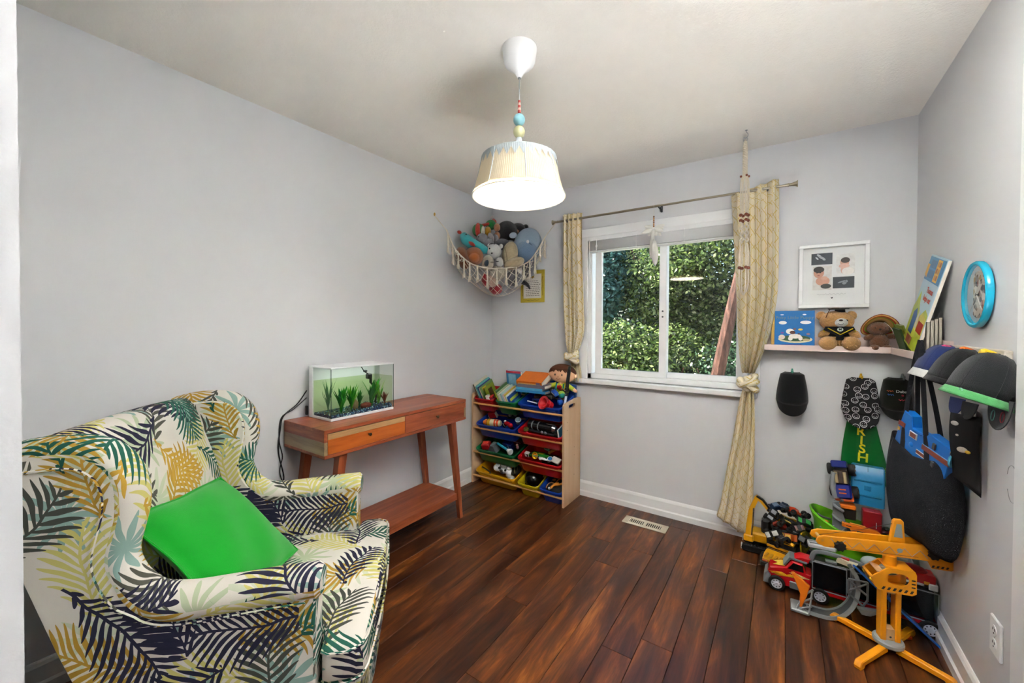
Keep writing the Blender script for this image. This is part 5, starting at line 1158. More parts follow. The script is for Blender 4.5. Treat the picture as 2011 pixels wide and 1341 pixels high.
sheet('cloth', cr, [(2.15, 2.206, 1.935, 2.181, 0.020), (2.06, 2.06, 1.940, 2.183, 0.026), (1.80, 1.80, 1.955, 2.184, 0.030), (1.55, 1.55, 1.968, 2.180, 0.034), (1.35, 1.35, 1.975, 2.155, 0.038), (1.18, 1.18, 1.985, 2.112, 0.036), (1.05, 1.05, 2.000, 2.066, 0.028)], 4.0, 2.2, 1.2)
knot(cr, (2.031, -0.095, 0.985), 0.050, 0.040, 4)
sheet('tail', cr, [(0.94, 0.94, 2.000, 2.062, 0.024), (0.86, 0.86, 1.982, 2.068, 0.026), (0.65, 0.65, 1.952, 2.072, 0.024), (0.42, 0.42, 1.915, 2.068, 0.020), (0.22, 0.20, 1.885, 2.064, 0.016), (0.128, 0.030, 1.862, 2.058, 0.014)], 2.6, 0.9, 1.0, vo=1.3)
# ------------------------------------------------------------------ feather ornament hanging from the rod
fo = thing('feather_ornament', 'white feather ornament hanging from the curtain rod', 'ornament', (1.466, -0.108, 2.157))
MB().tube([(0, 0.012, 0.01), (0, -0.002, 0.006), (0, -0.002, -0.07)], 0.0012, 6).build('string', mat('#d8d2c4', 0.8), fo)
for k in range(6): MB().ell((0, 0, -0.075-k*0.013), (0.0052, 0.0052, 0.0068), 10, 8).build('bead', mat(['#7a4a20', '#c98a3a', '#a8652a'][k % 3], 0.5), fo)
def feather(parent, base, ang, L, wd, m, ay=0.0):
    d = Vector((math.sin(ang)*math.cos(ay), math.sin(ay), -math.cos(ang))); s_ = Vector((math.cos(ang), 0, math.sin(ang)))
    b = MB(); b.grid(lambda u, v: tuple(Vector(base)+d*(L*v)+s_*((u-0.5)*wd*(math.sin(PI*min(1, 0.06+v*0.94))**0.6))+Vector((0, -0.02*v*v*math.sin(ang*3)-0.006*math.cos(PI*(u-0.5)), 0))), 4, 9)
    return b.build('feather', m, parent, smooth=70, solid=0.001)
M_FEA = mat('#eceae4', 0.85, var=0.08, bump=0.5, bs=300)
for k in range(11): feather(fo, (0, 0, -0.155), -1.9+k*0.38, 0.062+0.012*(k % 3), 0.030, M_FEA, 0.5*math.sin(2.1*k))
feather(fo, (0.004, -0.004, -0.24), 0.06, 0.175, 0.050, M_FEA); feather(fo, (-0.004, 0.004, -0.20), -0.10, 0.16, 0.036, M_FEA)
MB().tube([(0, 0, -0.15), (0.002, 0, -0.30)], 0.0012, 6).build('string', mat('#d8d2c4', 0.8), fo)
# ------------------------------------------------------------------ macrame hanger on a ceiling hook
hk = thing('ceiling_hook', 'small metal hook screwed into the ceiling above the curtain', 'hook', (2.022, -0.307, RH))
MB().tube(smooth_path([(0.0, 0, 0.0), (0.001, 0, -0.012), (0.008, 0, -0.022), (0.008, 0, -0.036), (-0.002, 0, -0.046), (-0.012, 0, -0.038)], 5), 0.0022, 7).build('hook_wire', CHR, hk)
MB().cyl((0, 0, 0), (0, 0, -0.004), 0.007, n=12).build('collar', CHR, hk)
mh = thing('macrame_plant_hanger', 'empty cream macrame plant hanger with brown beads', 'plant hanger', (2.018, -0.307, 2.388))
M_ROPE = mat('#e0d5c0', 0.9, var=0.12, vs=200, bump=0.6, bs=400, spec=0.1)
M_BEAD = mat('#7d3f22', 0.35, var=0.2)
MB().tube([(0.011*math.cos(t*PI/10), 0, 0.011*math.sin(t*PI/10)) for t in range(20)], 0.0018, 6, closed=True).build('ring', CHR, mh)
b = MB()
for k in range(3):
    pts = [(0.0085*math.cos(0.9*i+2.1*k)*min(1, 0.3+i/10), 0.0085*math.sin(0.9*i+2.1*k)*min(1, 0.3+i/10), -0.010-i*0.0058) for i in range(33)]
    MB().tube(pts, 0.0058, 7).build('twisted_strand', M_ROPE, mh)
for k in range(4):
    a = k*PI/2+0.5; x, y = 0.017*math.cos(a), 0.017*math.sin(a)
    for e in (-1, 1):
        MB().tube(smooth_path([(x*0.3, y*0.3, -0.195), (x+e*0.003, y, -0.23), (x*1.1+e*0.004, y*1.1, -0.33), (x*0.95+e*0.002, y, -0.425)], 4), 0.0030, 6).build('cord', M_ROPE, mh)
    pts = [(x+0.0045*math.cos(1.1*i+k), y+0.0045*math.sin(1.1*i+k), -0.455-i*0.0062) for i in range(21)]
    MB().tube(pts, 0.0048, 7).build('twisted_strand', M_ROPE, mh)
    MB().tube(smooth_path([(x, y, -0.425), (x, y, -0.46)], 2), 0.003, 6).build('cord', M_ROPE, mh)
    for z in (-0.425, -0.455): MB().ell((x*1.15, y*1.15, z), (0.0098, 0.0098, 0.0092), 14, 10).build('bead', M_BEAD, mh)
    MB().ell((x*1.25, y*1.25, -0.207), (0.0062, 0.0062, 0.0066), 12, 8).build('bead', M_BEAD, mh)
    xx = 0.024*math.cos(a); yy = 0.024*math.sin(a)
    for e in (-1, 1): MB().tube(smooth_path([(x, y, -0.585), (xx+e*0.003, yy, -0.65), (xx+e*0.0025, yy, -0.715)], 4), 0.0028, 6).build('cord', M_ROPE, mh)
    MB().ell((xx, yy, -0.722), (0.0098, 0.0098, 0.0092), 14, 10).build('bead', M_BEAD, mh)
for k in range(2):
    a = k*PI/2+0.5; xx, yy = 0.024*math.cos(a), 0.024*math.sin(a)
    MB().tube(smooth_path([(xx, yy, -0.728), (xx*1.02, yy*1.02, -0.80), (xx*0.7, yy*0.7, -0.85-0.008*k), (0, 0, -0.866-0.008*k), (-xx*0.7, -yy*0.7, -0.85-0.008*k), (-xx*1.02, -yy*1.02, -0.80), (-xx, -yy, -0.728)], 5), 0.0042, 7).build('cord', M_ROPE, mh)
# ------------------------------------------------------------------ framed verse print behind the net
vp = thing('verse_print', 'yellow bordered printed verse hanging under the toy net', 'print', (0.436, -0.004, 1.668))
MB().box((0, 0, 0), (0.236, 0.006, 0.272), 0.001).build('board', mat('#c9b233', 0.5, var=0.1), vp, smooth=0)
MB().box((0, -0.0034, 0.002), (0.176, 0.001, 0.205), 0).build('paper', mat('#d9d6cb', 0.6), vp, smooth=0)
MB().prism([(0.018*(1 if i % 2 == 0 else 0.5)*math.cos(PI/2+i*PI/6)*1.5, 0.018*(1 if i % 2 == 0 else 0.5)*math.sin(PI/2+i*PI/6)) for i in range(12)], 0, 0.0015, M=frame((0.0, -0.0036, 0.082), X_, y=Z_)).build('sun_print', mat('#a8862a', 0.5), vp, smooth=0)
_r2 = random.Random(3)
for k in range(9):
    w = 0.13 if k else 0.08; x = -w/2; b = MB()
    while x < w/2:
        l = _r2.uniform(0.008, 0.022); b.box((x+l/2, -0.0042, 0.046-k*0.0155), (l, 0.0004, 0.0042)); x += l+0.005
    o = b.build('text_line', mat('#5c5a50', 0.7), vp, smooth=0); o['kind'] = 'stuff'
for s_ in (-1, 1):
    b = MB(); b.tube(smooth_path([(s_*0.098+0.004*math.sin(i*1.7), -0.0034, -0.08+i*0.02) for i in range(9)], 3), 0.0018, 5); b.build('border_scroll', mat('#6a5a20', 0.6), vp)
MB().tube(smooth_path([(-0.07+i*0.014, -0.0034, -0.117+0.003*math.sin(i*2.1)) for i in range(11)], 3), 0.0018, 5).build('border_scroll', mat('#6a5a20', 0.6), vp)
# ------------------------------------------------------------------ corner toy net
net = thing('toy_hammock_net', 'cream macrame toy net with tassels slung across the corner', 'toy hammock', (0, 0, 0))
M_NET = mat('#ddd3c2', 0.9, var=0.12, vs=150, bump=0.5, bs=400, spec=0.1)
RIM = smooth_path([(0.120, -0.722, 2.045), (0.160, -0.678, 1.915), (0.205, -0.628, 1.842), (0.256, -0.571, 1.795), (0.333, -0.481, 1.772), (0.411, -0.389, 1.777), (0.491, -0.294, 1.802), (0.545, -0.231, 1.846), (0.590, -0.180, 1.937), (0.630, -0.130, 2.045)], 6)
BOT = smooth_path([(0.070, -0.65, 1.97), (0.110, -0.57, 1.76), (0.185, -0.47, 1.655), (0.255, -0.385, 1.585), (0.320, -0.305, 1.572), (0.395, -0.225, 1.615), (0.470, -0.135, 1.72), (0.535, -0.065, 1.87), (0.590, -0.035, 2.0)], 6)
def on(path, t):
    f = max(0, min(1, t))*(len(path)-1); i = min(int(f), len(path)-2); return path[i].lerp(path[i+1], f-i)
def net_pt(u, v):
    a, c = on(RIM, u), on(BOT, u); p = a.lerp(c, v); s_ = math.sin(PI*v)*0.06*math.sin(PI*min(1, max(0, u)))
    return p+Vector((0.762, -0.647, -0.35))*s_
MB().tube(RIM, 0.0052, 8).build('rim_cord', M_NET, net)
MB().tube(BOT, 0.0028, 6).build('lower_cord', M_NET, net)
MB().tube([(0.003, -0.734, 2.172), (0.05, -0.73, 2.12), tuple(RIM[0])], 0.0032, 6).build('hanging_cord', M_NET, net)
MB().tube([(0.700, -0.092, 2.150), (0.665, -0.11, 2.10), tuple(RIM[-1])], 0.0032, 6).build('hanging_cord', M_NET, net)
MB().ell((0.008, -0.734, 2.175), (0.008, 0.006, 0.014), 10, 8).build('wall_hook', mat('#c8a050', 0.4, 0.5), net)
NS = 15
for k in range(-3, NS):
    for sg in (1, -1):
        pts = []
        for i in range(9):
            v = i/8; u = (k+0.5+sg*v*3.0)/NS if sg > 0 else (k+3.5-v*3.0)/NS
            if 0 <= u <= 1: pts.append(net_pt(u, v))
        if len(pts) > 2: MB().tube(pts, 0.0019, 5).build('net_strand', M_NET, net)
NT = 15
for k in range(NT):
    u = 0.02+0.96*k/(NT-1); p = on(RIM, u)+Vector((0.010, -0.0085, 0)); L = 0.135+0.02*math.sin(k*2.3)
    if k in (0, NT-1): L = 0.15
    b = MB(); b.ell(tuple(p+Vector((0, 0, -0.012))), (0.008, 0.008, 0.011), 10, 8)
    b.tube([p+Vector((0, 0, -0.012)), p+Vector((0.002, -0.002, -L*0.45)), p+Vector((0.003, -0.003, -L*0.62))], [0.0055, 0.0065, 0.0055], 8)
    b.ell(tuple(p+Vector((0.003, -0.003, -L*0.64))), (0.0085, 0.0085, 0.009), 10, 8)
    for q in range(7):
        a = q*2*PI/7; b.tube([p+Vector((0.003+0.003*math.cos(a), -0.003+0.003*math.sin(a), -L*0.64)), p+Vector((0.003+0.010*math.cos(a), -0.003+0.010*math.sin(a), -L-0.01*math.sin(q+k)))], [0.0034, 0.0026], 5)
    b.build('tassel', M_NET, net)
# ------------------------------------------------------------------ plush toys in the net
GP = 'plush toys in the corner net'
def soft(name, label, parts, cat='plush toy', loc=(0, 0, 0)):
    t = thing(name, label, cat, loc, group=GP); L = Vector(loc)
    for p in parts:
        b = MB()
        for q in p[2:]:
            if q[0] == 'e':
                c = Vector(q[1])-L; b.ell((0, 0, 0), q[2], 20, 14, M=Matrix.Translation(c) @ (Euler([math.radians(a) for a in q[3]]).to_matrix().to_4x4() if len(q) > 3 else Matrix.Identity(4)))
            elif q[0] == 't': b.tube([Vector(a)-L for a in smooth_path(q[1], 5)], [r for r in q[2]] if isinstance(q[2], list) else q[2], 14)
        b.build(p[0], p[1], t, smooth=70)
    return t
def taper(n, *rs):
    out = []
    for i in range(n):
        f = i/(n-1)*(len(rs)-1); k = min(int(f), len(rs)-2); out.append(rs[k]+(rs[k+1]-rs[k])*(f-k))
    return out
TQ, PRED, PYEL = plush('#2fa8ae'), plush('#c23a28'), plush('#d8d08a')
soft('plush_bird', 'turquoise plush bird with a red beak lying across the toy net', [('body', TQ, ('t', [(0.105, -0.52, 2.050), (0.135, -0.515, 2.010), (0.19, -0.485, 1.965), (0.24, -0.45, 1.935), (0.285, -0.43, 1.915)], taper(21, 0.028, 0.046, 0.045, 0.040, 0.022))), ('beak', PRED, ('e', (0.085, -0.54, 2.068), (0.020, 0.016, 0.014), (0, 25, 0))), ('back_patch', PYEL, ('e', (0.168, -0.505, 2.012), (0.045, 0.028, 0.016), (0, 38, 20))), ('wing', PRED, ('e', (0.205, -0.53, 1.965), (0.032, 0.012, 0.014), (0, 35, 20))), ('eye', K1, ('e', (0.150, -0.535, 2.038), (0.010, 0.008, 0.010)))], loc=(0.19, -0.48, 1.90))
PG = plush('#1d8a3c')
soft('plush_caterpillar', 'green plush with red and white trim at the back of the toy net', [('body', PG, ('e', (0.121, -0.344, 2.118), (0.055, 0.05, 0.055)), ('e', (0.140, -0.200, 2.190), (0.045, 0.05, 0.042))), ('scarf', PRED, ('e', (0.140, -0.375, 2.112), (0.022, 0.028, 0.058))), ('scarf', PRED, ('t', [(0.10, -0.30, 2.165), (0.14, -0.25, 2.185), (0.165, -0.19, 2.205)], 0.013)), ('snout', plush('#e8ece0'), ('e', (0.172, -0.350, 2.105), (0.014, 0.020, 0.040))), ('belly', plush('#c8921e'), ('e', (0.175, -0.290, 2.112), (0.026, 0.03, 0.040)))], loc=(0.13, -0.28, 2.06))
soft('plush_santa_hat', 'tiny red plush hat with a white bobble at the top of the net', [('cone', PRED, ('t', [(0.16, -0.19, 2.20), (0.15, -0.165, 2.225), (0.125, -0.15, 2.25)], taper(11, 0.022, 0.016, 0.009))), ('bobble', plush('#d8d0cc'), ('e', (0.115, -0.145, 2.265), 0.020))], loc=(0.14, -0.17, 2.19))
PB, PT = plush('#1b1a1c', 0.3), plush('#b87d56')
soft('plush_monkey', 'black plush monkey with tan feet in the toy net', [('body', PB, ('e', (0.275, -0.165, 2.110), (0.10, 0.085, 0.10)), ('e', (0.325, -0.075, 2.150), (0.075, 0.055, 0.055))), ('foot', PT, ('e', (0.248, -0.262, 2.140), (0.028, 0.024, 0.034))), ('foot', PT, ('e', (0.262, -0.280, 2.066), (0.028, 0.022, 0.034))), ('face', PT, ('e', (0.330, -0.135, 2.118), (0.045, 0.03, 0.022), (0, -10, 40))), ('ear', PB, ('e', (0.385, -0.040, 2.165), (0.028, 0.018, 0.030)))], loc=(0.29, -0.15, 2.02))
PGR = plush('#8f8c92')
soft('plush_elephant', 'light grey plush elephant between the bird and the monkey', [('head', PGR, ('e', (0.204, -0.401, 2.020), (0.052, 0.045, 0.052)), ('e', (0.245, -0.375, 1.985), (0.048, 0.045, 0.045))), ('ear', plush('#a39c9e'), ('e', (0.252, -0.350, 2.035), (0.030, 0.014, 0.045), (20, 0, 0))), ('ear', PGR, ('e', (0.262, -0.310, 2.040), (0.036, 0.016, 0.034), (0, 30, 0))), ('eye', K1, ('e', (0.205, -0.447, 2.035), (0.004, 0.004, 0.005)))], loc=(0.22, -0.38, 1.96))
soft('plush_seal', 'dark grey plush seal behind the white tiger', [('body', plush('#62646a'), ('e', (0.300, -0.270, 1.995), (0.075, 0.055, 0.045))), ('flipper', plush('#6c6e74'), ('e', (0.35, -0.22, 2.002), (0.05, 0.03, 0.028)))], loc=(0.31, -0.26, 1.95))
PWH = plush('#93a9bf', 0.1)
soft('plush_whale', 'large pale blue plush whale at the window side of the net', [('body', PWH, ('e', (0.475, -0.150, 1.985), (0.115, 0.10, 0.145), (0, 12, 30))), ('belly', plush('#6f89a8', 0.1), ('e', (0.490, -0.195, 1.925), (0.095, 0.075, 0.105), (0, 12, 30))), ('fin', plush('#b9cadc', 0.1), ('e', (0.400, -0.250, 2.060), (0.034, 0.022, 0.024))), ('tag', KW, ('e', (0.532, -0.240, 1.995), (0.014, 0.004, 0.014))), ('seam', plush('#4f6580'), ('t', [(0.545, -0.235, 1.985), (0.565, -0.205, 1.955), (0.575, -0.175, 1.915)], 0.004))], loc=(0.48, -0.15, 1.85))
PTG = plush('#e2e1de', 0.1)
soft('plush_tiger', 'white plush tiger head with small dark eyes in the net', [('head', PTG, ('e', (0.322, -0.401, 1.915), (0.062, 0.05, 0.058))), ('ear', PTG, ('e', (0.283, -0.41, 1.962), (0.018, 0.012, 0.018))), ('ear', PTG, ('e', (0.368, -0.37, 1.955), (0.018, 0.012, 0.018))), ('eye', K1, ('e', (0.318, -0.452, 1.930), (0.006, 0.004, 0.006))), ('eye', K1, ('e', (0.350, -0.438, 1.915), (0.006, 0.004, 0.006))), ('nose', K1, ('e', (0.338, -0.450, 1.892), (0.008, 0.005, 0.006))), ('paw', PTG, ('e', (0.372, -0.395, 1.828), (0.030, 0.028, 0.038), (20, 0, 30))), ('stripe', plush('#4a4a4e'), ('t', [(0.300, -0.430, 1.966), (0.322, -0.434, 1.972), (0.345, -0.42, 1.966)], 0.003)), ('stripe', plush('#4a4a4e'), ('t', [(0.355, -0.42, 1.832), (0.372, -0.424, 1.828), (0.388, -0.415, 1.832)], 0.003))], loc=(0.33, -0.40, 1.80))
PBE = plush('#b9a888', 0.1)
soft('plush_bear', 'plain beige plush animal lying beside the pale blue whale', [('body', PBE, ('e', (0.405, -0.300, 1.900), (0.065, 0.06, 0.10), (0, 10, 0)), ('e', (0.445, -0.300, 1.825), (0.085, 0.06, 0.045), (0, -20, 30))), ('seam', plush('#9a8a6c'), ('t', [(0.395, -0.36, 1.95), (0.412, -0.362, 1.90), (0.420, -0.36, 1.84)], 0.003))], loc=(0.42, -0.30, 1.79))
soft('plush_ball', 'round rust brown plush ball at the front of the net', [('body', plush('#9a5520'), ('e', (0.215, -0.520, 1.868), (0.080, 0.07, 0.072))), ('patch', plush('#b5652a'), ('e', (0.240, -0.545, 1.855), (0.05, 0.045, 0.045)))], loc=(0.215, -0.52, 1.80))
soft('plush_ring', 'cream plush ring with a dark blue centre at the net edge', [('ring', plush('#cfc4b0'), ('t', [(0.302+0.042*math.cos(a*PI/6), -0.455-0.010*math.cos(a*PI/6), 1.818+0.042*math.sin(a*PI/6)) for a in range(13)], 0.020)), ('centre', plush('#2c4458'), ('e', (0.305, -0.465, 1.815), (0.026, 0.020, 0.026)))], loc=(0.305, -0.46, 1.76))
soft('plush_football', 'brown plush rugby ball with white laces inside the net', [('body', plush('#7d4420'), ('e', (0.165, -0.585, 1.850), (0.052, 0.055, 0.095), (0, -22, 0))), ('lace', plush('#e0d8c8'), ('t', [(0.135, -0.64, 1.90), (0.150, -0.648, 1.885), (0.168, -0.645, 1.895)], 0.004)), ('lace', plush('#e0d8c8'), ('t', [(0.155, -0.645, 1.832), (0.175, -0.648, 1.82), (0.195, -0.64, 1.828)], 0.004))], loc=(0.165, -0.585, 1.76))
soft('plush_fox', 'red and pink plush at the bottom of the net', [('body', plush('#a82630'), ('e', (0.300, -0.345, 1.625), (0.055, 0.05, 0.045)), ('e', (0.250, -0.40, 1.690), (0.04, 0.04, 0.05))), ('face', plush('#d8b8a8'), ('e', (0.300, -0.400, 1.690), (0.05, 0.03, 0.055))), ('arm', plush('#c23440'), ('e', (0.262, -0.445, 1.715), (0.014, 0.014, 0.030)))], loc=(0.29, -0.37, 1.59))
soft('plush_raccoon', 'grey and white plush inside the window side of the net', [('body', plush('#7d7c82'), ('e', (0.420, -0.255, 1.715), (0.075, 0.06, 0.065)), ('e', (0.505, -0.165, 1.800), (0.06, 0.05, 0.075))), ('chest', plush('#d9d8d8'), ('e', (0.465, -0.255, 1.760), (0.032, 0.025, 0.035))), ('tail', plush('#2c2c30'), ('t', [(0.455, -0.20, 1.69), (0.485, -0.165, 1.665), (0.50, -0.15, 1.63)], taper(11, 0.02, 0.014, 0.006)))], loc=(0.45, -0.22, 1.65))
soft('plush_bunny', 'cream plush rabbit filling the middle of the net', [('body', plush('#c8bfae', 0.1), ('e', (0.335, -0.375, 1.745), (0.075, 0.055, 0.06))), ('ear', plush('#b9ad9a', 0.1), ('e', (0.385, -0.345, 1.755), (0.02, 0.018, 0.05), (0, 30, 0)))], loc=(0.34, -0.37, 1.69))

# ------------------------------------------------------------------ corner picture ledges
M_LEDGE = mat('#e3cfc8', 0.45, var=0.03)
def ledge(name, label, M, L, cut):
    t = thing(name, label, 'shelf', M=M)
    MB().prism([(0, 0), (L, 0), (L-cut, 0.104), (0, 0.104)] if cut >= 0 else [(-cut*0, 0), (L, 0), (L, 0.104), (0.104, 0.104)], 0, 0.012, M=frame((0, 0, 0), X_, y=(0, -1, 0)) @ Matrix.Diagonal((1, 1, -1, 1))).build('shelf_board', M_LEDGE, t, smooth=0)
    MB().box((L/2-(cut/2 if cut > 0 else -0.052), -0.1, 0.0165-0.012), (L-abs(cut if cut > 0 else 0.104), 0.009, 0.033), 0.001).build('front_lip', M_LEDGE, t, smooth=0)
    return t
lb = ledge('picture_ledge', 'pale pink picture ledge on the window wall', TR(2.114, -0.001, 1.207), RW-2.114-0.002, 0.104)
MB().box((0.30, -0.006, 0.035), (0.60, 0.010, 0.07), 0.001).build('back_board', M_LEDGE, lb, smooth=0)
lr = thing('picture_ledge', 'pale pink picture ledge on the side wall next to the clock', 'shelf', (RW-0.001, 0, 1.207))
MB().box((-0.054, -0.35, -0.006), (0.104, 0.48, 0.012), 0.001).build('shelf_board', M_LEDGE, lr, smooth=0)
MB().box((-0.104, -0.345, 0.0045), (0.009, 0.47, 0.033), 0.001).build('front_lip', M_LEDGE, lr, smooth=0)
MB().box((-0.006, -0.35, 0.035), (0.010, 0.48, 0.07), 0.001).build('back_board', M_LEDGE, lr, smooth=0)
# ------------------------------------------------------------------ framed baby photos
pf = thing('framed_baby_photos', 'white picture frame with four small baby photographs', 'picture frame', (2.436, 0, 1.625))
FW, FH = 0.314, 0.366
for c, s_ in (((0, FH/2-0.010), (FW, 0.020)), ((0, -FH/2+0.010), (FW, 0.020)), ((-FW/2+0.010, 0), (0.020, FH-0.04)), ((FW/2-0.010, 0), (0.020, FH-0.04))):
    MB().box((c[0], -0.015, c[1]), (s_[0], 0.028, s_[1]), 0.002).build('frame_rail', M_WHITE, pf)
MB().box((0, -0.006, 0), (FW-0.03, 0.004, FH-0.03)).build('mount_board', mat('#e2e4e4', 0.6, var=0.01), pf, smooth=0)
def ph(name, x0, x1, z1, z0, col, y=-0.0085):
    return MB().box(((x0+x1)/2-2.436, y, (z0+z1)/2-1.625), (x1-x0, 0.0008, z1-z0)).build(name, mat(col, 0.45, var=0.25, vs=50), pf, smooth=0)
def disc(parent, x, z, rx, rz, col, y, rot=0.0, name='print_shape'):
    b = MB(); b.prism([(rx*math.cos(a*PI/10), rz*math.sin(a*PI/10)) for a in range(20)], 0, 0.0006, M=frame((x, y, z), X_, y=Z_) @ Matrix.Rotation(rot, 4, 'Z')); return b.build(name, mat(col, 0.5, var=0.12, vs=90), parent, smooth=0)
p1 = ph('scan_photo', 2.338, 2.434, 1.757, 1.692, '#2b333d')
for x, z, rx, rz in ((-0.062, 0.118, 0.014, 0.006), (-0.050, 0.106, 0.020, 0.006), (-0.072, 0.104, 0.010, 0.004), (-0.040, 0.096, 0.008, 0.005)): disc(p1, x, z, rx, rz, '#b8c0c6', -0.0092, 0.3*x*40)
p2 = ph('baby_photo', 2.452, 2.533, 1.745, 1.635, '#dcdcda')
for x, z, rx, rz, c, k in ((0.052, 0.072, 0.020, 0.024, '#cfa08a', 0), (0.055, 0.084, 0.020, 0.016, '#3a322e', 1), (0.05, 0.052, 0.024, 0.012, '#d9b0a0', 1), (0.045, 0.030, 0.010, 0.020, '#d6aa9a', 0), (0.066, 0.022, 0.026, 0.022, '#ece8e4', 1)): disc(p2, x, z, rx, rz, c, -0.0094-0.0002*k)
p3 = ph('baby_photo', 2.345, 2.432, 1.682, 1.546, '#d4d2ce')
for x, z, rx, rz, c, k in ((-0.063, 0.020, 0.024, 0.030, '#c4917a', 0), (-0.063, 0.038, 0.025, 0.018, '#2d2724', 1), (-0.045, -0.028, 0.032, 0.026, '#c9967e', 0), (-0.038, -0.012, 0.016, 0.011, '#d0a28c', 1), (-0.030, -0.058, 0.024, 0.014, '#3a3d38', 2), (-0.071, 0.020, 0.0035, 0.002, '#2d2724', 3), (-0.056, 0.020, 0.0035, 0.002, '#2d2724', 3), (-0.064, 0.005, 0.006, 0.003, '#9c5a52', 3)): disc(p3, x, z, rx, rz, c, -0.0094-0.0002*k)
p4 = ph('scan_photo', 2.437, 2.531, 1.617, 1.553, '#333a42')
for x, z, rx, rz in ((0.040, -0.036, 0.018, 0.004), (0.052, -0.044, 0.010, 0.008), (0.062, -0.034, 0.005, 0.007)): disc(p4, x, z, rx, rz, '#7c858c', -0.0092, 0.35)
b = MB(); b.tube(smooth_path([(-0.07+0.0065*i, -0.0085, -0.104+0.003*math.sin(i*2.3)) for i in range(21)], 3), 0.0007, 4); b.build('caption_script', mat('#aeb2b4', 0.7), pf)
MB().prism([(0, -0.005), (0.005, 0.001), (0.004, 0.0045), (0.0015, 0.0045), (0, 0.002), (-0.0015, 0.0045), (-0.004, 0.0045), (-0.005, 0.001)], 0, 0.0006, M=frame((-0.002, -0.0082, -0.126), X_, y=Z_)).build('heart_print', K1, pf, smooth=0)
# ------------------------------------------------------------------ blue picture book on the ledge
bb = thing('puppy_book', 'square blue picture book with a gold spine on the ledge', 'book', M=TR(2.252, -0.068, 1.2085, rx=-9))
BW, BH = 0.208, 0.222
MB().box((0, 0, BH/2), (BW, 0.007, BH), 0.001).build('cover', mat('#0a6fb8', 0.5, var=0.05, spec=0.3), bb, smooth=0)
MB().box((0, 0.003, BH/2), (BW-0.006, 0.006, BH-0.006)).build('page_block', M_PAGE, bb, smooth=0)
MB().box((-BW/2+0.008, -0.0002, BH/2), (0.017, 0.0075, BH), 0.001).build('spine_foil', mat('#9c7a34', 0.3, 0.5, var=0.6, vs=260), bb, smooth=0)
yb = -0.0038
for x, z, rx, rz, c, k in ((-0.048, 0.150, 0.020, 0.010, '#e9eef0', 0), (0.062, 0.152, 0.026, 0.010, '#e9eef0', 0), (-0.052, 0.198, 0.009, 0.003, '#d6e8f0', 0), (0.056, 0.198, 0.009, 0.004, '#d6e8f0', 0), (0.012, 0.052, 0.082, 0.021, '#d8d6ae', 0), (0.010, 0.058, 0.074, 0.018, '#2f5a34', 1), (-0.052, 0.064, 0.016, 0.014, '#cfc3ae', 2), (0.064, 0.050, 0.018, 0.007, '#b3a878', 2),
                           (0.012, 0.070, 0.030, 0.014, '#e8e4da', 3), (-0.010, 0.056, 0.011, 0.012, '#e8e4da', 4), (0.038, 0.058, 0.010, 0.013, '#e8e4da', 4), (-0.012, 0.098, 0.020, 0.016, '#ece8de', 4), (0.000, 0.092, 0.014, 0.010, '#5a3020', 5), (0.010, 0.112, 0.007, 0.006, '#4a2a20', 5), (0.030, 0.084, 0.006, 0.004, '#4a2a20', 5), (0.038, 0.110, 0.011, 0.006, '#d8b43a', 2), (-0.050, 0.090, 0.008, 0.005, '#6a4a9a', 2), (0.074, 0.084, 0.009, 0.006, '#8a7a8a', 2), (0.0, 0.016, 0.058, 0.009, '#1c3f86', 2)):
    disc(bb, x, z, rx, rz, c, yb-0.0002*k)
for s_, z, sz, c in (('Poky Little Puppy', 0.180, 0.026, '#5c7f86'), ('a picture book', 0.204, 0.010, '#0f5c94'), ('A LITTLE GOLDEN BOOK', 0.016, 0.0085, '#8fb4d4')):
    lettering(s_ if z != 0.204 else '~ ~ ~', sz, mat(c, 0.5), bb, frame((0.008 if z > 0.1 else 0.0, yb-0.0016, z), X_, y=Z_), depth=0.0002) if z != 0.016 else None
MB().tube([(-0.045, yb-0.001, 0.016), (0.045, yb-0.001, 0.016)], 0.0015, 5).build('title_line', mat('#8fb4d4', 0.6), bb)
# ------------------------------------------------------------------ graduation teddy
PTB = mat('#d8a468', 0.95, var=0.25, vs=110, bump=1.0, bs=220, spec=0.1, sheen=0.3)
td = thing('graduation_teddy', 'golden teddy bear in a black graduation cap and jersey', 'teddy bear', M=TR(2.462, -0.060, 1.2075))
b = MB(); b.ell((0, 0.008, 0.07), (0.052, 0.040, 0.066), 20, 14); b.build('body', PTB, td, smooth=70)
MB().ell((-0.010, 0.0, 0.158), (0.077, 0.050, 0.058), 24, 16).build('head', PTB, td, smooth=70)
for s_ in (-1, 1):
    MB().ell((s_*0.066-0.012, 0.004, 0.188), (0.024, 0.014, 0.026), 14, 10).build('ear', PTB, td, smooth=70)
    MB().tube(smooth_path([(s_*0.045, -0.01, 0.10), (s_*0.075, -0.018, 0.085), (s_*0.088, -0.02, 0.088)], 4), [0.020, 0.020, 0.020, 0.019, 0.019, 0.019, 0.018, 0.016, 0.012], 12).build('arm', PTB, td, smooth=70)
    MB().ell((s_*0.050, -0.040, 0.036), (0.041, 0.032, 0.038), 18, 12).build('leg', PTB, td, smooth=70)
MB().ell((0.006, -0.042, 0.150), (0.030, 0.018, 0.024), 16, 12).build('muzzle', plush('#e6e6e4', 0.05), td, smooth=70)
MB().ell((0.004, -0.060, 0.162), (0.009, 0.005, 0.005), 12, 8).build('nose', mat('#3a1f1c', 0.3), td)
MB().tube(smooth_path([(-0.008, -0.059, 0.144), (0.004, -0.061, 0.139), (0.016, -0.058, 0.144)], 4), 0.0012, 5).build('mouth', mat('#5a6a84', 0.7), td)
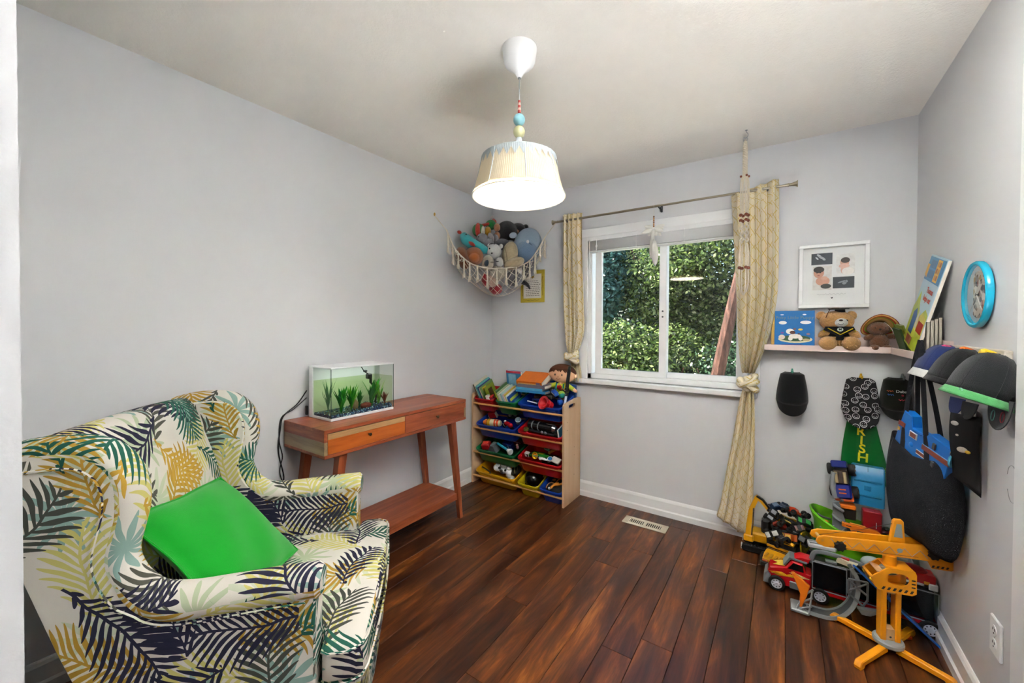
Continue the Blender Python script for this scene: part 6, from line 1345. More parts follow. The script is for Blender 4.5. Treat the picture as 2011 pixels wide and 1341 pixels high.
for x in (-0.026, 0.030): MB().ell((x, -0.044, 0.160), (0.006, 0.004, 0.0065), 12, 8).build('eye', K1, td)
BLK, YST = cloth('#17171a'), cloth('#d9c21a')
MB().prism([(-0.062, 0.128), (0.058, 0.128), (0.066, 0.112), (0.004, 0.072), (-0.070, 0.108)], -0.006, 0.006, M=frame((0, -0.044, 0), X_, y=Z_), bev=0.002).build('collar', BLK, td)
MB().ell((0, 0.004, 0.092), (0.058, 0.044, 0.036), 20, 12).build('jersey', BLK, td, smooth=70)
MB().tube([(-0.052, -0.052, 0.120), (0.003, -0.054, 0.084), (0.056, -0.052, 0.118)], 0.0026, 6).build('trim', YST, td)
for s_ in (-1, 1): MB().tube([(s_*0.052, -0.024, 0.110), (s_*0.070, -0.034, 0.104), (s_*0.064, -0.036, 0.098)], 0.0026, 6).build('trim', YST, td)
MB().box((0.002, -0.040, 0.066), (0.034, 0.010, 0.028), 0.004).build('shirt_tail', BLK, td)
em = MB(); em.prism([(0.013*math.cos(a*PI/12), 0.0105*math.sin(a*PI/12)) for a in range(24)], 0, 0.0012, M=frame((0.002, -0.0515, 0.112), X_, y=Z_)); em = em.build('emblem', mat('#cfe0dc', 0.6), td, smooth=0)
lettering('M', 0.017, mat('#1f2a28', 0.6), em, frame((0.002, -0.0532, 0.112), X_, y=Z_), bold=0.0006, depth=0.0003)
MB().box((0.004, -0.004, 0.2265), (0.088, 0.062, 0.005), 0.001, M=TR(rx=4, ry=-2)).build('mortarboard', mat('#2b2f31', 0.7), td)
MB().cyl((0.004, -0.002, 0.206), (0.004, -0.002, 0.224), 0.024, 0.022).build('cap_band', mat('#1d2022', 0.8), td)
MB().tube(smooth_path([(0.0, -0.006, 0.230), (-0.034, -0.024, 0.228), (-0.050, -0.034, 0.206), (-0.060, -0.034, 0.176)], 4), 0.0018, 5).build('tassel_cord', mat('#5d3a22', 0.8), td)
# ------------------------------------------------------------------ small bear with a sombrero
PBB = mat('#7a5138', 0.95, var=0.2, vs=110, bump=0.9, bs=260, spec=0.1, sheen=0.3)
sb = thing('sombrero_bear', 'small brown teddy bear wearing a striped sombrero', 'teddy bear', M=TR(2.630, -0.062, 1.2075, rz=8))
MB().ell((0, 0, 0.048), (0.042, 0.034, 0.046), 20, 14).build('body', PBB, sb, smooth=70)
MB().ell((-0.004, -0.002, 0.118), (0.048, 0.038, 0.036), 20, 14).build('head', PBB, sb, smooth=70)
for s_ in (-1, 1):
    MB().tube([(s_*0.032, -0.006, 0.076), (s_*0.056, -0.012, 0.072+0.006*s_), (s_*0.064, -0.014, 0.074+0.010*s_)], [0.015, 0.014, 0.009], 12).build('arm', PBB, sb, smooth=70)
    MB().ell((s_*0.024, -0.024, 0.016), (0.022, 0.022, 0.017), 14, 10).build('foot', PBB, sb, smooth=70)
    MB().ell((s_*0.021-0.006, -0.037, 0.122), (0.003, 0.002, 0.003), 8, 6).build('eye', mat('#2a1c16', 0.4), sb)
MB().ell((-0.008, -0.040, 0.114), (0.0055, 0.004, 0.005), 10, 8).build('nose', mat('#33201a', 0.4), sb)
HT = TR(0, 0.004, 0.128, rx=-52) @ TR(0, 0, -0.140)
hb = MB()
def brimfn(u, v):
    a = 2*PI*u; r = 0.036+0.044*v; lift = 0.0+0.030*abs(math.sin(a))**0.6*0-0.034*(abs(math.cos(a))**1.5)*v
    return (r*math.cos(a)*1.0, r*math.sin(a)*0.9, 0.150+lift+0.006*v-0.02*v*max(0, -math.sin(a))*0)
hb.grid(brimfn, 32, 5, cu=True)
def sombrero_mat():
    m, nt, b = new_mat('sombrero_straw'); n = NB(nt); x, y, z = n.sep(n.coord('Object')); r = n.m('SQRT', n.m('ADD', n.m('MULTIPLY', x, x), n.m('MULTIPLY', n.m('MULTIPLY', y, y), 1.23)))
    c = n.ramp(n.m('DIVIDE', r, 0.085), [(0.0, '#c09a58'), (0.55, '#b98d48'), (0.66, '#7a8a2c'), (0.74, '#a83a24'), (0.82, '#c9a052'), (0.90, '#7a2018'), (0.95, '#1c1614')], 'CONSTANT')
    nt.links.new(c, b.inputs['Base Color']); b.inputs['Roughness'].default_value = 0.85; nt.links.new(n.bump(n.noise(n.coord('Object'), 300, 2), 0.4, 0.002), b.inputs['Normal']); return m
hb.build('hat_brim', sombrero_mat(), sb, smooth=70, solid=0.003).matrix_local = HT
MB().lathe([(0.037, 0.150), (0.032, 0.160), (0.024, 0.176), (0.018, 0.186), (0.010, 0.190), (0, 0.191)], 24).build('hat_crown', mat('#c9a45e', 0.85, var=0.15, vs=150, bump=0.5), sb).matrix_local = HT
MB().tube([(0.035*math.cos(a*PI/12), 0.035*math.sin(a*PI/12), 0.153) for a in range(24)], 0.004, 6, closed=True).build('hat_band', mat('#3d6a2a', 0.8, var=0.5, vs=150), sb).matrix_local = HT
for k in range(12): MB().ell((0.010+0.038*math.sin(k*0.13), -0.040+0.012*(k/11)**2, 0.150-0.0052*k), 0.0022, 8, 6).build('cord_bead', mat('#d8ccc0', 0.6), sb)
# ------------------------------------------------------------------ tall sound book and its neighbours on the side ledge
up = Vector((0.187, -0.231, 0.955)).normalized(); wd = Vector((0, -1, 0)); wd = (wd-up*wd.dot(up)).normalized(); nr = wd.cross(up)
near = Vector((2.690, -0.473, 1.2125)); SW, SH = 0.285, 0.412
SBM = Matrix(((wd.x, up.x, nr.x, 0), (wd.y, up.y, nr.y, 0), (wd.z, up.z, nr.z, 0), (0, 0, 0, 1))); org = near-wd*SW
SBM.translation = org
# the face towards the room is the side whose normal points to -x
FS = 1 if nr.x < 0 else -1
sbk = thing('sound_book', 'tall train picture book with a blue and yellow button panel', 'book', M=SBM)
MB().box((SW/2, SH/2, 0), (SW, SH, 0.012), 0.001).build('cover', mat('#a9c8d8', 0.35, var=0.04), sbk, smooth=0)
MB().box((SW/2+0.002, SH/2, -FS*0.001), (SW-0.003, SH-0.004, 0.0105)).build('page_block', M_PAGE, sbk, smooth=0)
def pr(name, pts, col, lay, var=0.15):
    z = FS*(0.0062+0.0003*lay); return MB().prism([(x*SW, y*SH) for x, y in pts], min(z, z+FS*0.0003), max(z, z+FS*0.0003)).build(name, mat(col, 0.4, var=var, vs=40), sbk, smooth=0)
pr('button_panel', [(0.02, 0.73), (0.98, 0.73), (0.98, 0.985), (0.02, 0.985)], '#1f7fb8', 1)
pr('button_panel', [(0.0, 0.78), (0.14, 0.75), (0.14, 0.9), (0.0, 0.9)], '#e2a61e', 2)
pr('button_panel', [(0.56, 0.745), (0.80, 0.745), (0.80, 0.975), (0.56, 0.975)], '#e2b01e', 2)
for i in range(3):
    for j in range(2): pr('button', [(0.585+j*0.105, 0.765+i*0.07), (0.665+j*0.105, 0.765+i*0.07), (0.665+j*0.105, 0.815+i*0.07), (0.585+j*0.105, 0.815+i*0.07)], '#a8541c' if (i+j) % 2 else '#c98a1c', 3, 0.4)
for i in range(2): pr('button', [(0.18, 0.765+i*0.105), (0.52, 0.765+i*0.105), (0.52, 0.85+i*0.105), (0.18, 0.85+i*0.105)], '#15659c', 3)
pr('hills_print', [(0.0, 0.40), (0.18, 0.60), (0.34, 0.46), (0.55, 0.36), (0.78, 0.46), (1.0, 0.42), (1.0, 0.0), (0.0, 0.0)], '#b8c43a', 1, 0.3)
pr('hills_print', [(0.45, 0.30), (0.70, 0.42), (1.0, 0.36), (1.0, 0.20), (0.45, 0.2)], '#d8cc4a', 2, 0.3)
pr('engine_print', [(0.16, 0.13), (0.42, 0.13), (0.42, 0.34), (0.30, 0.42), (0.16, 0.36)], '#2a5c9a', 3, 0.4)
pr('carriage_print', [(0.62, 0.20), (0.95, 0.20), (0.95, 0.32), (0.62, 0.32)], '#b8301c', 3, 0.2)
pr('signal_print', [(0.44, 0.22), (0.58, 0.22), (0.56, 0.40), (0.47, 0.40)], '#c9c4ac', 3, 0.3)
pr('crate_print', [(0.20, 0.02), (0.55, 0.02), (0.55, 0.11), (0.20, 0.11)], '#8c3a2c', 3, 0.5)
pr('bush_print', [(0.58, 0.0), (0.98, 0.0), (0.96, 0.12), (0.80, 0.17), (0.62, 0.12)], '#c2d422', 3, 0.3)
for s_, xx, yy in (('Thomas', 0.66, 0.645), ('helps out', 0.64, 0.555)):
    Ml = frame((xx*SW, yy*SH, FS*0.0075), (1, 0, 0), y=(0, 1, 0)) if FS > 0 else frame((xx*SW, yy*SH, -0.0075), (-1, 0, 0), y=(0, 1, 0))
    lettering(s_, 0.034, mat('#c0392b', 0.5), sbk, Ml, depth=0.0003, bold=0.0006)
for k, (lab, c) in enumerate((('thin grey board book standing against the side wall', '#8f8a7c'), ('second grey board book from the side wall', '#9a9588'), ('third dark edged board book from the side wall', '#57544c'), ('black edged board book behind the tall train book', '#24231f'))):
    book(lab, TR(2.7585-0.0135*k, -0.405-0.006*k, 1.2085, ry=0), 0.185, 0.165-0.006*k, 0.012, c, '#a8a294', [], 'board books on the side ledge')
book('yellow green storybook leaning at the back of the side ledge', frame((2.728, -0.150, 1.2085), (0.95, 0.10, 0.30), z=(-0.28, -0.15, 0.95)), 0.09, 0.145, 0.010, '#9aa83c', '#7c8a34', [('#5f7a5a', 0, 0.5, 0.7, 0.7)], 'board books on the side ledge')
book('slim dark green storybook leaning beside the tall train book', frame((2.708, -0.185, 1.2085), (0.95, 0.10, 0.30), z=(-0.28, -0.15, 0.95)), 0.09, 0.125, 0.008, '#3c5a34', '#3c5a34', [], 'board books on the side ledge')
toy('blue_trinket', 'blue and white trinket at the corner of the ledge', 'toy', TR(2.684, -0.075, 1.2085), [('base', BLU, ('e', (0, 0, 0.009), (0.016, 0.012, 0.009))), ('bead', KW, ('e', (0.022, -0.006, 0.007), 0.008))])
# ------------------------------------------------------------------ wall clock
ck = thing('wall_clock', 'round turquoise wall clock with a busy picture face', 'clock', M=frame((RW, -0.855, 1.447), (0, -1, 0), y=(0, 0, 1)))
# local z points to -x (into the room)
M_TQ = mat('#12a5c6', 0.22, var=0.03)
MB().lathe([(0.100, 0.002), (0.110, 0.003), (0.115, 0.006), (0.116, 0.019), (0.113, 0.023), (0.107, 0.024), (0.102, 0.021), (0.100, 0.011)], 56).build('rim', M_TQ, ck, smooth=50)
def face_material():
    m, nt, b = new_mat('clock_picture_face'); n = NB(nt); co = n.coord('Object')
    vo = nt.nodes.new('ShaderNodeTexVoronoi'); vo.inputs['Scale'].default_value = 55; nt.links.new(n.mapping(co, scale=(1, 1, 0)), vo.inputs['Vector']); r, g, _ = n.sep(vo.outputs['Color'])
    c = n.ramp(r, [(0.0, '#8f8a86'), (0.2, '#c9c6be'), (0.42, '#6d4a3c'), (0.52, '#d8d4cc'), (0.7, '#a88a54'), (0.8, '#8c4a44'), (0.88, '#39404c')], 'CONSTANT')
    x, y, z = n.sep(co); rad = n.m('SQRT', n.m('ADD', n.m('MULTIPLY', x, x), n.m('MULTIPLY', y, y)))
    k = n.m('MULTIPLY', n.m('GREATER_THAN', x, -0.045), n.m('LESS_THAN', rad, 0.082))
    c = n.mix(k, lin('#aebfca'), c); nt.links.new(c, b.inputs['Base Color']); b.inputs['Roughness'].default_value = 0.5; return m
MB().lathe([(0.0, 0.010), (0.1015, 0.010)], 48).build('face', face_material(), ck)
MB().lathe([(0.0, 0.0215), (0.06, 0.021), (0.103, 0.020)], 48).build('glass', M_GLASS, ck)
for a, L, w in ((0.9, 0.055, 0.004), (2.4, 0.075, 0.003), (3.9, 0.08, 0.0012)):
    MB().tube([(0, 0, 0.015), (L*math.sin(a), L*math.cos(a), 0.015)], w*0.6, 5).build('hand', mat('#c8c4bc', 0.4), ck)
MB().cyl((0, 0, 0.010), (0, 0, 0.017), 0.005, n=12).build('hub', K2, ck)
MB().cyl((0, 0, 0.0), (0, 0, 0.009), 0.098, n=40).build('back_case', mat('#0e88a6', 0.35), ck)
# ------------------------------------------------------------------ coat rack board with coloured pegs
cb = thing('coat_rack', 'whitewashed wooden coat rack board with coloured pegs', 'coat rack', (RW, -0.86, 1.237))
M_WASH = wood_material('whitewashed_wood', [(0.3, '#b8ab9c'), (0.5, '#d8cfc4'), (0.7, '#e6dfd6')], 1, 1.4, 0.6)
MB().box((-0.009, 0, 0), (0.018, 0.46, 0.052), 0.003).build('board', M_WASH, cb)
for y, c in ((0.20, '#e2487c'), (0.0, '#ee6a1a'), (-0.175, '#e8c01c')):
    MB().tube([(-0.016, y, 0.006), (-0.030, y, 0.012), (-0.046, y, 0.016), (-0.054, y, 0.018)], [0.009, 0.011, 0.013, 0.008], 14).build('peg', plastic(c), cb)
# ------------------------------------------------------------------ caps
def crown_fn(rx, ry, rz, back=0.0):
    def fn(u, v):
        a = 2*PI*u; el = PI/2*v; k = math.cos(el)**0.75 if v < 1 else 0.0
        return (rx*k*math.cos(a), ry*k*math.sin(a), rz*(math.sin(el)**0.9)+0.004*math.cos(6*a)*k*math.sin(el))
    return fn
def cap(name, label, M, crown_m, band_m, rx=0.085, ry=0.095, rz=0.105, band=0.028, flare=0.012, group='caps on the walls'):
    t = thing(name, label, 'cap', M=M, group=group)
    b = MB(); b.grid(crown_fn(rx, ry, rz), 36, 12, cu=True); b.build('crown', crown_m, t, smooth=60, solid=0.002)
    b = MB(); b.lathe([(1.0+flare*q*6, -band*q) for q in (0, 0.33, 0.66, 1.0)], 36, M=Matrix.Diagonal((rx*1.01, ry*1.01, 1, 1))); b.build('band', band_m, t, smooth=60, solid=0.002)
    for k in range(6):
        a = k*PI/3; f = crown_fn(rx*1.012, ry*1.012, rz*1.008); MB().tube([f(a/(2*PI), v/8*0.97) for v in range(9)], 0.0009, 4).build('seam', crown_m, t)
    MB().ell((0, 0, rz), (0.006, 0.006, 0.004), 10, 6).build('button', crown_m, t)
    return t
def brim(parent, pts_w, m, th=0.003, M=None):
    """brim plate from an outline in its own plane"""
    b = MB(); b.prism(pts_w, -th/2, th/2, M=M, bev=0.001); return b.build('brim', m, parent, smooth=40)
def brim_outline(w, l): return [(w*math.cos(a), -l*math.sin(a)**0.8 if 0 < a < PI else 0.0) for a in [PI*i/16 for i in range(17)]]
C_BLK, C_NAVY, C_DK, C_WHT, C_GRN = cloth('#101012'), cloth('#1c2c62'), cloth('#1f2226'), cloth('#d2d2d0'), cloth('#4f9a5c')
cn = cap('navy_baseball_hat', 'navy cap with a white edge on the pink peg', frame((2.716, -0.640, 1.147), (0.1, -1, 0), z=(0.34, 0.05, 0.94)), C_NAVY, C_WHT, 0.090, 0.066, 0.118, 0.032, 0.015)
brim(cn, brim_outline(0.038, 0.062), cloth('#34427c'), M=cn.matrix_world.inverted() @ frame((2.738, -0.80, 1.075), (0.25, -0.95, 0), z=(-0.9, -0.3, 0.2)))
ckp = cap('black_baseball_hat', 'plain black cap on the orange peg', frame((2.714, -0.850, 1.137), (0.1, -1, 0), z=(0.34, 0.05, 0.94)), C_BLK, C_BLK, 0.090, 0.068, 0.124, 0.02, 0.01)
brim(ckp, brim_outline(0.036, 0.060), cloth('#24252a'), M=ckp.matrix_world.inverted() @ frame((2.742, -0.905, 1.075), (0.25, -0.95, 0), z=(-0.9, -0.3, 0.2)))
cg = cap('green_trim_hat', 'black cap with a green trim and metal eyelet on the yellow peg', frame((2.714, -1.065, 1.124), (0.1, -1, 0), z=(0.34, 0.05, 0.94)), cloth('#15181a'), C_GRN, 0.092, 0.070, 0.132, 0.024, 0.02)
MB().tube([(0.005*math.cos(a*PI/6), 0.005*math.sin(a*PI/6), 0) for a in range(12)], 0.0016, 6, closed=True, M=cg.matrix_world.inverted() @ frame((2.662, -1.126, 1.140), (0.5, -0.85, 0), y=(0, 0, 1))).build('eyelet', mat('#9ad0b8', 0.3, 0.6), cg)
gb = brim(cg, brim_outline(0.062, 0.095), C_DK, M=cg.matrix_world.inverted() @ frame((2.752, -1.105, 1.118), (0.10, -1.0, 0), z=(-0.98, -0.12, 0.12)))
for q, (dy, dz, c) in enumerate(((0.025, -0.052, '#7a2c38'), (-0.022, -0.055, '#5a8a84'))):
    MB().tube([(dy+0.009*math.cos(a*PI/8), dz+0.016*math.sin(a*PI/8), 0.002) for a in range(16)], 0.0018, 5, closed=True, M=cg.matrix_world.inverted() @ frame((2.752, -1.105, 1.118), (0.10, -1.0, 0), z=(-0.98, -0.12, 0.12))).build('emblem', mat(c, 0.7), gb)
# caps hung flat on the window wall
def wall_hook(label, x, z, col):
    t = thing('wall_hook', label, 'hook', (x, 0, z)); m = plastic(col)
    MB().tube(smooth_path([(0, -0.004, 0.03), (0, -0.014, 0.012), (0, -0.028, 0.002), (0, -0.040, 0.010), (0, -0.043, 0.022)], 4), 0.005, 8).build('hook', m, t)
    MB().prism([(-0.012, -0.012), (0.012, -0.012), (0.006, 0.02), (0, 0.034), (-0.006, 0.02)], 0.0, 0.005, M=frame((0, -0.0005, 0.0), X_, y=Z_), bev=0.001).build('plate', m, t); return t
def flat_cap(name, label, x, ztop, w, h, crown_m, brim_m, bl, deep=0.075):
    t = thing(name, label, 'cap', (x, -0.006, ztop-h), group='caps on the walls')
    def fn(u, v):
        a = PI*u; el = v; ww = w*(1-0.30*v**1.6)*(1.0 if v < 0.93 else 1-((v-0.93)/0.07)*0.35)
        y = -deep*math.sin(a)**0.8*(1-0.45*v**2.2)*(1 if v < 0.97 else 0.8)
        return (-ww*math.cos(a)*(0.94+0.06*math.sin(a)), y, h*v-0.014*math.sin(a)*(1-v))
    b = MB(); b.grid(fn, 26, 14); b.build('crown', crown_m, t, smooth=70, solid=0.003)
    b = MB(); b.tube([fn(k/20, 1.0) for k in range(21)], 0.003, 6); b.build('strap', crown_m, t)
    def br(u, v):
        a = PI*u; s_ = math.sin(a)**0.85; x0, y0, z0 = fn(u, 0.0)
        return (x0*(1-0.08*v), y0-0.040*s_*v, z0-bl*0.92*s_*v)
    b = MB(); b.grid(br, 26, 5); b.build('brim', brim_m, t, smooth=70, solid=0.003)
    MB().tube([tuple(Vector(fn(k/24, 0.0))+Vector((0, -0.002, 0))) for k in range(25)], 0.0016, 5).build('seam', brim_m, t)
    return t, fn
wall_hook('teal hook holding the plain black cap', 2.254, 1.052, '#3f9c86')
flat_cap('black_baseball_hat', 'plain black cap hanging from the teal hook', 2.254, 1.062, 0.083, 0.165, C_BLK, cloth('#0c0c0e'), 0.070)
def smiley_material():
    m, nt, b = new_mat('smiley_print'); n = NB(nt); co = n.coord('Object'); x, y, z = n.sep(co); k = None
    for sc, off, r0 in ((26, 0.0, 0.36), (26, 0.37, 0.33)):
        vo = nt.nodes.new('ShaderNodeTexVoronoi'); vo.voronoi_dimensions = '2D'; vo.inputs['Scale'].default_value = sc; vo.inputs['Randomness'].default_value = 0.7
        v = n.comb(n.m('ADD', x, off), n.m('ADD', z, off*1.7)); nt.links.new(v, vo.inputs['Vector']); d = vo.outputs['Distance']
        ring = n.m('LESS_THAN', n.m('ABSOLUTE', n.m('SUBTRACT', d, r0)), 0.035)
        dv = nt.nodes.new('ShaderNodeVectorMath'); dv.operation = 'SUBTRACT'; nt.links.new(v, dv.inputs[0]); nt.links.new(vo.outputs['Position'], dv.inputs[1]); lx, ly, _ = n.sep(dv.outputs[0])
        smile = n.m('MULTIPLY', n.m('LESS_THAN', n.m('ABSOLUTE', n.m('SUBTRACT', d, r0*0.55)), 0.03), n.m('LESS_THAN', ly, -0.002))
        ex = n.m('SUBTRACT', n.m('ABSOLUTE', lx), 0.0045); ey = n.m('SUBTRACT', ly, 0.004)
        eye = n.m('LESS_THAN', n.m('ADD', n.m('MULTIPLY', ex, ex), n.m('MULTIPLY', ey, ey)), 0.0000018)
        q = n.m('MAXIMUM', ring, n.m('MAXIMUM', smile, eye)); k = q if k is None else k
    c = n.mix(k, lin('#0d0d0f'), lin('#b9b9b9')); nt.links.new(c, b.inputs['Base Color']); b.inputs['Roughness'].default_value = 0.9; return m
M_SMILE = smiley_material()
wall_hook('yellow hook holding the doodle print cap', 2.566, 1.044, '#d8a81c')
flat_cap('doodle_print_hat', 'black cap printed with white smiling face doodles', 2.564, 1.052, 0.086, 0.180, M_SMILE, M_SMILE, 0.072)
wall_hook('grey hook in the corner above the embroidered cap', 2.733, 1.055, '#8a9496')
ec, efn = flat_cap('embroidered_hat', 'dark cap with coloured embroidered lettering in the corner', 2.706, 1.062, 0.068, 0.150, cloth('#16170f'), cloth('#121310'), 0.050, 0.062)
for (x, z, w, h, c) in ((-0.030, 0.085, 0.012, 0.005, '#c8602a'), (-0.028, 0.066, 0.012, 0.006, '#2f5c9a'), (0.016, 0.042, 0.014, 0.005, '#b02a3a'), (0.018, 0.066, 0.004, 0.006, '#b02a3a')):
    yq = -0.062*0.86*(1-(x/0.068)**2)**0.4-0.012
    pts = [(x-w+2*w*i/8, yq+0.25*abs(x-w+2*w*i/8)*(0.6), z+h*math.sin(i*2.1)*0.8) for i in range(9)]
    MB().tube(pts, 0.0016, 5).build('embroidery', mat(c, 0.8), ec)
lettering('Dubai', 0.020, mat('#d2d2ce', 0.8), ec, frame((0.014, -0.068, 0.086), (0.99, 0.12, 0), y=(0, 0, 1)), name='embroidery', depth=0.001)
# ------------------------------------------------------------------ green sash
M_SATIN = mat('#0c6b2a', 0.32, var=0.08, vs=14, bump=0.25, bs=24)
sa = thing('irish_sash', 'green satin sash with yellow letters hanging under the doodle cap', 'sash', (2.567, -0.012, 0.86))
def sash_fn(u, v):
    w = 0.050+0.062*v**0.85; x = (u-0.5)*2*w+0.026*v*v; return (x, -0.012-0.010*math.sin(3*PI*u+2*v)*v-0.004*math.sin(9*v+4*u), -0.385*v)
b = MB(); b.grid(sash_fn, 24, 24); b.build('cloth', M_SATIN, sa, smooth=70, solid=0.0015)
M_YL = mat('#e8d21c', 0.5)
for k, ch_ in enumerate('IRISH'): lettering(ch_, 0.060+0.002*k, M_YL, sa, frame((-0.006+0.0035*k, -0.030, -0.052-0.0475*k), (0.995, 0, -0.03), y=(0, 0, 1)), bold=0.0012, depth=0.0006)
lettering('FOR A DAY', 0.030, M_YL, sa, frame((0.040, -0.032, -0.290), (0.995, 0, -0.05), y=(0, 0, 1)), depth=0.0006, bold=0.0005)
# ------------------------------------------------------------------ tote bag with toy, strap and key ring
TL_, TR_ = Vector((2.625, -0.475, 0)), Vector((2.735, -0.800, 0)); te = (TR_-TL_).normalized(); tn = Vector((te.y, -te.x, 0)); tn = tn if tn.x < 0 else -tn
tote = thing('tote_bag', 'dark grey canvas tote bag hanging from the pink peg', 'tote bag', M=frame((TL_+TR_)/2+Vector((0, 0, 0.468)), te, z=(0, 0, 1)))
M_CANV = mat('#2e2f33', 0.95, var=0.2, vs=40, bump=0.5, bs=350, spec=0.1)
TWID = (TR_-TL_).length/2; sg = 1 if (tote.matrix_world.to_3x3() @ Vector((0, 1, 0))).dot(tn) > 0 else -1
def tote_fn(u, v):
    a = 2*PI*u; w = TWID*(0.98+0.05*math.sin(PI*v))*(1 if v > 0.08 else 0.93+0.07*v/0.08); d = 0.018+0.042*math.sin(PI*min(1, v*0.85+0.05))
    cx, sy = math.cos(a), math.sin(a); x = w*math.copysign(abs(cx)**0.55, cx); y = d*math.copysign(abs(sy)**0.8, sy)
    sag = 0.030*v*(x/TWID)*0; z = 0.36*v+0.024*v*v*abs(x/TWID)**1.5-0.022*v*(1-abs(x/TWID))*v+0.010*(1-v)*(-(x/TWID)**2)
    y += 0.006*math.sin(14*x/TWID/2+3*v)*(1-v*0.5)
    return (x, y, z+0.02*v*x/TWID*(-1))
b = MB(); b.grid(tote_fn, 48, 18, cu=True); b.add([tote_fn(j/48, 0) for j in range(48)], [tuple(range(48))]); b.build('bag', M_CANV, tote, smooth=70, solid=0.002)
for s2 in (1, -1):
    y = sg*0.03*s2
    for x0 in (-0.40, 0.42):
        pts = smooth_path([(x0*TWID, y, 0.27), (x0*TWID, y*0.9, 0.36), (x0*TWID*0.72-0.01, y*0.6, 0.54), (x0*TWID*0.30-0.02, y*0.2, 0.72), (-0.02, 0.0, 0.81)], 5)
        MB().tube(pts, 0.015, 8, flat=0.22).build('handle', M_CANV, tote, smooth=50)
# side seam
MB().tube([tuple(Vector(tote_fn(0.5-sg*0.16 if True else 0, v/8))*1.0+Vector((0.10*0, 0, 0))) for v in range(1, 9)], 0.002, 5).build('seam', mat('#3d3e42', 0.9), tote)
# blue plastic toy standing in the bag
tb = thing('blue_toy_blaster', 'bright blue plastic toy with brown panels sticking out of the tote', 'toy', M=tote.matrix_world @ TR(0.012, sg*0.008, 0.345, ry=12))
M_TB = mat('#1274d2', 0.3, var=0.04)
MB().prism([(-0.14, -0.02), (0.155, -0.02), (0.165, 0.110), (0.045, 0.118), (0.035, 0.10), (-0.045, 0.10), (-0.058, 0.142), (-0.105, 0.150), (-0.125, 0.07)], -0.018, 0.018, M=frame((0, 0, 0), X_, y=Z_), bev=0.003).build('shell', M_TB, tb)
def tbp(name, x, z, w, h, col, m=None): return MB().box((x, sg*0.0195, z), (w, 0.004, h), 0.0012).build(name, m or mat(col, 0.5, var=0.25, vs=80), tb)
tbp('panel', 0.095, 0.052, 0.14, 0.020, '#8f4434'); tbp('panel_edge', 0.095, 0.064, 0.142, 0.003, '#7ab0dc'); tbp('panel', -0.105, 0.088, 0.04, 0.020, '#8f4434')
tbp('window_frame', -0.030, 0.072, 0.044, 0.026, '#d8dade'); tbp('panel', -0.030, 0.072, 0.034, 0.020, '#96503c').location.y += sg*0.001
tbp('vent', -0.012, 0.092, 0.05, 0.006, '#0f5cae'); tbp('panel', 0.03, 0.018, 0.06, 0.012, '#96503c'); tbp('panel_edge', 0.03, 0.026, 0.062, 0.002, '#e2e6ea'); tbp('panel_edge', 0.03, 0.010, 0.062, 0.002, '#e2e6ea'); tbp('label', -0.118, 0.062, 0.014, 0.016, '#d8a24a')
for x, z in ((0.088, 0.084), (0.095, 0.012)): MB().box((x, sg*0.022, z), (0.018, 0.006, 0.028), 0.004).build('bolt', mat('#7d8288', 0.25, 0.8), tb)
MB().ell((-0.035, sg*0.018, 0.028), (0.011, 0.006, 0.011), 12, 8).build('button', M_TB, tb)
st_ = thing('printed_neck_strap', 'black strap printed with small white and yellow animals', 'strap', (2.748, -0.90, 0.92))
def strap_fn(u, v): return (-0.016-0.004*math.sin(5*v)+(u-0.5)*0.055, (0.5-u)*(0.070-0.02*v)-0.005*v, 0.22*(0.5-v)*1.0-0.05*v*u)
b = MB(); b.grid(strap_fn, 4, 14); b.build('ribbon', mat('#0e0e10', 0.8), st_, smooth=70, solid=0.002)
for (y, z, ry_, rz_2, c) in ((0.02, 0.075, 0.012, 0.008, '#c8c6c2'), (0.015, 0.035, 0.011, 0.008, '#c8c6c2'), (0.002, -0.012, 0.018, 0.010, '#d8d2c2'), (-0.012, -0.016, 0.009, 0.006, '#d8b43a')):
    MB().ell((0, 0, 0), (0.002, ry_, rz_2), 12, 8, M=TR(-0.022-y*0.75, y, z, rz=38)).build('animal_print', mat(c, 0.6, var=0.3, vs=120), st_)
pc = MB().grid(lambda u, v: (RW-0.010-0.006*math.sin(7*u), -0.70-0.17*u, 1.04-0.26*v), 8, 6); tag(pc.build('white_cloth', cloth('#cfccc4'), None, smooth=70, solid=0.002), 'white pleated cloth hanging behind the tote handles', 'cloth')
kr = thing('key_ring', 'glittery blue round key ring on the tote bag', 'key ring', (2.706, -0.872, 0.885))
MB().lathe([(0.0, -0.003), (0.020, -0.003), (0.022, 0), (0.020, 0.003), (0, 0.003)], 24, M=frame((0, 0, -0.03), (0.5, 0.86, 0), y=(0, 0, 1))).build('disc', mat('#4aa8cc', 0.2, var=0.7, vs=220), kr)
MB().tube([(0.006*math.cos(a*PI/6)*0.6, 0.006*math.cos(a*PI/6), 0.006*math.sin(a*PI/6)) for a in range(12)], 0.0012, 5, closed=True).build('ring', CHR, kr)
MB().tube([(0, 0, -0.006), (0, 0, -0.012)], 0.0015, 5).build('link', CHR, kr)

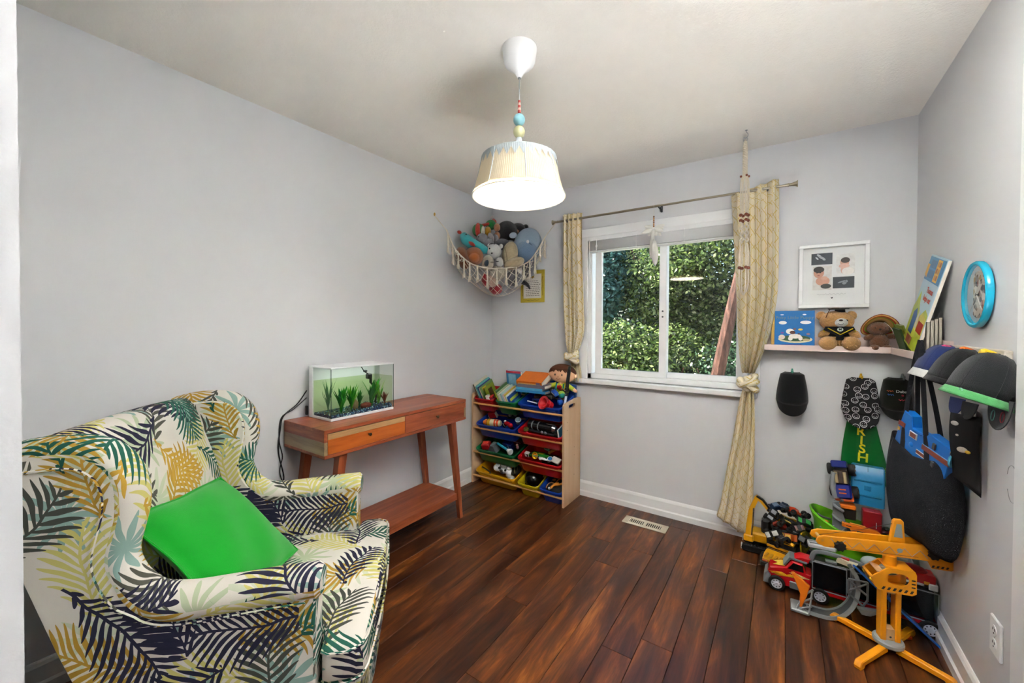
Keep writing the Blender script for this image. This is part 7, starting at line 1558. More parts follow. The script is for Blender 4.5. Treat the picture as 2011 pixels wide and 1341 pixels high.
# ------------------------------------------------------------------ wooden toy crane
CRX, CRY = 2.580, -0.695
M_CO = mat('#f09a0e', 0.42, var=0.05, vs=12)
M_CW = wood_material('beech_block', [(0.3, '#b98a58'), (0.5, '#cfa272'), (0.7, '#d9b184')], 2, 1.2, 0.5)
M_CG = mat('#9aa0a2', 0.4, var=0.04)
crane = thing('toy_crane', 'tall orange wooden toy crane standing in front of the truck', 'toy crane', (CRX, CRY, 0))
for ex, ey in ((-0.176, 0.100), (-0.118, -0.190), (0.172, -0.098), (0.104, 0.176)):
    d = Vector((ex, ey, 0)); L = d.length; Ml = frame((0, 0, 0), d, z=(0, 0, 1))
    prof = [(0.028, 0.010), (L-0.030, 0.010), (L-0.022, 0.0), (L, 0.0), (L+0.004, 0.012), (L-0.004, 0.026), (L-0.012, 0.030), (0.028, 0.033)]
    MB().prism(prof, -0.0125, 0.0125, M=Ml @ frame((0, 0, 0), X_, y=Z_), bev=0.003).build('leg', M_CO, crane)
MB().lathe([(0, 0.030), (0.046, 0.030), (0.050, 0.035), (0.050, 0.046), (0.046, 0.051), (0, 0.051)], 32).build('hub_disc', M_CG, crane)
UP = Matrix.Rotation(math.radians(14), 4, 'Z')
for s_ in (-1, 1): MB().box((s_*0.0235, 0, 0.160), (0.019, 0.042, 0.222), 0.003, M=UP).build('upright', M_CO, crane)
for z, h in ((0.075, 0.048), (0.258, 0.028)): MB().box((0, 0, z), (0.029, 0.034, h), 0.002, M=UP).build('spacer_block', M_CW, crane)
MB().ell((0, -0.0175, 0.066), (0.004, 0.001, 0.004), 8, 6, M=UP).build('screw', K2, crane)
# cab: two side plates with a window, floor and slanted front
CB = UP @ TR(0.0, 0, 0.262)
def cab_plate():
    outer = [(-0.078, 0.048), (-0.058, 0.008), (-0.045, 0.0), (0.066, 0.0), (0.070, 0.004), (0.070, 0.098), (0.0, 0.098), (-0.022, 0.096)]
    cx, cy = 0.012, 0.056; hole = []
    N = 28; out = []
    for i in range(N):
        a = 2*PI*i/N; dx, dy = math.cos(a), math.sin(a); best = None
        for k in range(len(outer)):
            p, q = Vector(outer[k]), Vector(outer[(k+1) % len(outer)]); e = q-p; den = dx*e.y-dy*e.x
            if abs(den) < 1e-9: continue
            t = ((p.x-cx)*e.y-(p.y-cy)*e.x)/den; s2 = ((p.x-cx)*dy-(p.y-cy)*dx)/den
            if t > 0 and -1e-6 <= s2 <= 1+1e-6: best = t if best is None else min(best, t)
        out.append((cx+dx*best, cy+dy*best)); hole.append((cx+0.036*math.copysign(abs(dx)**0.8, dx), cy+0.024*math.copysign(abs(dy)**0.8, dy)))
    b = MB(); T = 0.006; vs = []
    for y in (-T/2, T/2): vs += [(x, y, z) for x, z in out]+[(x, y, z) for x, z in hole]
    fs = []
    for i in range(N):
        j = (i+1) % N; fs += [(i, j, N+j, N+i), (2*N+i, 3*N+i, 3*N+j, 2*N+j), (i, 2*N+i, 2*N+j, j), (N+i, N+j, 3*N+j, 3*N+i)]
    b.add(vs, fs); return b
for s_ in (-1, 1):
    p = cab_plate().build('cab_side', M_CO, crane, smooth=30); p.matrix_local = CB @ TR(0, s_*0.036, 0)
    if s_ < 0:
        for k in range(6): MB().prism([(-0.042+k*0.018, 0.008), (-0.034+k*0.018, 0.008), (-0.028+k*0.018, 0.020), (-0.036+k*0.018, 0.020)], 0, 0.0006, M=frame((0, -0.0034, 0), X_, y=Z_)).build('hazard_stripe', mat('#2a2622', 0.6), p, smooth=0)
        for k in range(3): MB().box((0.060, -0.0034, 0.034+k*0.014), (0.012, 0.0006, 0.005)).build('hazard_stripe', mat('#2a2622', 0.6), p, smooth=0)
MB().box((0.010, 0, 0.004), (0.11, 0.070, 0.008), 0.001, M=CB).build('cab_floor', M_CO, crane)
MB().box((0.020, 0, 0.095), (0.09, 0.070, 0.006), 0.001, M=CB).build('cab_roof', M_CO, crane)
gr = MB().box((0, 0, 0), (0.010, 0.078, 0.044), 0.001, M=CB @ TR(-0.064, 0, 0.032, ry=-24)).build('front_grille', M_CO, crane)
for k in range(4): MB().box((-0.0056, -0.018+k*0.012, 0), (0.001, 0.004, 0.022), 0, M=CB @ TR(-0.064, 0, 0.032, ry=-24)).build('grille_slot', mat('#5a3a12', 0.7), gr, smooth=0)
for s_ in (-1, 1): MB().ell((-0.006, s_*0.030, 0.008), (0.004, 0.007, 0.007), 12, 8, M=CB @ TR(-0.064, 0, 0.032, ry=-24)).build('headlamp', mat('#f2c21c', 0.3), gr)
MB().box((-0.056, 0, 0.060), (0.030, 0.070, 0.006), 0.001, M=CB @ TR(0, 0, 0, ry=14)).build('dashboard', M_CW, crane)
# boom: two long plates with mast between
BM = TR(0.0, 0.022, 0.0, rz=17)
bp_ = [(-0.262, 0.395), (-0.268, 0.405), (-0.262, 0.422), (-0.240, 0.432), (0.030, 0.442), (0.185, 0.452), (0.192, 0.446), (0.192, 0.362), (0.186, 0.357), (0.125, 0.357), (0.112, 0.385), (-0.070, 0.385), (-0.235, 0.385)]
for s_ in (-1, 1):
    pl = MB().prism(bp_, -0.004, 0.004, M=BM @ frame((0, s_*0.030, 0.012), X_, y=Z_), bev=0.0015).build('boom_plate', M_CO, crane)
    if s_ < 0:
        zz = [(-0.215+0.025*i, 0.396 if i % 2 else 0.424) for i in range(14)]
        MB().tube([(x, -0.0345, z+0.012) for x, z in zz], 0.0012, 5, M=BM).build('truss_print', M_CG, pl)
        MB().tube([(-0.22, -0.0345, 0.402), (0.08, -0.0345, 0.408)], 0.0012, 5, M=BM).build('truss_print', mat('#a8641a', 0.6), pl)
        for k in range(4): MB().prism([(0.122+k*0.015, 0.363), (0.129+k*0.015, 0.363), (0.133+k*0.015, 0.372), (0.126+k*0.015, 0.372)], 0, 0.0006, M=BM @ frame((0, -0.0345, 0.012), X_, y=Z_)).build('hazard_stripe', mat('#2a2622', 0.6), pl, smooth=0)
        MB().box((0.165, -0.0345, 0.437), (0.034, 0.0008, 0.030), 0, M=BM).build('label_print', M_CG, pl, smooth=0)
        MB().cyl((0.020, -0.0340, 0.425), (0.020, -0.0355, 0.425), 0.009, n=16, M=BM).build('bolt', M_CG, pl)
        for x, z in ((-0.185, 0.412), (0.128, 0.430)):
            g = [(0.022*(1.0 if i % 2 else 0.78)*math.cos(i*PI/8), 0.022*(1.0 if i % 2 else 0.78)*math.sin(i*PI/8)) for i in range(16)]
            MB().prism(g, 0.0, 0.014, M=BM @ frame((x, -0.0345, z), X_, y=Z_), bev=0.002).build('winding_knob', mat('#1b1712', 0.55), crane)
MB().prism([(0.0, 0.43), (0.052, 0.43), (0.046, 0.520), (0.040, 0.527), (0.018, 0.527), (0.012, 0.520)], -0.008, 0.008, M=BM @ frame((0, 0, 0.012), X_, y=Z_), bev=0.002).build('mast', M_CO, crane)
MB().prism([(0.012, 0.455), (0.042, 0.455), (0.037, 0.510), (0.021, 0.510)], 0, 0.0008, M=BM @ frame((0, -0.009, 0.012), X_, y=Z_)).build('mast_print', M_CG, crane, smooth=0)
MB().cyl((0, 0, 0.350), (0, 0, 0.398), 0.022, n=20, M=UP).build('turntable', M_CO, crane)
for x in (-0.245, 0.170): MB().cyl((x, -0.034, 0.424), (x, 0.034, 0.424), 0.006, n=12, M=BM).build('axle', M_CW, crane)
MB().tube([(-0.245, 0, 0.432), (-0.10, 0, 0.475), (0.028, 0, 0.525), (0.10, 0, 0.49), (0.170, 0, 0.436)], 0.0009, 5, M=BM).build('cord', K1, crane)

# ------------------------------------------------------------------ wheels and small vehicles
def wheel(parent, c, r, w, tyre=None, hub=None, axis=(0, 1, 0), holes=8, name='wheel'):
    """tyre with a pierced hub, sub-part of the vehicle"""
    Mw = frame(c, Vector(axis).orthogonal(), z=axis)
    t = MB().lathe([(r*0.66, -w/2), (r*0.92, -w/2), (r, -w/3), (r, w/3), (r*0.92, w/2), (r*0.66, w/2), (r*0.62, 0)], 28, M=Mw).build(name, tyre or mat('#151515', 0.7), parent)
    if hub:
        h = MB().lathe([(0, w*0.52), (r*0.18, w*0.52), (r*0.22, w*0.42), (r*0.62, w*0.36), (r*0.70, w*0.50), (r*0.68, -w*0.5), (0, -w*0.5)], 28, M=Mw).build('hub', hub, t)
        for k in range(holes):
            a = 2*PI*k/holes; MB().cyl((r*0.45*math.cos(a), r*0.45*math.sin(a), w*0.36), (r*0.45*math.cos(a), r*0.45*math.sin(a), w*0.40), r*0.075, n=8, M=Mw).build('hub_hole', mat('#23252b', 0.8), t)
    return t
M_TYRE, M_RIMW = mat('#161616', 0.7), mat('#d3d8e6', 0.35)
# red car-carrier truck with clear sided trailer
TY0, TY1 = -0.508, -0.412
cc = thing('car_carrier_truck', 'red toy car carrier truck with a dark clear sided trailer', 'toy truck', (2.455, (TY0+TY1)/2, 0))
OX = -2.455; hw = (TY1-TY0)/2
M_TR, M_TG, M_TD = mat('#c0161c', 0.25, var=0.04), mat('#767b80', 0.4), mat('#1d2023', 0.4)
side = [(2.150, 0.030), (2.335, 0.030), (2.335, 0.118), (2.315, 0.122), (2.300, 0.160), (2.255, 0.166), (2.232, 0.128), (2.165, 0.108), (2.150, 0.075)]
MB().prism([(x+OX, z) for x, z in side], -hw+0.008, hw-0.008, M=frame((0, 0, 0), X_, z=(0, -1, 0)), bev=0.006).build('cab', M_TR, cc)
MB().prism([(x+OX, z) for x, z in [(2.136, 0.022), (2.175, 0.022), (2.168, 0.070), (2.156, 0.086), (2.142, 0.070)]], -hw+0.004, hw-0.004, M=frame((0, 0, 0), X_, z=(0, -1, 0)), bev=0.004).build('bumper', M_TG, cc)
MB().prism([(x+OX, z) for x, z in [(2.240, 0.124), (2.262, 0.158), (2.300, 0.154), (2.304, 0.124)]], -hw+0.0065, hw-0.0065, M=frame((0, 0, 0), X_, z=(0, -1, 0))).build('cab_window', mat('#15171a', 0.15), cc)
MB().prism([(x+OX, z) for x, z in [(2.228, 0.132), (2.252, 0.170), (2.315, 0.166), (2.318, 0.174), (2.246, 0.180), (2.220, 0.134)]], -hw+0.012, hw-0.012, M=frame((0, 0, 0), X_, z=(0, -1, 0)), bev=0.002).build('roof_guard', M_TG, cc)
MB().prism([(x+OX, z) for x, z in [(2.262, 0.176), (2.322, 0.168), (2.330, 0.190), (2.290, 0.192)]], -0.03, 0.03, M=frame((0, 0, 0), X_, z=(0, -1, 0)), bev=0.003).build('spoiler', M_TR, cc)
for pts, c in (([(2.160, 0.086), (2.215, 0.098), (2.235, 0.090), (2.250, 0.098), (2.295, 0.088), (2.240, 0.082), (2.200, 0.076)], '#e8a91c'), ([(2.245, 0.106), (2.275, 0.110), (2.330, 0.098), (2.290, 0.092)], '#e8d28a'), ([(2.168, 0.080), (2.200, 0.088), (2.215, 0.083)], '#f0dc6a')):
    MB().prism([(x+OX, z) for x, z in pts], 0, 0.0008, M=frame((0, -hw+0.0075, 0), X_, y=Z_)).build('flame_print', mat(c, 0.4, var=0.3, vs=120), cc, smooth=0)
MB().prism([(-0.022, -0.02), (0.03, -0.03), (0.03, 0.03), (-0.022, 0.02), (0.0, 0.0)], 0, 0.001, M=TR(2.198+OX, 0, 0.1205, ry=-13)).build('flame_print', mat('#efc03a', 0.4, var=0.3, vs=120), cc, smooth=0)
MB().box((2.285+OX, -hw+0.006, 0.048), (0.075, 0.012, 0.034), 0.003).build('side_tank', M_TG, cc)
MB().box((2.56+OX, 0, 0.056), (0.44, 2*hw-0.012, 0.022), 0.003).build('chassis', M_TR, cc)
MB().box((2.55+OX, 0.006, 0.130), (0.415, 2*hw-0.030, 0.128), 0.004).build('trailer_box', M_TD, cc)
M_CLR = tint_glass('trailer_clear', [0.62, 0.68, 0.74])
for x0, x1 in ((2.338, 2.466), (2.480, 2.612), (2.624, 2.768)):
    MB().box(((x0+x1)/2+OX, -hw+0.006, 0.130), (x1-x0, 0.003, 0.126)).build('clear_door', M_CLR, cc, smooth=0)
    for z in (0.066, 0.194): MB().box(((x0+x1)/2+OX, -hw+0.005, z), (x1-x0, 0.005, 0.004), 0.001).build('door_edge', mat('#8a949c', 0.3), cc)
    for x in (x0, x1): MB().box((x+OX, -hw+0.005, 0.130), (0.004, 0.005, 0.130), 0.001).build('door_edge', mat('#8a949c', 0.3), cc)
MB().box((2.41+OX, -0.020, 0.204), (0.045, 0.018, 0.012), 0.002).build('latch', M_TG, cc)
MB().tube(smooth_path([(2.335+OX, -0.01, 0.17), (2.345+OX, -0.01, 0.222), (2.385+OX, -0.01, 0.236), (2.47+OX, -0.01, 0.232), (2.53+OX, -0.01, 0.222)], 5), 0.011, 8, flat=0.6).build('carry_handle', M_TG, cc)
for x in (2.194, 2.368, 2.744):
    wheel(cc, (x+OX, -hw+0.008, 0.036), 0.036, 0.026, M_TYRE, M_RIMW, (0, -1, 0)); wheel(cc, (x+OX, hw-0.008, 0.036), 0.036, 0.026, M_TYRE, M_RIMW, (0, 1, 0), 0)
# toys on and around the carrier
toy('toy_fire_engine', 'red and white toy fire engine perched on the carrier trailer', 'toy vehicle', TR(2.705, -0.450, 0.196), [('body', RED, ('b', (0, 0, 0.035), (0.12, 0.07, 0.05), 0.006)), ('roof', plastic('#8c1a1e'), ('e', (-0.01, 0, 0.058), (0.05, 0.032, 0.022))), ('bumper', KW, ('b', (0.05, -0.002, 0.014), (0.03, 0.074, 0.028), 0.003)), ('stripe', KW, ('b', (0, -0.0355, 0.016), (0.118, 0.002, 0.010), 0.0005)), ('hazard_panel', mat('#e8a02a', 0.5, var=0.5, vs=150), ('b', (0.03, -0.0355, 0.022), (0.018, 0.002, 0.022), 0.0005)), ('wheel', K1, ('c', (-0.04, -0.036, 0.014), (-0.04, -0.026, 0.014), 0.014)), ('wheel', K1, ('c', (0.03, -0.036, 0.014), (0.03, -0.026, 0.014), 0.014))])
toy('toy_helicopter_dome', 'clear domed toy cockpit lying on the carrier trailer', 'toy', TR(2.565, -0.440, 0.198), [('dome', mat('#a9b4b8', 0.15), ('e', (0, 0, 0.03), (0.045, 0.03, 0.032))), ('base', KG, ('b', (0, 0, 0.008), (0.09, 0.06, 0.014), 0.004)), ('door', plastic('#b8a08a'), ('b', (0.03, -0.022, 0.03), (0.03, 0.01, 0.02), 0.003))])
toy('white_toy_rail', 'pale grey toy rail piece on the front of the carrier', 'toy', TR(2.375, -0.44, 0.243, rz=6), [('rail', mat('#b9bcc0', 0.4), ('b', (0, 0, 0.010), (0.11, 0.05, 0.02), 0.004)), ('rib', mat('#8d9296', 0.4), ('b', (0, -0.012, 0.022), (0.10, 0.008, 0.006), 0.001)), ('rib', mat('#8d9296', 0.4), ('b', (0, 0.012, 0.022), (0.10, 0.008, 0.006), 0.001))])
toy('toy_rescue_boat', 'small white and red toy boat on top of the carrier', 'toy', TR(2.465, -0.47, 0.205, rz=-20), [('hull', plastic('#d8cdb4'), ('p', [(-0.035, 0.0), (0.035, 0.0), (0.045, 0.022), (-0.028, 0.03)], -0.016, 0.016, frame((0, 0, 0), X_, z=(0, -1, 0)), 0.004)), ('deck', RED, ('b', (-0.005, 0, 0.030), (0.04, 0.024, 0.010), 0.003))])
# loop ramp track
lt = thing('loop_track', 'grey toy loop ramp with an orange launcher beside the red truck', 'toy track', (2.30, -0.60, 0))
M_TK, M_TK2 = mat('#4c4f50', 0.5, var=0.1), mat('#8d9294', 0.35)
tp = smooth_path([(0.0, -0.008, 0.016), (0.05, 0.0, 0.010), (0.10, 0.006, 0.014), (0.145, 0.018, 0.040), (0.178, 0.030, 0.090), (0.192, 0.038, 0.150), (0.190, 0.044, 0.205), (0.172, 0.048, 0.240)], 6)
def ribbon(pts, w, th, dy):
    b = MB(); rg = []
    for i, p in enumerate(pts):
        d = (pts[min(i+1, len(pts)-1)]-pts[max(i-1, 0)]).normalized(); sd = Vector((-0.15, 1, 0)); sd = (sd-d*sd.dot(d)).normalized(); nn = d.cross(sd)
        c = p+sd*dy; rg.append([tuple(c+sd*w/2+nn*th/2), tuple(c-sd*w/2+nn*th/2), tuple(c-sd*w/2-nn*th/2), tuple(c+sd*w/2-nn*th/2)])
    b.rings(rg); return b
ribbon(tp, 0.056, 0.004, 0.0).build('track_bed', M_TK, lt)
for s_ in (-1, 1): ribbon(tp, 0.005, 0.016, s_*0.028).build('track_rail', M_TK2, lt)
MB().box((-0.015, -0.004, 0.008), (0.07, 0.085, 0.016), 0.004).build('base', M_TK2, lt)
for a, c in (((-0.03, -0.035, 0.0), (0.012, -0.035, 0.125)), ((0.02, -0.035, 0.0), (0.032, -0.035, 0.125)), ((-0.03, -0.035, 0.01), (0.030, -0.035, 0.045)), ((-0.018, -0.035, 0.045), (0.032, -0.035, 0.085)), ((0.002, -0.035, 0.09), (0.034, -0.035, 0.125))):
    MB().tube([a, c], 0.0042, 6).build('tower_strut', M_TK2, lt)
MB().prism([(-0.048, 0.175), (-0.038, 0.178), (0.022, 0.135), (0.014, 0.095), (-0.006, 0.03), (-0.016, 0.03), (-0.014, 0.09), (-0.030, 0.135)], -0.010, 0.010, M=frame((0, -0.030, 0), X_, y=Z_), bev=0.003).build('launcher', ORG, lt)
for k in range(7):
    a, c = [((0.15, 0.05, 0.20), (0.215, 0.05, 0.15)), ((0.15, 0.05, 0.15), (0.215, 0.05, 0.205)), ((0.15, 0.05, 0.20), (0.15, 0.05, 0.14)), ((0.215, 0.05, 0.21), (0.215, 0.05, 0.13)), ((0.15, 0.05, 0.14), (0.20, 0.05, 0.10)), ((0.215, 0.05, 0.13), (0.20, 0.05, 0.10)), ((0.15, 0.05, 0.205), (0.215, 0.05, 0.21))][k]
    MB().tube([Vector(a)+Vector((0.012, -0.05, 0)), Vector(c)+Vector((0.012, -0.05, 0))], 0.0045, 6).build('tower_strut', mat('#6b7072', 0.4), lt)
MB().prism([(0.19, 0.095), (0.255, 0.108), (0.262, 0.098), (0.235, 0.075), (0.205, 0.072)], -0.012, 0.012, M=frame((0, -0.012, 0), X_, y=Z_), bev=0.003).build('bucket', mat('#6b7072', 0.4), lt)
# blue board
bd = thing('blue_toy_board', 'long blue pointed toy board leaning between crane and trailer', 'toy', M=frame((2.764, -0.575, 0.006), Vector((2.50-2.764, -0.515+0.575, 0.215)), y=(0.05, 1.0, -0.25)))
ol_ = [(0.0, 0.0), (0.06, 0.034), (0.13, 0.052), (0.21, 0.056), (0.30, 0.040), (0.355, 0.014), (0.355, -0.006), (0.28, -0.018), (0.16, -0.026), (0.07, -0.018)]
MB().prism([(p.x, p.y) for p in smooth_path([(x, y, 0) for x, y in ol_], 4, closed=True)], -0.004, 0.004, bev=0.0015).build('board', mat('#1462c0', 0.35, var=0.05), bd)
MB().prism([(p.x, p.y) for p in smooth_path([(0.075, 0.006, 0), (0.10, 0.016, 0), (0.145, 0.020, 0), (0.105, 0.008, 0)], 4, closed=True)], -0.0046, 0.0046).build('slot', mat('#3a2a22', 0.6), bd)
toy('orange_toy_bracket', 'orange toy bracket lying under the crane', 'toy', TR(2.635, -0.575, 0.0, rz=30), [('plate', mat('#d8541a', 0.4), ('b', (0, 0, 0.008), (0.085, 0.03, 0.014), 0.003)), ('fin', mat('#e86a2a', 0.4), ('p', [(-0.02, 0), (0.03, 0), (0.0, 0.05)], -0.004, 0.004, frame((-0.01, 0, 0.014), X_, z=(0, -1, 0)), 0.001))])

# ------------------------------------------------------------------ yellow dump truck heaped with mini monster trucks
DTM = TR(2.232, -0.205, 0, rz=165)
dt = thing('toy_dump_truck', 'yellow and black toy dump truck heaped with small cars', 'toy truck', M=DTM)
M_DY, M_DB = mat('#e0a012', 0.35, var=0.06), mat('#1f1e1c', 0.5)
# local +y is the nose
MB().box((0, -0.02, 0.055), (0.13, 0.25, 0.03), 0.004).build('chassis', M_DB, dt)
MB().prism([(0.085, 0.05), (0.175, 0.045), (0.182, 0.075), (0.150, 0.098), (0.085, 0.105)], -0.062, 0.062, M=frame((0, 0, 0), Y_, z=X_), bev=0.006).build('bonnet', M_DY, dt)
MB().prism([(0.035, 0.06), (0.10, 0.085), (0.085, 0.150), (0.03, 0.150)], -0.066, 0.066, M=frame((0, 0, 0), Y_, z=X_), bev=0.006).build('cab', M_DB, dt)
MB().box((0, 0.062, 0.158), (0.125, 0.075, 0.014), 0.004).build('visor', M_DY, dt)
for z, c in ((0.118, M_DY), (0.098, mat('#3a332a', 0.4))): MB().box((0, 0.104-(z-0.098)*0.3, z), (0.128, 0.010, 0.012), 0.002).build('trim_bar', c, dt)
for x in (-0.03, 0.03): MB().prism([(-0.02, 0), (0.02, 0.0), (0.014, 0.008), (0.004, 0.004), (-0.004, 0.009), (-0.014, 0.004)], 0, 0.001, M=frame((x, 0.100, 0.158), X_, y=(0, 0.3, 1))).build('flame_print', K1, dt, smooth=0)
for k in range(5): MB().box((-0.044+k*0.022, 0.165, 0.096), (0.012, 0.05, 0.005), 0.001, M=TR(rx=0)).build('bonnet_rib', mat('#c98c10', 0.4), dt)
MB().box((0, 0.186, 0.050), (0.14, 0.014, 0.026), 0.004).build('bumper', M_DB, dt)
for x in (-0.045, 0.045): MB().box((x, 0.190, 0.070), (0.026, 0.006, 0.010), 0.002).build('headlamp', mat('#c95a2a', 0.3), dt)
for s_ in (-1, 1):
    MB().prism([(-0.145, 0.075), (0.03, 0.075), (0.045, 0.150), (0.035, 0.215), (-0.150, 0.200)], -0.004, 0.004, M=frame((s_*0.080, 0, 0), Y_, z=X_), bev=0.0015).build('bed_side', mat('#b89a14', 0.45, var=0.15) if s_ < 0 else M_DB, dt)
    for k in range(4): MB().box((s_*0.0855, -0.12+k*0.042, 0.140), (0.004, 0.006, 0.115), 0.001).build('bed_rib', mat('#a88c12', 0.5) if s_ < 0 else M_DB, dt)
    for y in (-0.105, -0.035, 0.105): wheel(dt, (s_*0.070, y, 0.036), 0.036, 0.034, M_TYRE, mat('#3a3a3a', 0.5), (s_, 0, 0), 0)
MB().box((0, -0.055, 0.078), (0.16, 0.19, 0.010), 0.002).build('bed_floor', M_DB, dt)
MB().box((0, -0.150, 0.14), (0.16, 0.008, 0.13), 0.002).build('tailgate', M_DY, dt)
def mini_truck(label, M, body, accent, hood='#e8e2da'):
    t = thing('mini_monster_truck', label, 'toy car', M=M, group='mini monster trucks heaped on the dump truck')
    mb_, ma = mat(body, 0.3, var=0.2, vs=90), mat(accent, 0.35, var=0.4, vs=140)
    MB().prism([(-0.036, 0.016), (0.036, 0.016), (0.038, 0.026), (0.018, 0.030), (0.010, 0.042), (-0.018, 0.042), (-0.026, 0.030), (-0.037, 0.028)], -0.015, 0.015, M=frame((0, 0, 0), X_, z=(0, -1, 0)), bev=0.002).build('body', mb_, t)
    MB().box((0.027, 0, 0.0292), (0.018, 0.024, 0.003), 0.001).build('hood_print', ma, t)
    MB().box((-0.004, 0, 0.0425), (0.024, 0.022, 0.002), 0.0008).build('roof_print', ma, t)
    for x in (-0.024, 0.024):
        for y in (-1, 1): MB().lathe([(0.004, -0.006), (0.012, -0.006), (0.0145, -0.003), (0.0145, 0.003), (0.012, 0.006), (0.004, 0.006)], 14, M=frame((x, y*0.020, 0.0145), X_, y=(0, 0, 1))).build('wheel', M_TYRE, t)
    return t
MINI = [('mini truck with a white skull hood at the front of the heap', 2.175, -0.335, 0.190, -62, 20, 200, '#17181a', '#d6d2cc'),
        ('orange flame mini truck facing up in the middle of the heap', 2.245, -0.320, 0.185, -70, 10, 160, '#b8551a', '#e8b04a'),
        ('grey mini truck lying on its side above the cab', 2.210, -0.345, 0.165, -20, 40, 120, '#33363a', '#8a8d90'),
        ('navy mini truck at the very top of the heap', 2.185, -0.210, 0.292, 20, -15, 30, '#1d2f4a', '#5a6a80'),
        ('black mini truck with silver stripes near the excavator bucket', 2.165, -0.255, 0.262, -30, 25, 250, '#141518', '#9a9da2'),
        ('blue grey mini truck high on the back of the heap', 2.225, -0.175, 0.288, 10, 30, 75, '#28384c', '#7a8894'),
        ('red and orange mini truck near the top of the heap', 2.262, -0.195, 0.280, 35, 10, 140, '#c23c1a', '#e8722a'),
        ('black mini truck lying upside down at the top', 2.300, -0.180, 0.262, 170, 0, 20, '#15161a', '#3a3c40'),
        ('green and white mini truck on the yellow side of the heap', 2.318, -0.230, 0.245, -40, -25, 200, '#1d1e20', '#3fae5a'),
        ('black mini truck with a pink stripe below the green one', 2.288, -0.265, 0.222, -55, -10, 240, '#1a191c', '#b88a94'),
        ('dark mini truck with gold trim in the middle of the heap', 2.222, -0.262, 0.248, -25, 0, 300, '#1f1d1a', '#c8a03a'),
        ('red and yellow mini truck wedged behind the skull truck', 2.212, -0.292, 0.218, -50, 30, 20, '#8c2a1e', '#d8a02a'),
        ('black mini truck hanging at the yellow side board', 2.298, -0.310, 0.190, -65, -20, 170, '#16171a', '#6a6d70'),
        ('dark green mini truck deep in the heap', 2.262, -0.245, 0.205, 0, 15, 60, '#26302a', '#4a5a4c'),
        ('charcoal mini truck under the skull truck', 2.195, -0.290, 0.175, -30, -10, 110, '#222327', '#54575c')]
for lab, x, y, z, rx, ry, rz, c1, c2 in MINI: mini_truck(lab, TR(x, y+0.045, z, rx, ry, rz, s=1.12) @ TR(0, 0, -0.022), c1, c2)
toy('mini_truck_tray', 'dark plastic tray under the heap of mini trucks', 'tray', TR(2.240, -0.190, 0.087), [('tray', mat('#1a1a1c', 0.6), ('b', (0, 0, 0.03), (0.13, 0.15, 0.06), 0.01)), ('mound', mat('#1d1d20', 0.7), ('e', (0.005, 0.0, 0.075), (0.065, 0.075, 0.085)))])
# ------------------------------------------------------------------ toy excavator by the curtain
ex = thing('toy_excavator', 'yellow toy excavator with raised arm beside the curtain', 'toy excavator', (2.085, -0.125, 0))
for s_ in (-1, 1):
    tk = MB().prism([(-0.060, 0.006), (0.060, 0.006), (0.072, 0.022), (0.062, 0.042), (-0.062, 0.042), (-0.072, 0.022)], -0.015, 0.015, M=frame((0, s_*0.055, 0), X_, z=(0, -1, 0)), bev=0.003).build('track', mat('#1a1a1a', 0.6), ex)
    for k in range(7): MB().box((-0.048+k*0.016, s_*0.055, 0.043), (0.006, 0.030, 0.004), 0.001).build('track_pad', mat('#2b2b2b', 0.6), tk)
    MB().box((-0.070, s_*0.055, 0.026), (0.006, 0.028, 0.030), 0.002).build('track_end', mat('#b9bcbe', 0.4), tk)
MB().cyl((0, 0, 0.04), (0, 0, 0.055), 0.035).build('turntable', M_DB, ex)
MB().box((0.008, 0.01, 0.085), (0.11, 0.10, 0.055), 0.008).build('house', M_DY, ex)
MB().box((0.055, 0.012, 0.150), (0.055, 0.06, 0.085), 0.01).build('cab', mat('#26282a', 0.35), ex)
MB().box((0.055, 0.012, 0.150), (0.057, 0.044, 0.058), 0.006).build('cab_window', mat('#4a5054', 0.15), ex)
def plate_arm(pts, w0, w1, th, name, m, y):
    P = [Vector((p[0], 0, p[1])) for p in pts]; rg = []
    for i, p in enumerate(P):
        d = (P[min(i+1, len(P)-1)]-P[max(i-1, 0)]).normalized(); n_ = Vector((-d.z, 0, d.x)); w = w0+(w1-w0)*i/(len(P)-1)
        rg.append([tuple(p+n_*w+Vector((0, y-th, 0))), tuple(p-n_*w+Vector((0, y-th, 0))), tuple(p-n_*w+Vector((0, y+th, 0))), tuple(p+n_*w+Vector((0, y+th, 0)))])
    b = MB(); b.rings(rg); return b.build(name, m, ex, smooth=20)
plate_arm([(-0.038, 0.075), (-0.034, 0.16), (-0.024, 0.25), (0.006, 0.335)], 0.014, 0.011, 0.008, 'boom', M_DY, -0.06)
plate_arm([(-0.002, 0.338), (0.03, 0.318), (0.062, 0.278), (0.096, 0.238)], 0.012, 0.008, 0.007, 'stick', M_DY, -0.06)
MB().box((-0.034, -0.06, 0.085), (0.05, 0.03, 0.04), 0.006).build('boom_foot', M_DY, ex)
plate_arm([(0.004, 0.342), (0.036, 0.325), (0.066, 0.288)], 0.005, 0.005, 0.0085, 'hose_guard', K1, -0.06)
MB().tube([(-0.018, -0.07, 0.11), (-0.012, -0.07, 0.20), (-0.010, -0.07, 0.27)], 0.0045, 8).build('ram', CHR, ex)
MB().prism([(0.088, 0.250), (0.104, 0.246), (0.108, 0.215), (0.098, 0.205), (0.088, 0.225)], -0.016, 0.016, M=frame((0, -0.06, 0), X_, z=(0, -1, 0)), bev=0.002).build('bucket', M_DY, ex)
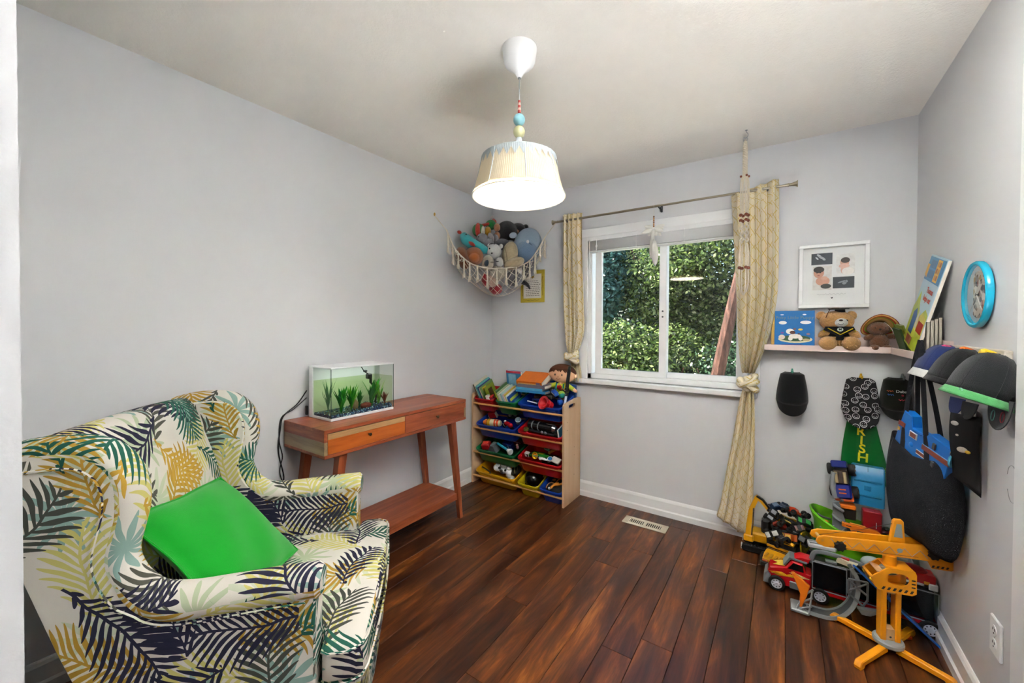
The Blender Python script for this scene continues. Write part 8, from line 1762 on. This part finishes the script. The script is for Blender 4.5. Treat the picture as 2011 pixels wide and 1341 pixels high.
# ------------------------------------------------------------------ lime tub of big toys
tub = thing('lime_toy_tub', 'lime green oval toy tub behind the crane', 'toy tub', (2.520, -0.190, 0))
M_LM = mat('#6cc21a', 0.32, var=0.05)
def tub_ring(rx, ry, z, dz): return [(rx*math.cos(a*PI/16), ry*math.copysign(abs(math.sin(a*PI/16))**0.85, math.sin(a*PI/16)), z+dz*(-math.cos(a*PI/16)*0.5+0.35*(math.cos(a*PI/16)**2))) for a in range(32)]
b = MB(); b.rings([tub_ring(0.135, 0.105, 0.0, 0), tub_ring(0.142, 0.112, 0.01, 0), tub_ring(0.165, 0.130, 0.24, 0.06), tub_ring(0.180, 0.140, 0.268, 0.075), tub_ring(0.184, 0.143, 0.280, 0.08), tub_ring(0.176, 0.136, 0.285, 0.08), tub_ring(0.158, 0.122, 0.255, 0.07), tub_ring(0.150, 0.116, 0.16, 0.02)]); b.build('tub', M_LM, tub, smooth=50)
M_DGRN = plastic('#1c6b34')
MB().box((-0.155, -0.09, 0.16), (0.03, 0.05, 0.10), 0.006).build('handle', M_DGRN, tub)
toy('toy_gear_tower', 'grey toy track tower with spiral gears standing in the tub', 'toy', TR(2.435, -0.245, 0.165), [('pipe', mat('#85898c', 0.35), ('t', [(0.005, 0.03, 0.40), (0.0, 0.025, 0.33), (0.014, 0.01, 0.27)], 0.015)), ('spiral', KG, ('t', [(0.02+0.018*math.cos(k*1.2), 0.0+0.018*math.sin(k*1.2), 0.27-k*0.011) for k in range(13)], 0.008)), ('spine', mat('#7b8084', 0.4), ('p', [(-0.002, 0.25), (0.022, 0.26), (0.055, 0.15), (0.055, 0.04), (-0.005, 0.04)], -0.006, 0.006, frame((0, 0.0, 0), X_, z=(0, -1, 0)), 0.002)), ('strut', KG, ('t', [(0.0, -0.012, 0.05), (0.05, -0.012, 0.13)], 0.005)), ('strut', KG, ('t', [(0.05, -0.012, 0.05), (0.0, -0.012, 0.13)], 0.005)), ('claw', mat('#4a4e52', 0.4), ('t', [(-0.07, -0.01, 0.175), (-0.045, -0.012, 0.165), (-0.01, -0.01, 0.16)], 0.006)), ('claw', KG, ('t', [(-0.055, -0.02, 0.115), (-0.03, -0.02, 0.105), (0.0, -0.015, 0.10)], 0.007)), ('foot', ORG, ('e', (-0.035, -0.005, 0.14), (0.018, 0.010, 0.008))), ('label_plate', mat('#d8901c', 0.45), ('b', (0.035, -0.035, 0.10), (0.055, 0.006, 0.022), 0.002, TR(ry=6)))])
toy('orange_toy_blaster', 'orange toy launcher laid across the lime tub', 'toy', TR(2.495, -0.30, 0.318, rz=4, ry=4), [('body', ORG, ('p', [(-0.03, 0.012), (0.105, 0.010), (0.118, 0.0), (0.105, -0.012), (0.085, -0.014), (0.080, -0.040), (0.062, -0.040), (0.055, -0.012), (0.03, -0.012), (0.026, -0.028), (0.01, -0.028), (0.0, -0.010), (-0.03, -0.008)], -0.010, 0.010, frame((0, 0, 0.01), X_, z=(0, -1, 0)), 0.003)), ('sight', plastic('#f59a3a'), ('b', (0.03, 0, 0.025), (0.06, 0.008, 0.006), 0.002)), ('slot', K2, ('b', (-0.005, -0.0104, 0.012), (0.02, 0.001, 0.004), 0.0004))])
toy('orange_toy_garage', 'orange and black toy garage roof under the monster truck', 'toy', TR(2.485, -0.215, 0.325), [('roof', ORG, ('b', (0, 0, 0.075), (0.085, 0.06, 0.022), 0.005)), ('wall', mat('#26231f', 0.5), ('b', (0.005, 0.005, 0.038), (0.078, 0.05, 0.055), 0.003)), ('post', ORG, ('b', (-0.032, -0.02, 0.035), (0.02, 0.02, 0.07), 0.003))])
toy('red_toy_case', 'dark red toy case standing in the tub under the blue chest', 'toy', TR(2.590, -0.215, 0.26), [('case', mat('#9c1620', 0.35), ('b', (0, 0, 0.07), (0.075, 0.05, 0.14), 0.004)), ('rivet_row', KW, ('b', (0.015, -0.0255, 0.075), (0.003, 0.001, 0.03), 0.0003)), ('foot', KG, ('b', (0.03, -0.02, 0.015), (0.02, 0.02, 0.02), 0.003))])
toy('red_toy_car', 'dark red toy car deep in the tub by the tote bag', 'toy car', TR(2.652, -0.19, 0.275, rz=20), [('body', mat('#7a1420', 0.3), ('b', (0, 0, 0.022), (0.06, 0.036, 0.018), 0.006)), ('cabin', K1, ('b', (0, 0, 0.036), (0.03, 0.028, 0.014), 0.005)), ('wheel', K1, ('c', (-0.02, -0.02, 0.012), (-0.02, -0.012, 0.012), 0.011)), ('wheel', K1, ('c', (0.02, -0.02, 0.012), (0.02, -0.012, 0.012), 0.011))])
toy('toy_fuel_pump', 'red and grey toy fuel pump at the front of the lime tub', 'toy', TR(2.548, -0.338, 0.235), [('post', RED, ('b', (0, 0, 0.04), (0.055, 0.014, 0.05), 0.003)), ('screen', KG, ('b', (0.005, -0.008, 0.04), (0.030, 0.003, 0.024), 0.001)), ('sign', KW, ('b', (0.0, -0.002, 0.068), (0.03, 0.012, 0.006), 0.001)), ('base', mat('#7a1418', 0.4), ('b', (0, 0, 0.008), (0.065, 0.02, 0.016), 0.003))])
toy('dark_toy_filler', 'black toy cases filling the bottom of the lime tub', 'toy', TR(2.555, -0.19, 0.17), [('case', K1, ('b', (0, 0, 0.05), (0.20, 0.14, 0.10), 0.01)), ('lid', K2, ('b', (0.02, 0, 0.105), (0.15, 0.12, 0.012), 0.004))])
# monster truck stood on end against the wall
mt = thing('toy_monster_truck', 'blue and orange toy monster truck stood on end in the tub', 'toy truck', M=frame((2.486, -0.215, 0.425), (-0.10, 0.30, 1.0), z=(-0.25, -1.0, 0.25)))
M_MB, M_MO = mat('#16247c', 0.3), mat('#d8571a', 0.4, var=0.5, vs=70)
MB().box((0.10, 0, 0.0), (0.185, 0.060, 0.020), 0.004).build('chassis', K1, mt)
MB().box((0.045, 0, 0.028), (0.075, 0.072, 0.030), 0.008).build('bonnet', M_MB, mt)
MB().box((0.020, 0, 0.018), (0.050, 0.078, 0.030), 0.006).build('nose', M_MO, mt)
MB().box((0.115, 0, 0.030), (0.07, 0.062, 0.034), 0.006).build('engine', mat('#4a3a30', 0.4, 0.3, var=0.5, vs=80), mt)
for y in (-0.018, 0.018): MB().cyl((0.085, y, 0.048), (0.140, y, 0.050), 0.008).build('exhaust', mat('#c9b48a', 0.3, 0.7), mt)
MB().box((0.180, 0, 0.040), (0.035, 0.066, 0.040), 0.005).build('rear_wing', M_MB, mt)
for x in (0.045, 0.155):
    for y in (-0.045, 0.045): wheel(mt, (x, y, -0.006), 0.030, 0.026, M_TYRE, mat('#8a5a2a', 0.4), (0, math.copysign(1, y), 0), 0)
for k in range(2): MB().box((0.035+0.018*k, -0.0, 0.044), (0.006, 0.030, 0.002), 0.0005).build('bonnet_stripe', M_MO, mt)
# blue toy chest
bx = thing('blue_toy_chest', 'sky blue toy chest with a sloped lid on top of the tub', 'toy chest', M=TR(2.583, -0.135, 0.405, rz=-6, rx=-4))
M_BC = mat('#1b84bc', 0.35, var=0.04)
MB().prism([(-0.055, 0.0), (0.055, 0.0), (0.055, 0.155), (0.030, 0.195), (-0.030, 0.195), (-0.055, 0.160)], -0.066, 0.066, M=frame((0, 0, 0), (0, -1, 0), z=(-1, 0, 0)), bev=0.006).build('shell', M_BC, bx)
for z in (0.050, 0.125): MB().box((0, -0.0555, z), (0.110, 0.004, 0.010), 0.002).build('front_rib', mat('#1776a8', 0.35), bx)
MB().box((0.0, -0.0560, 0.09), (0.026, 0.005, 0.026), 0.003).build('latch', mat('#1776a8', 0.35), bx)
MB().box((0, -0.044, 0.176), (0.002, 0.002, 0.05), 0.0, M=TR(rx=0)).build('lid_seam', mat('#0f5c86', 0.5), bx)
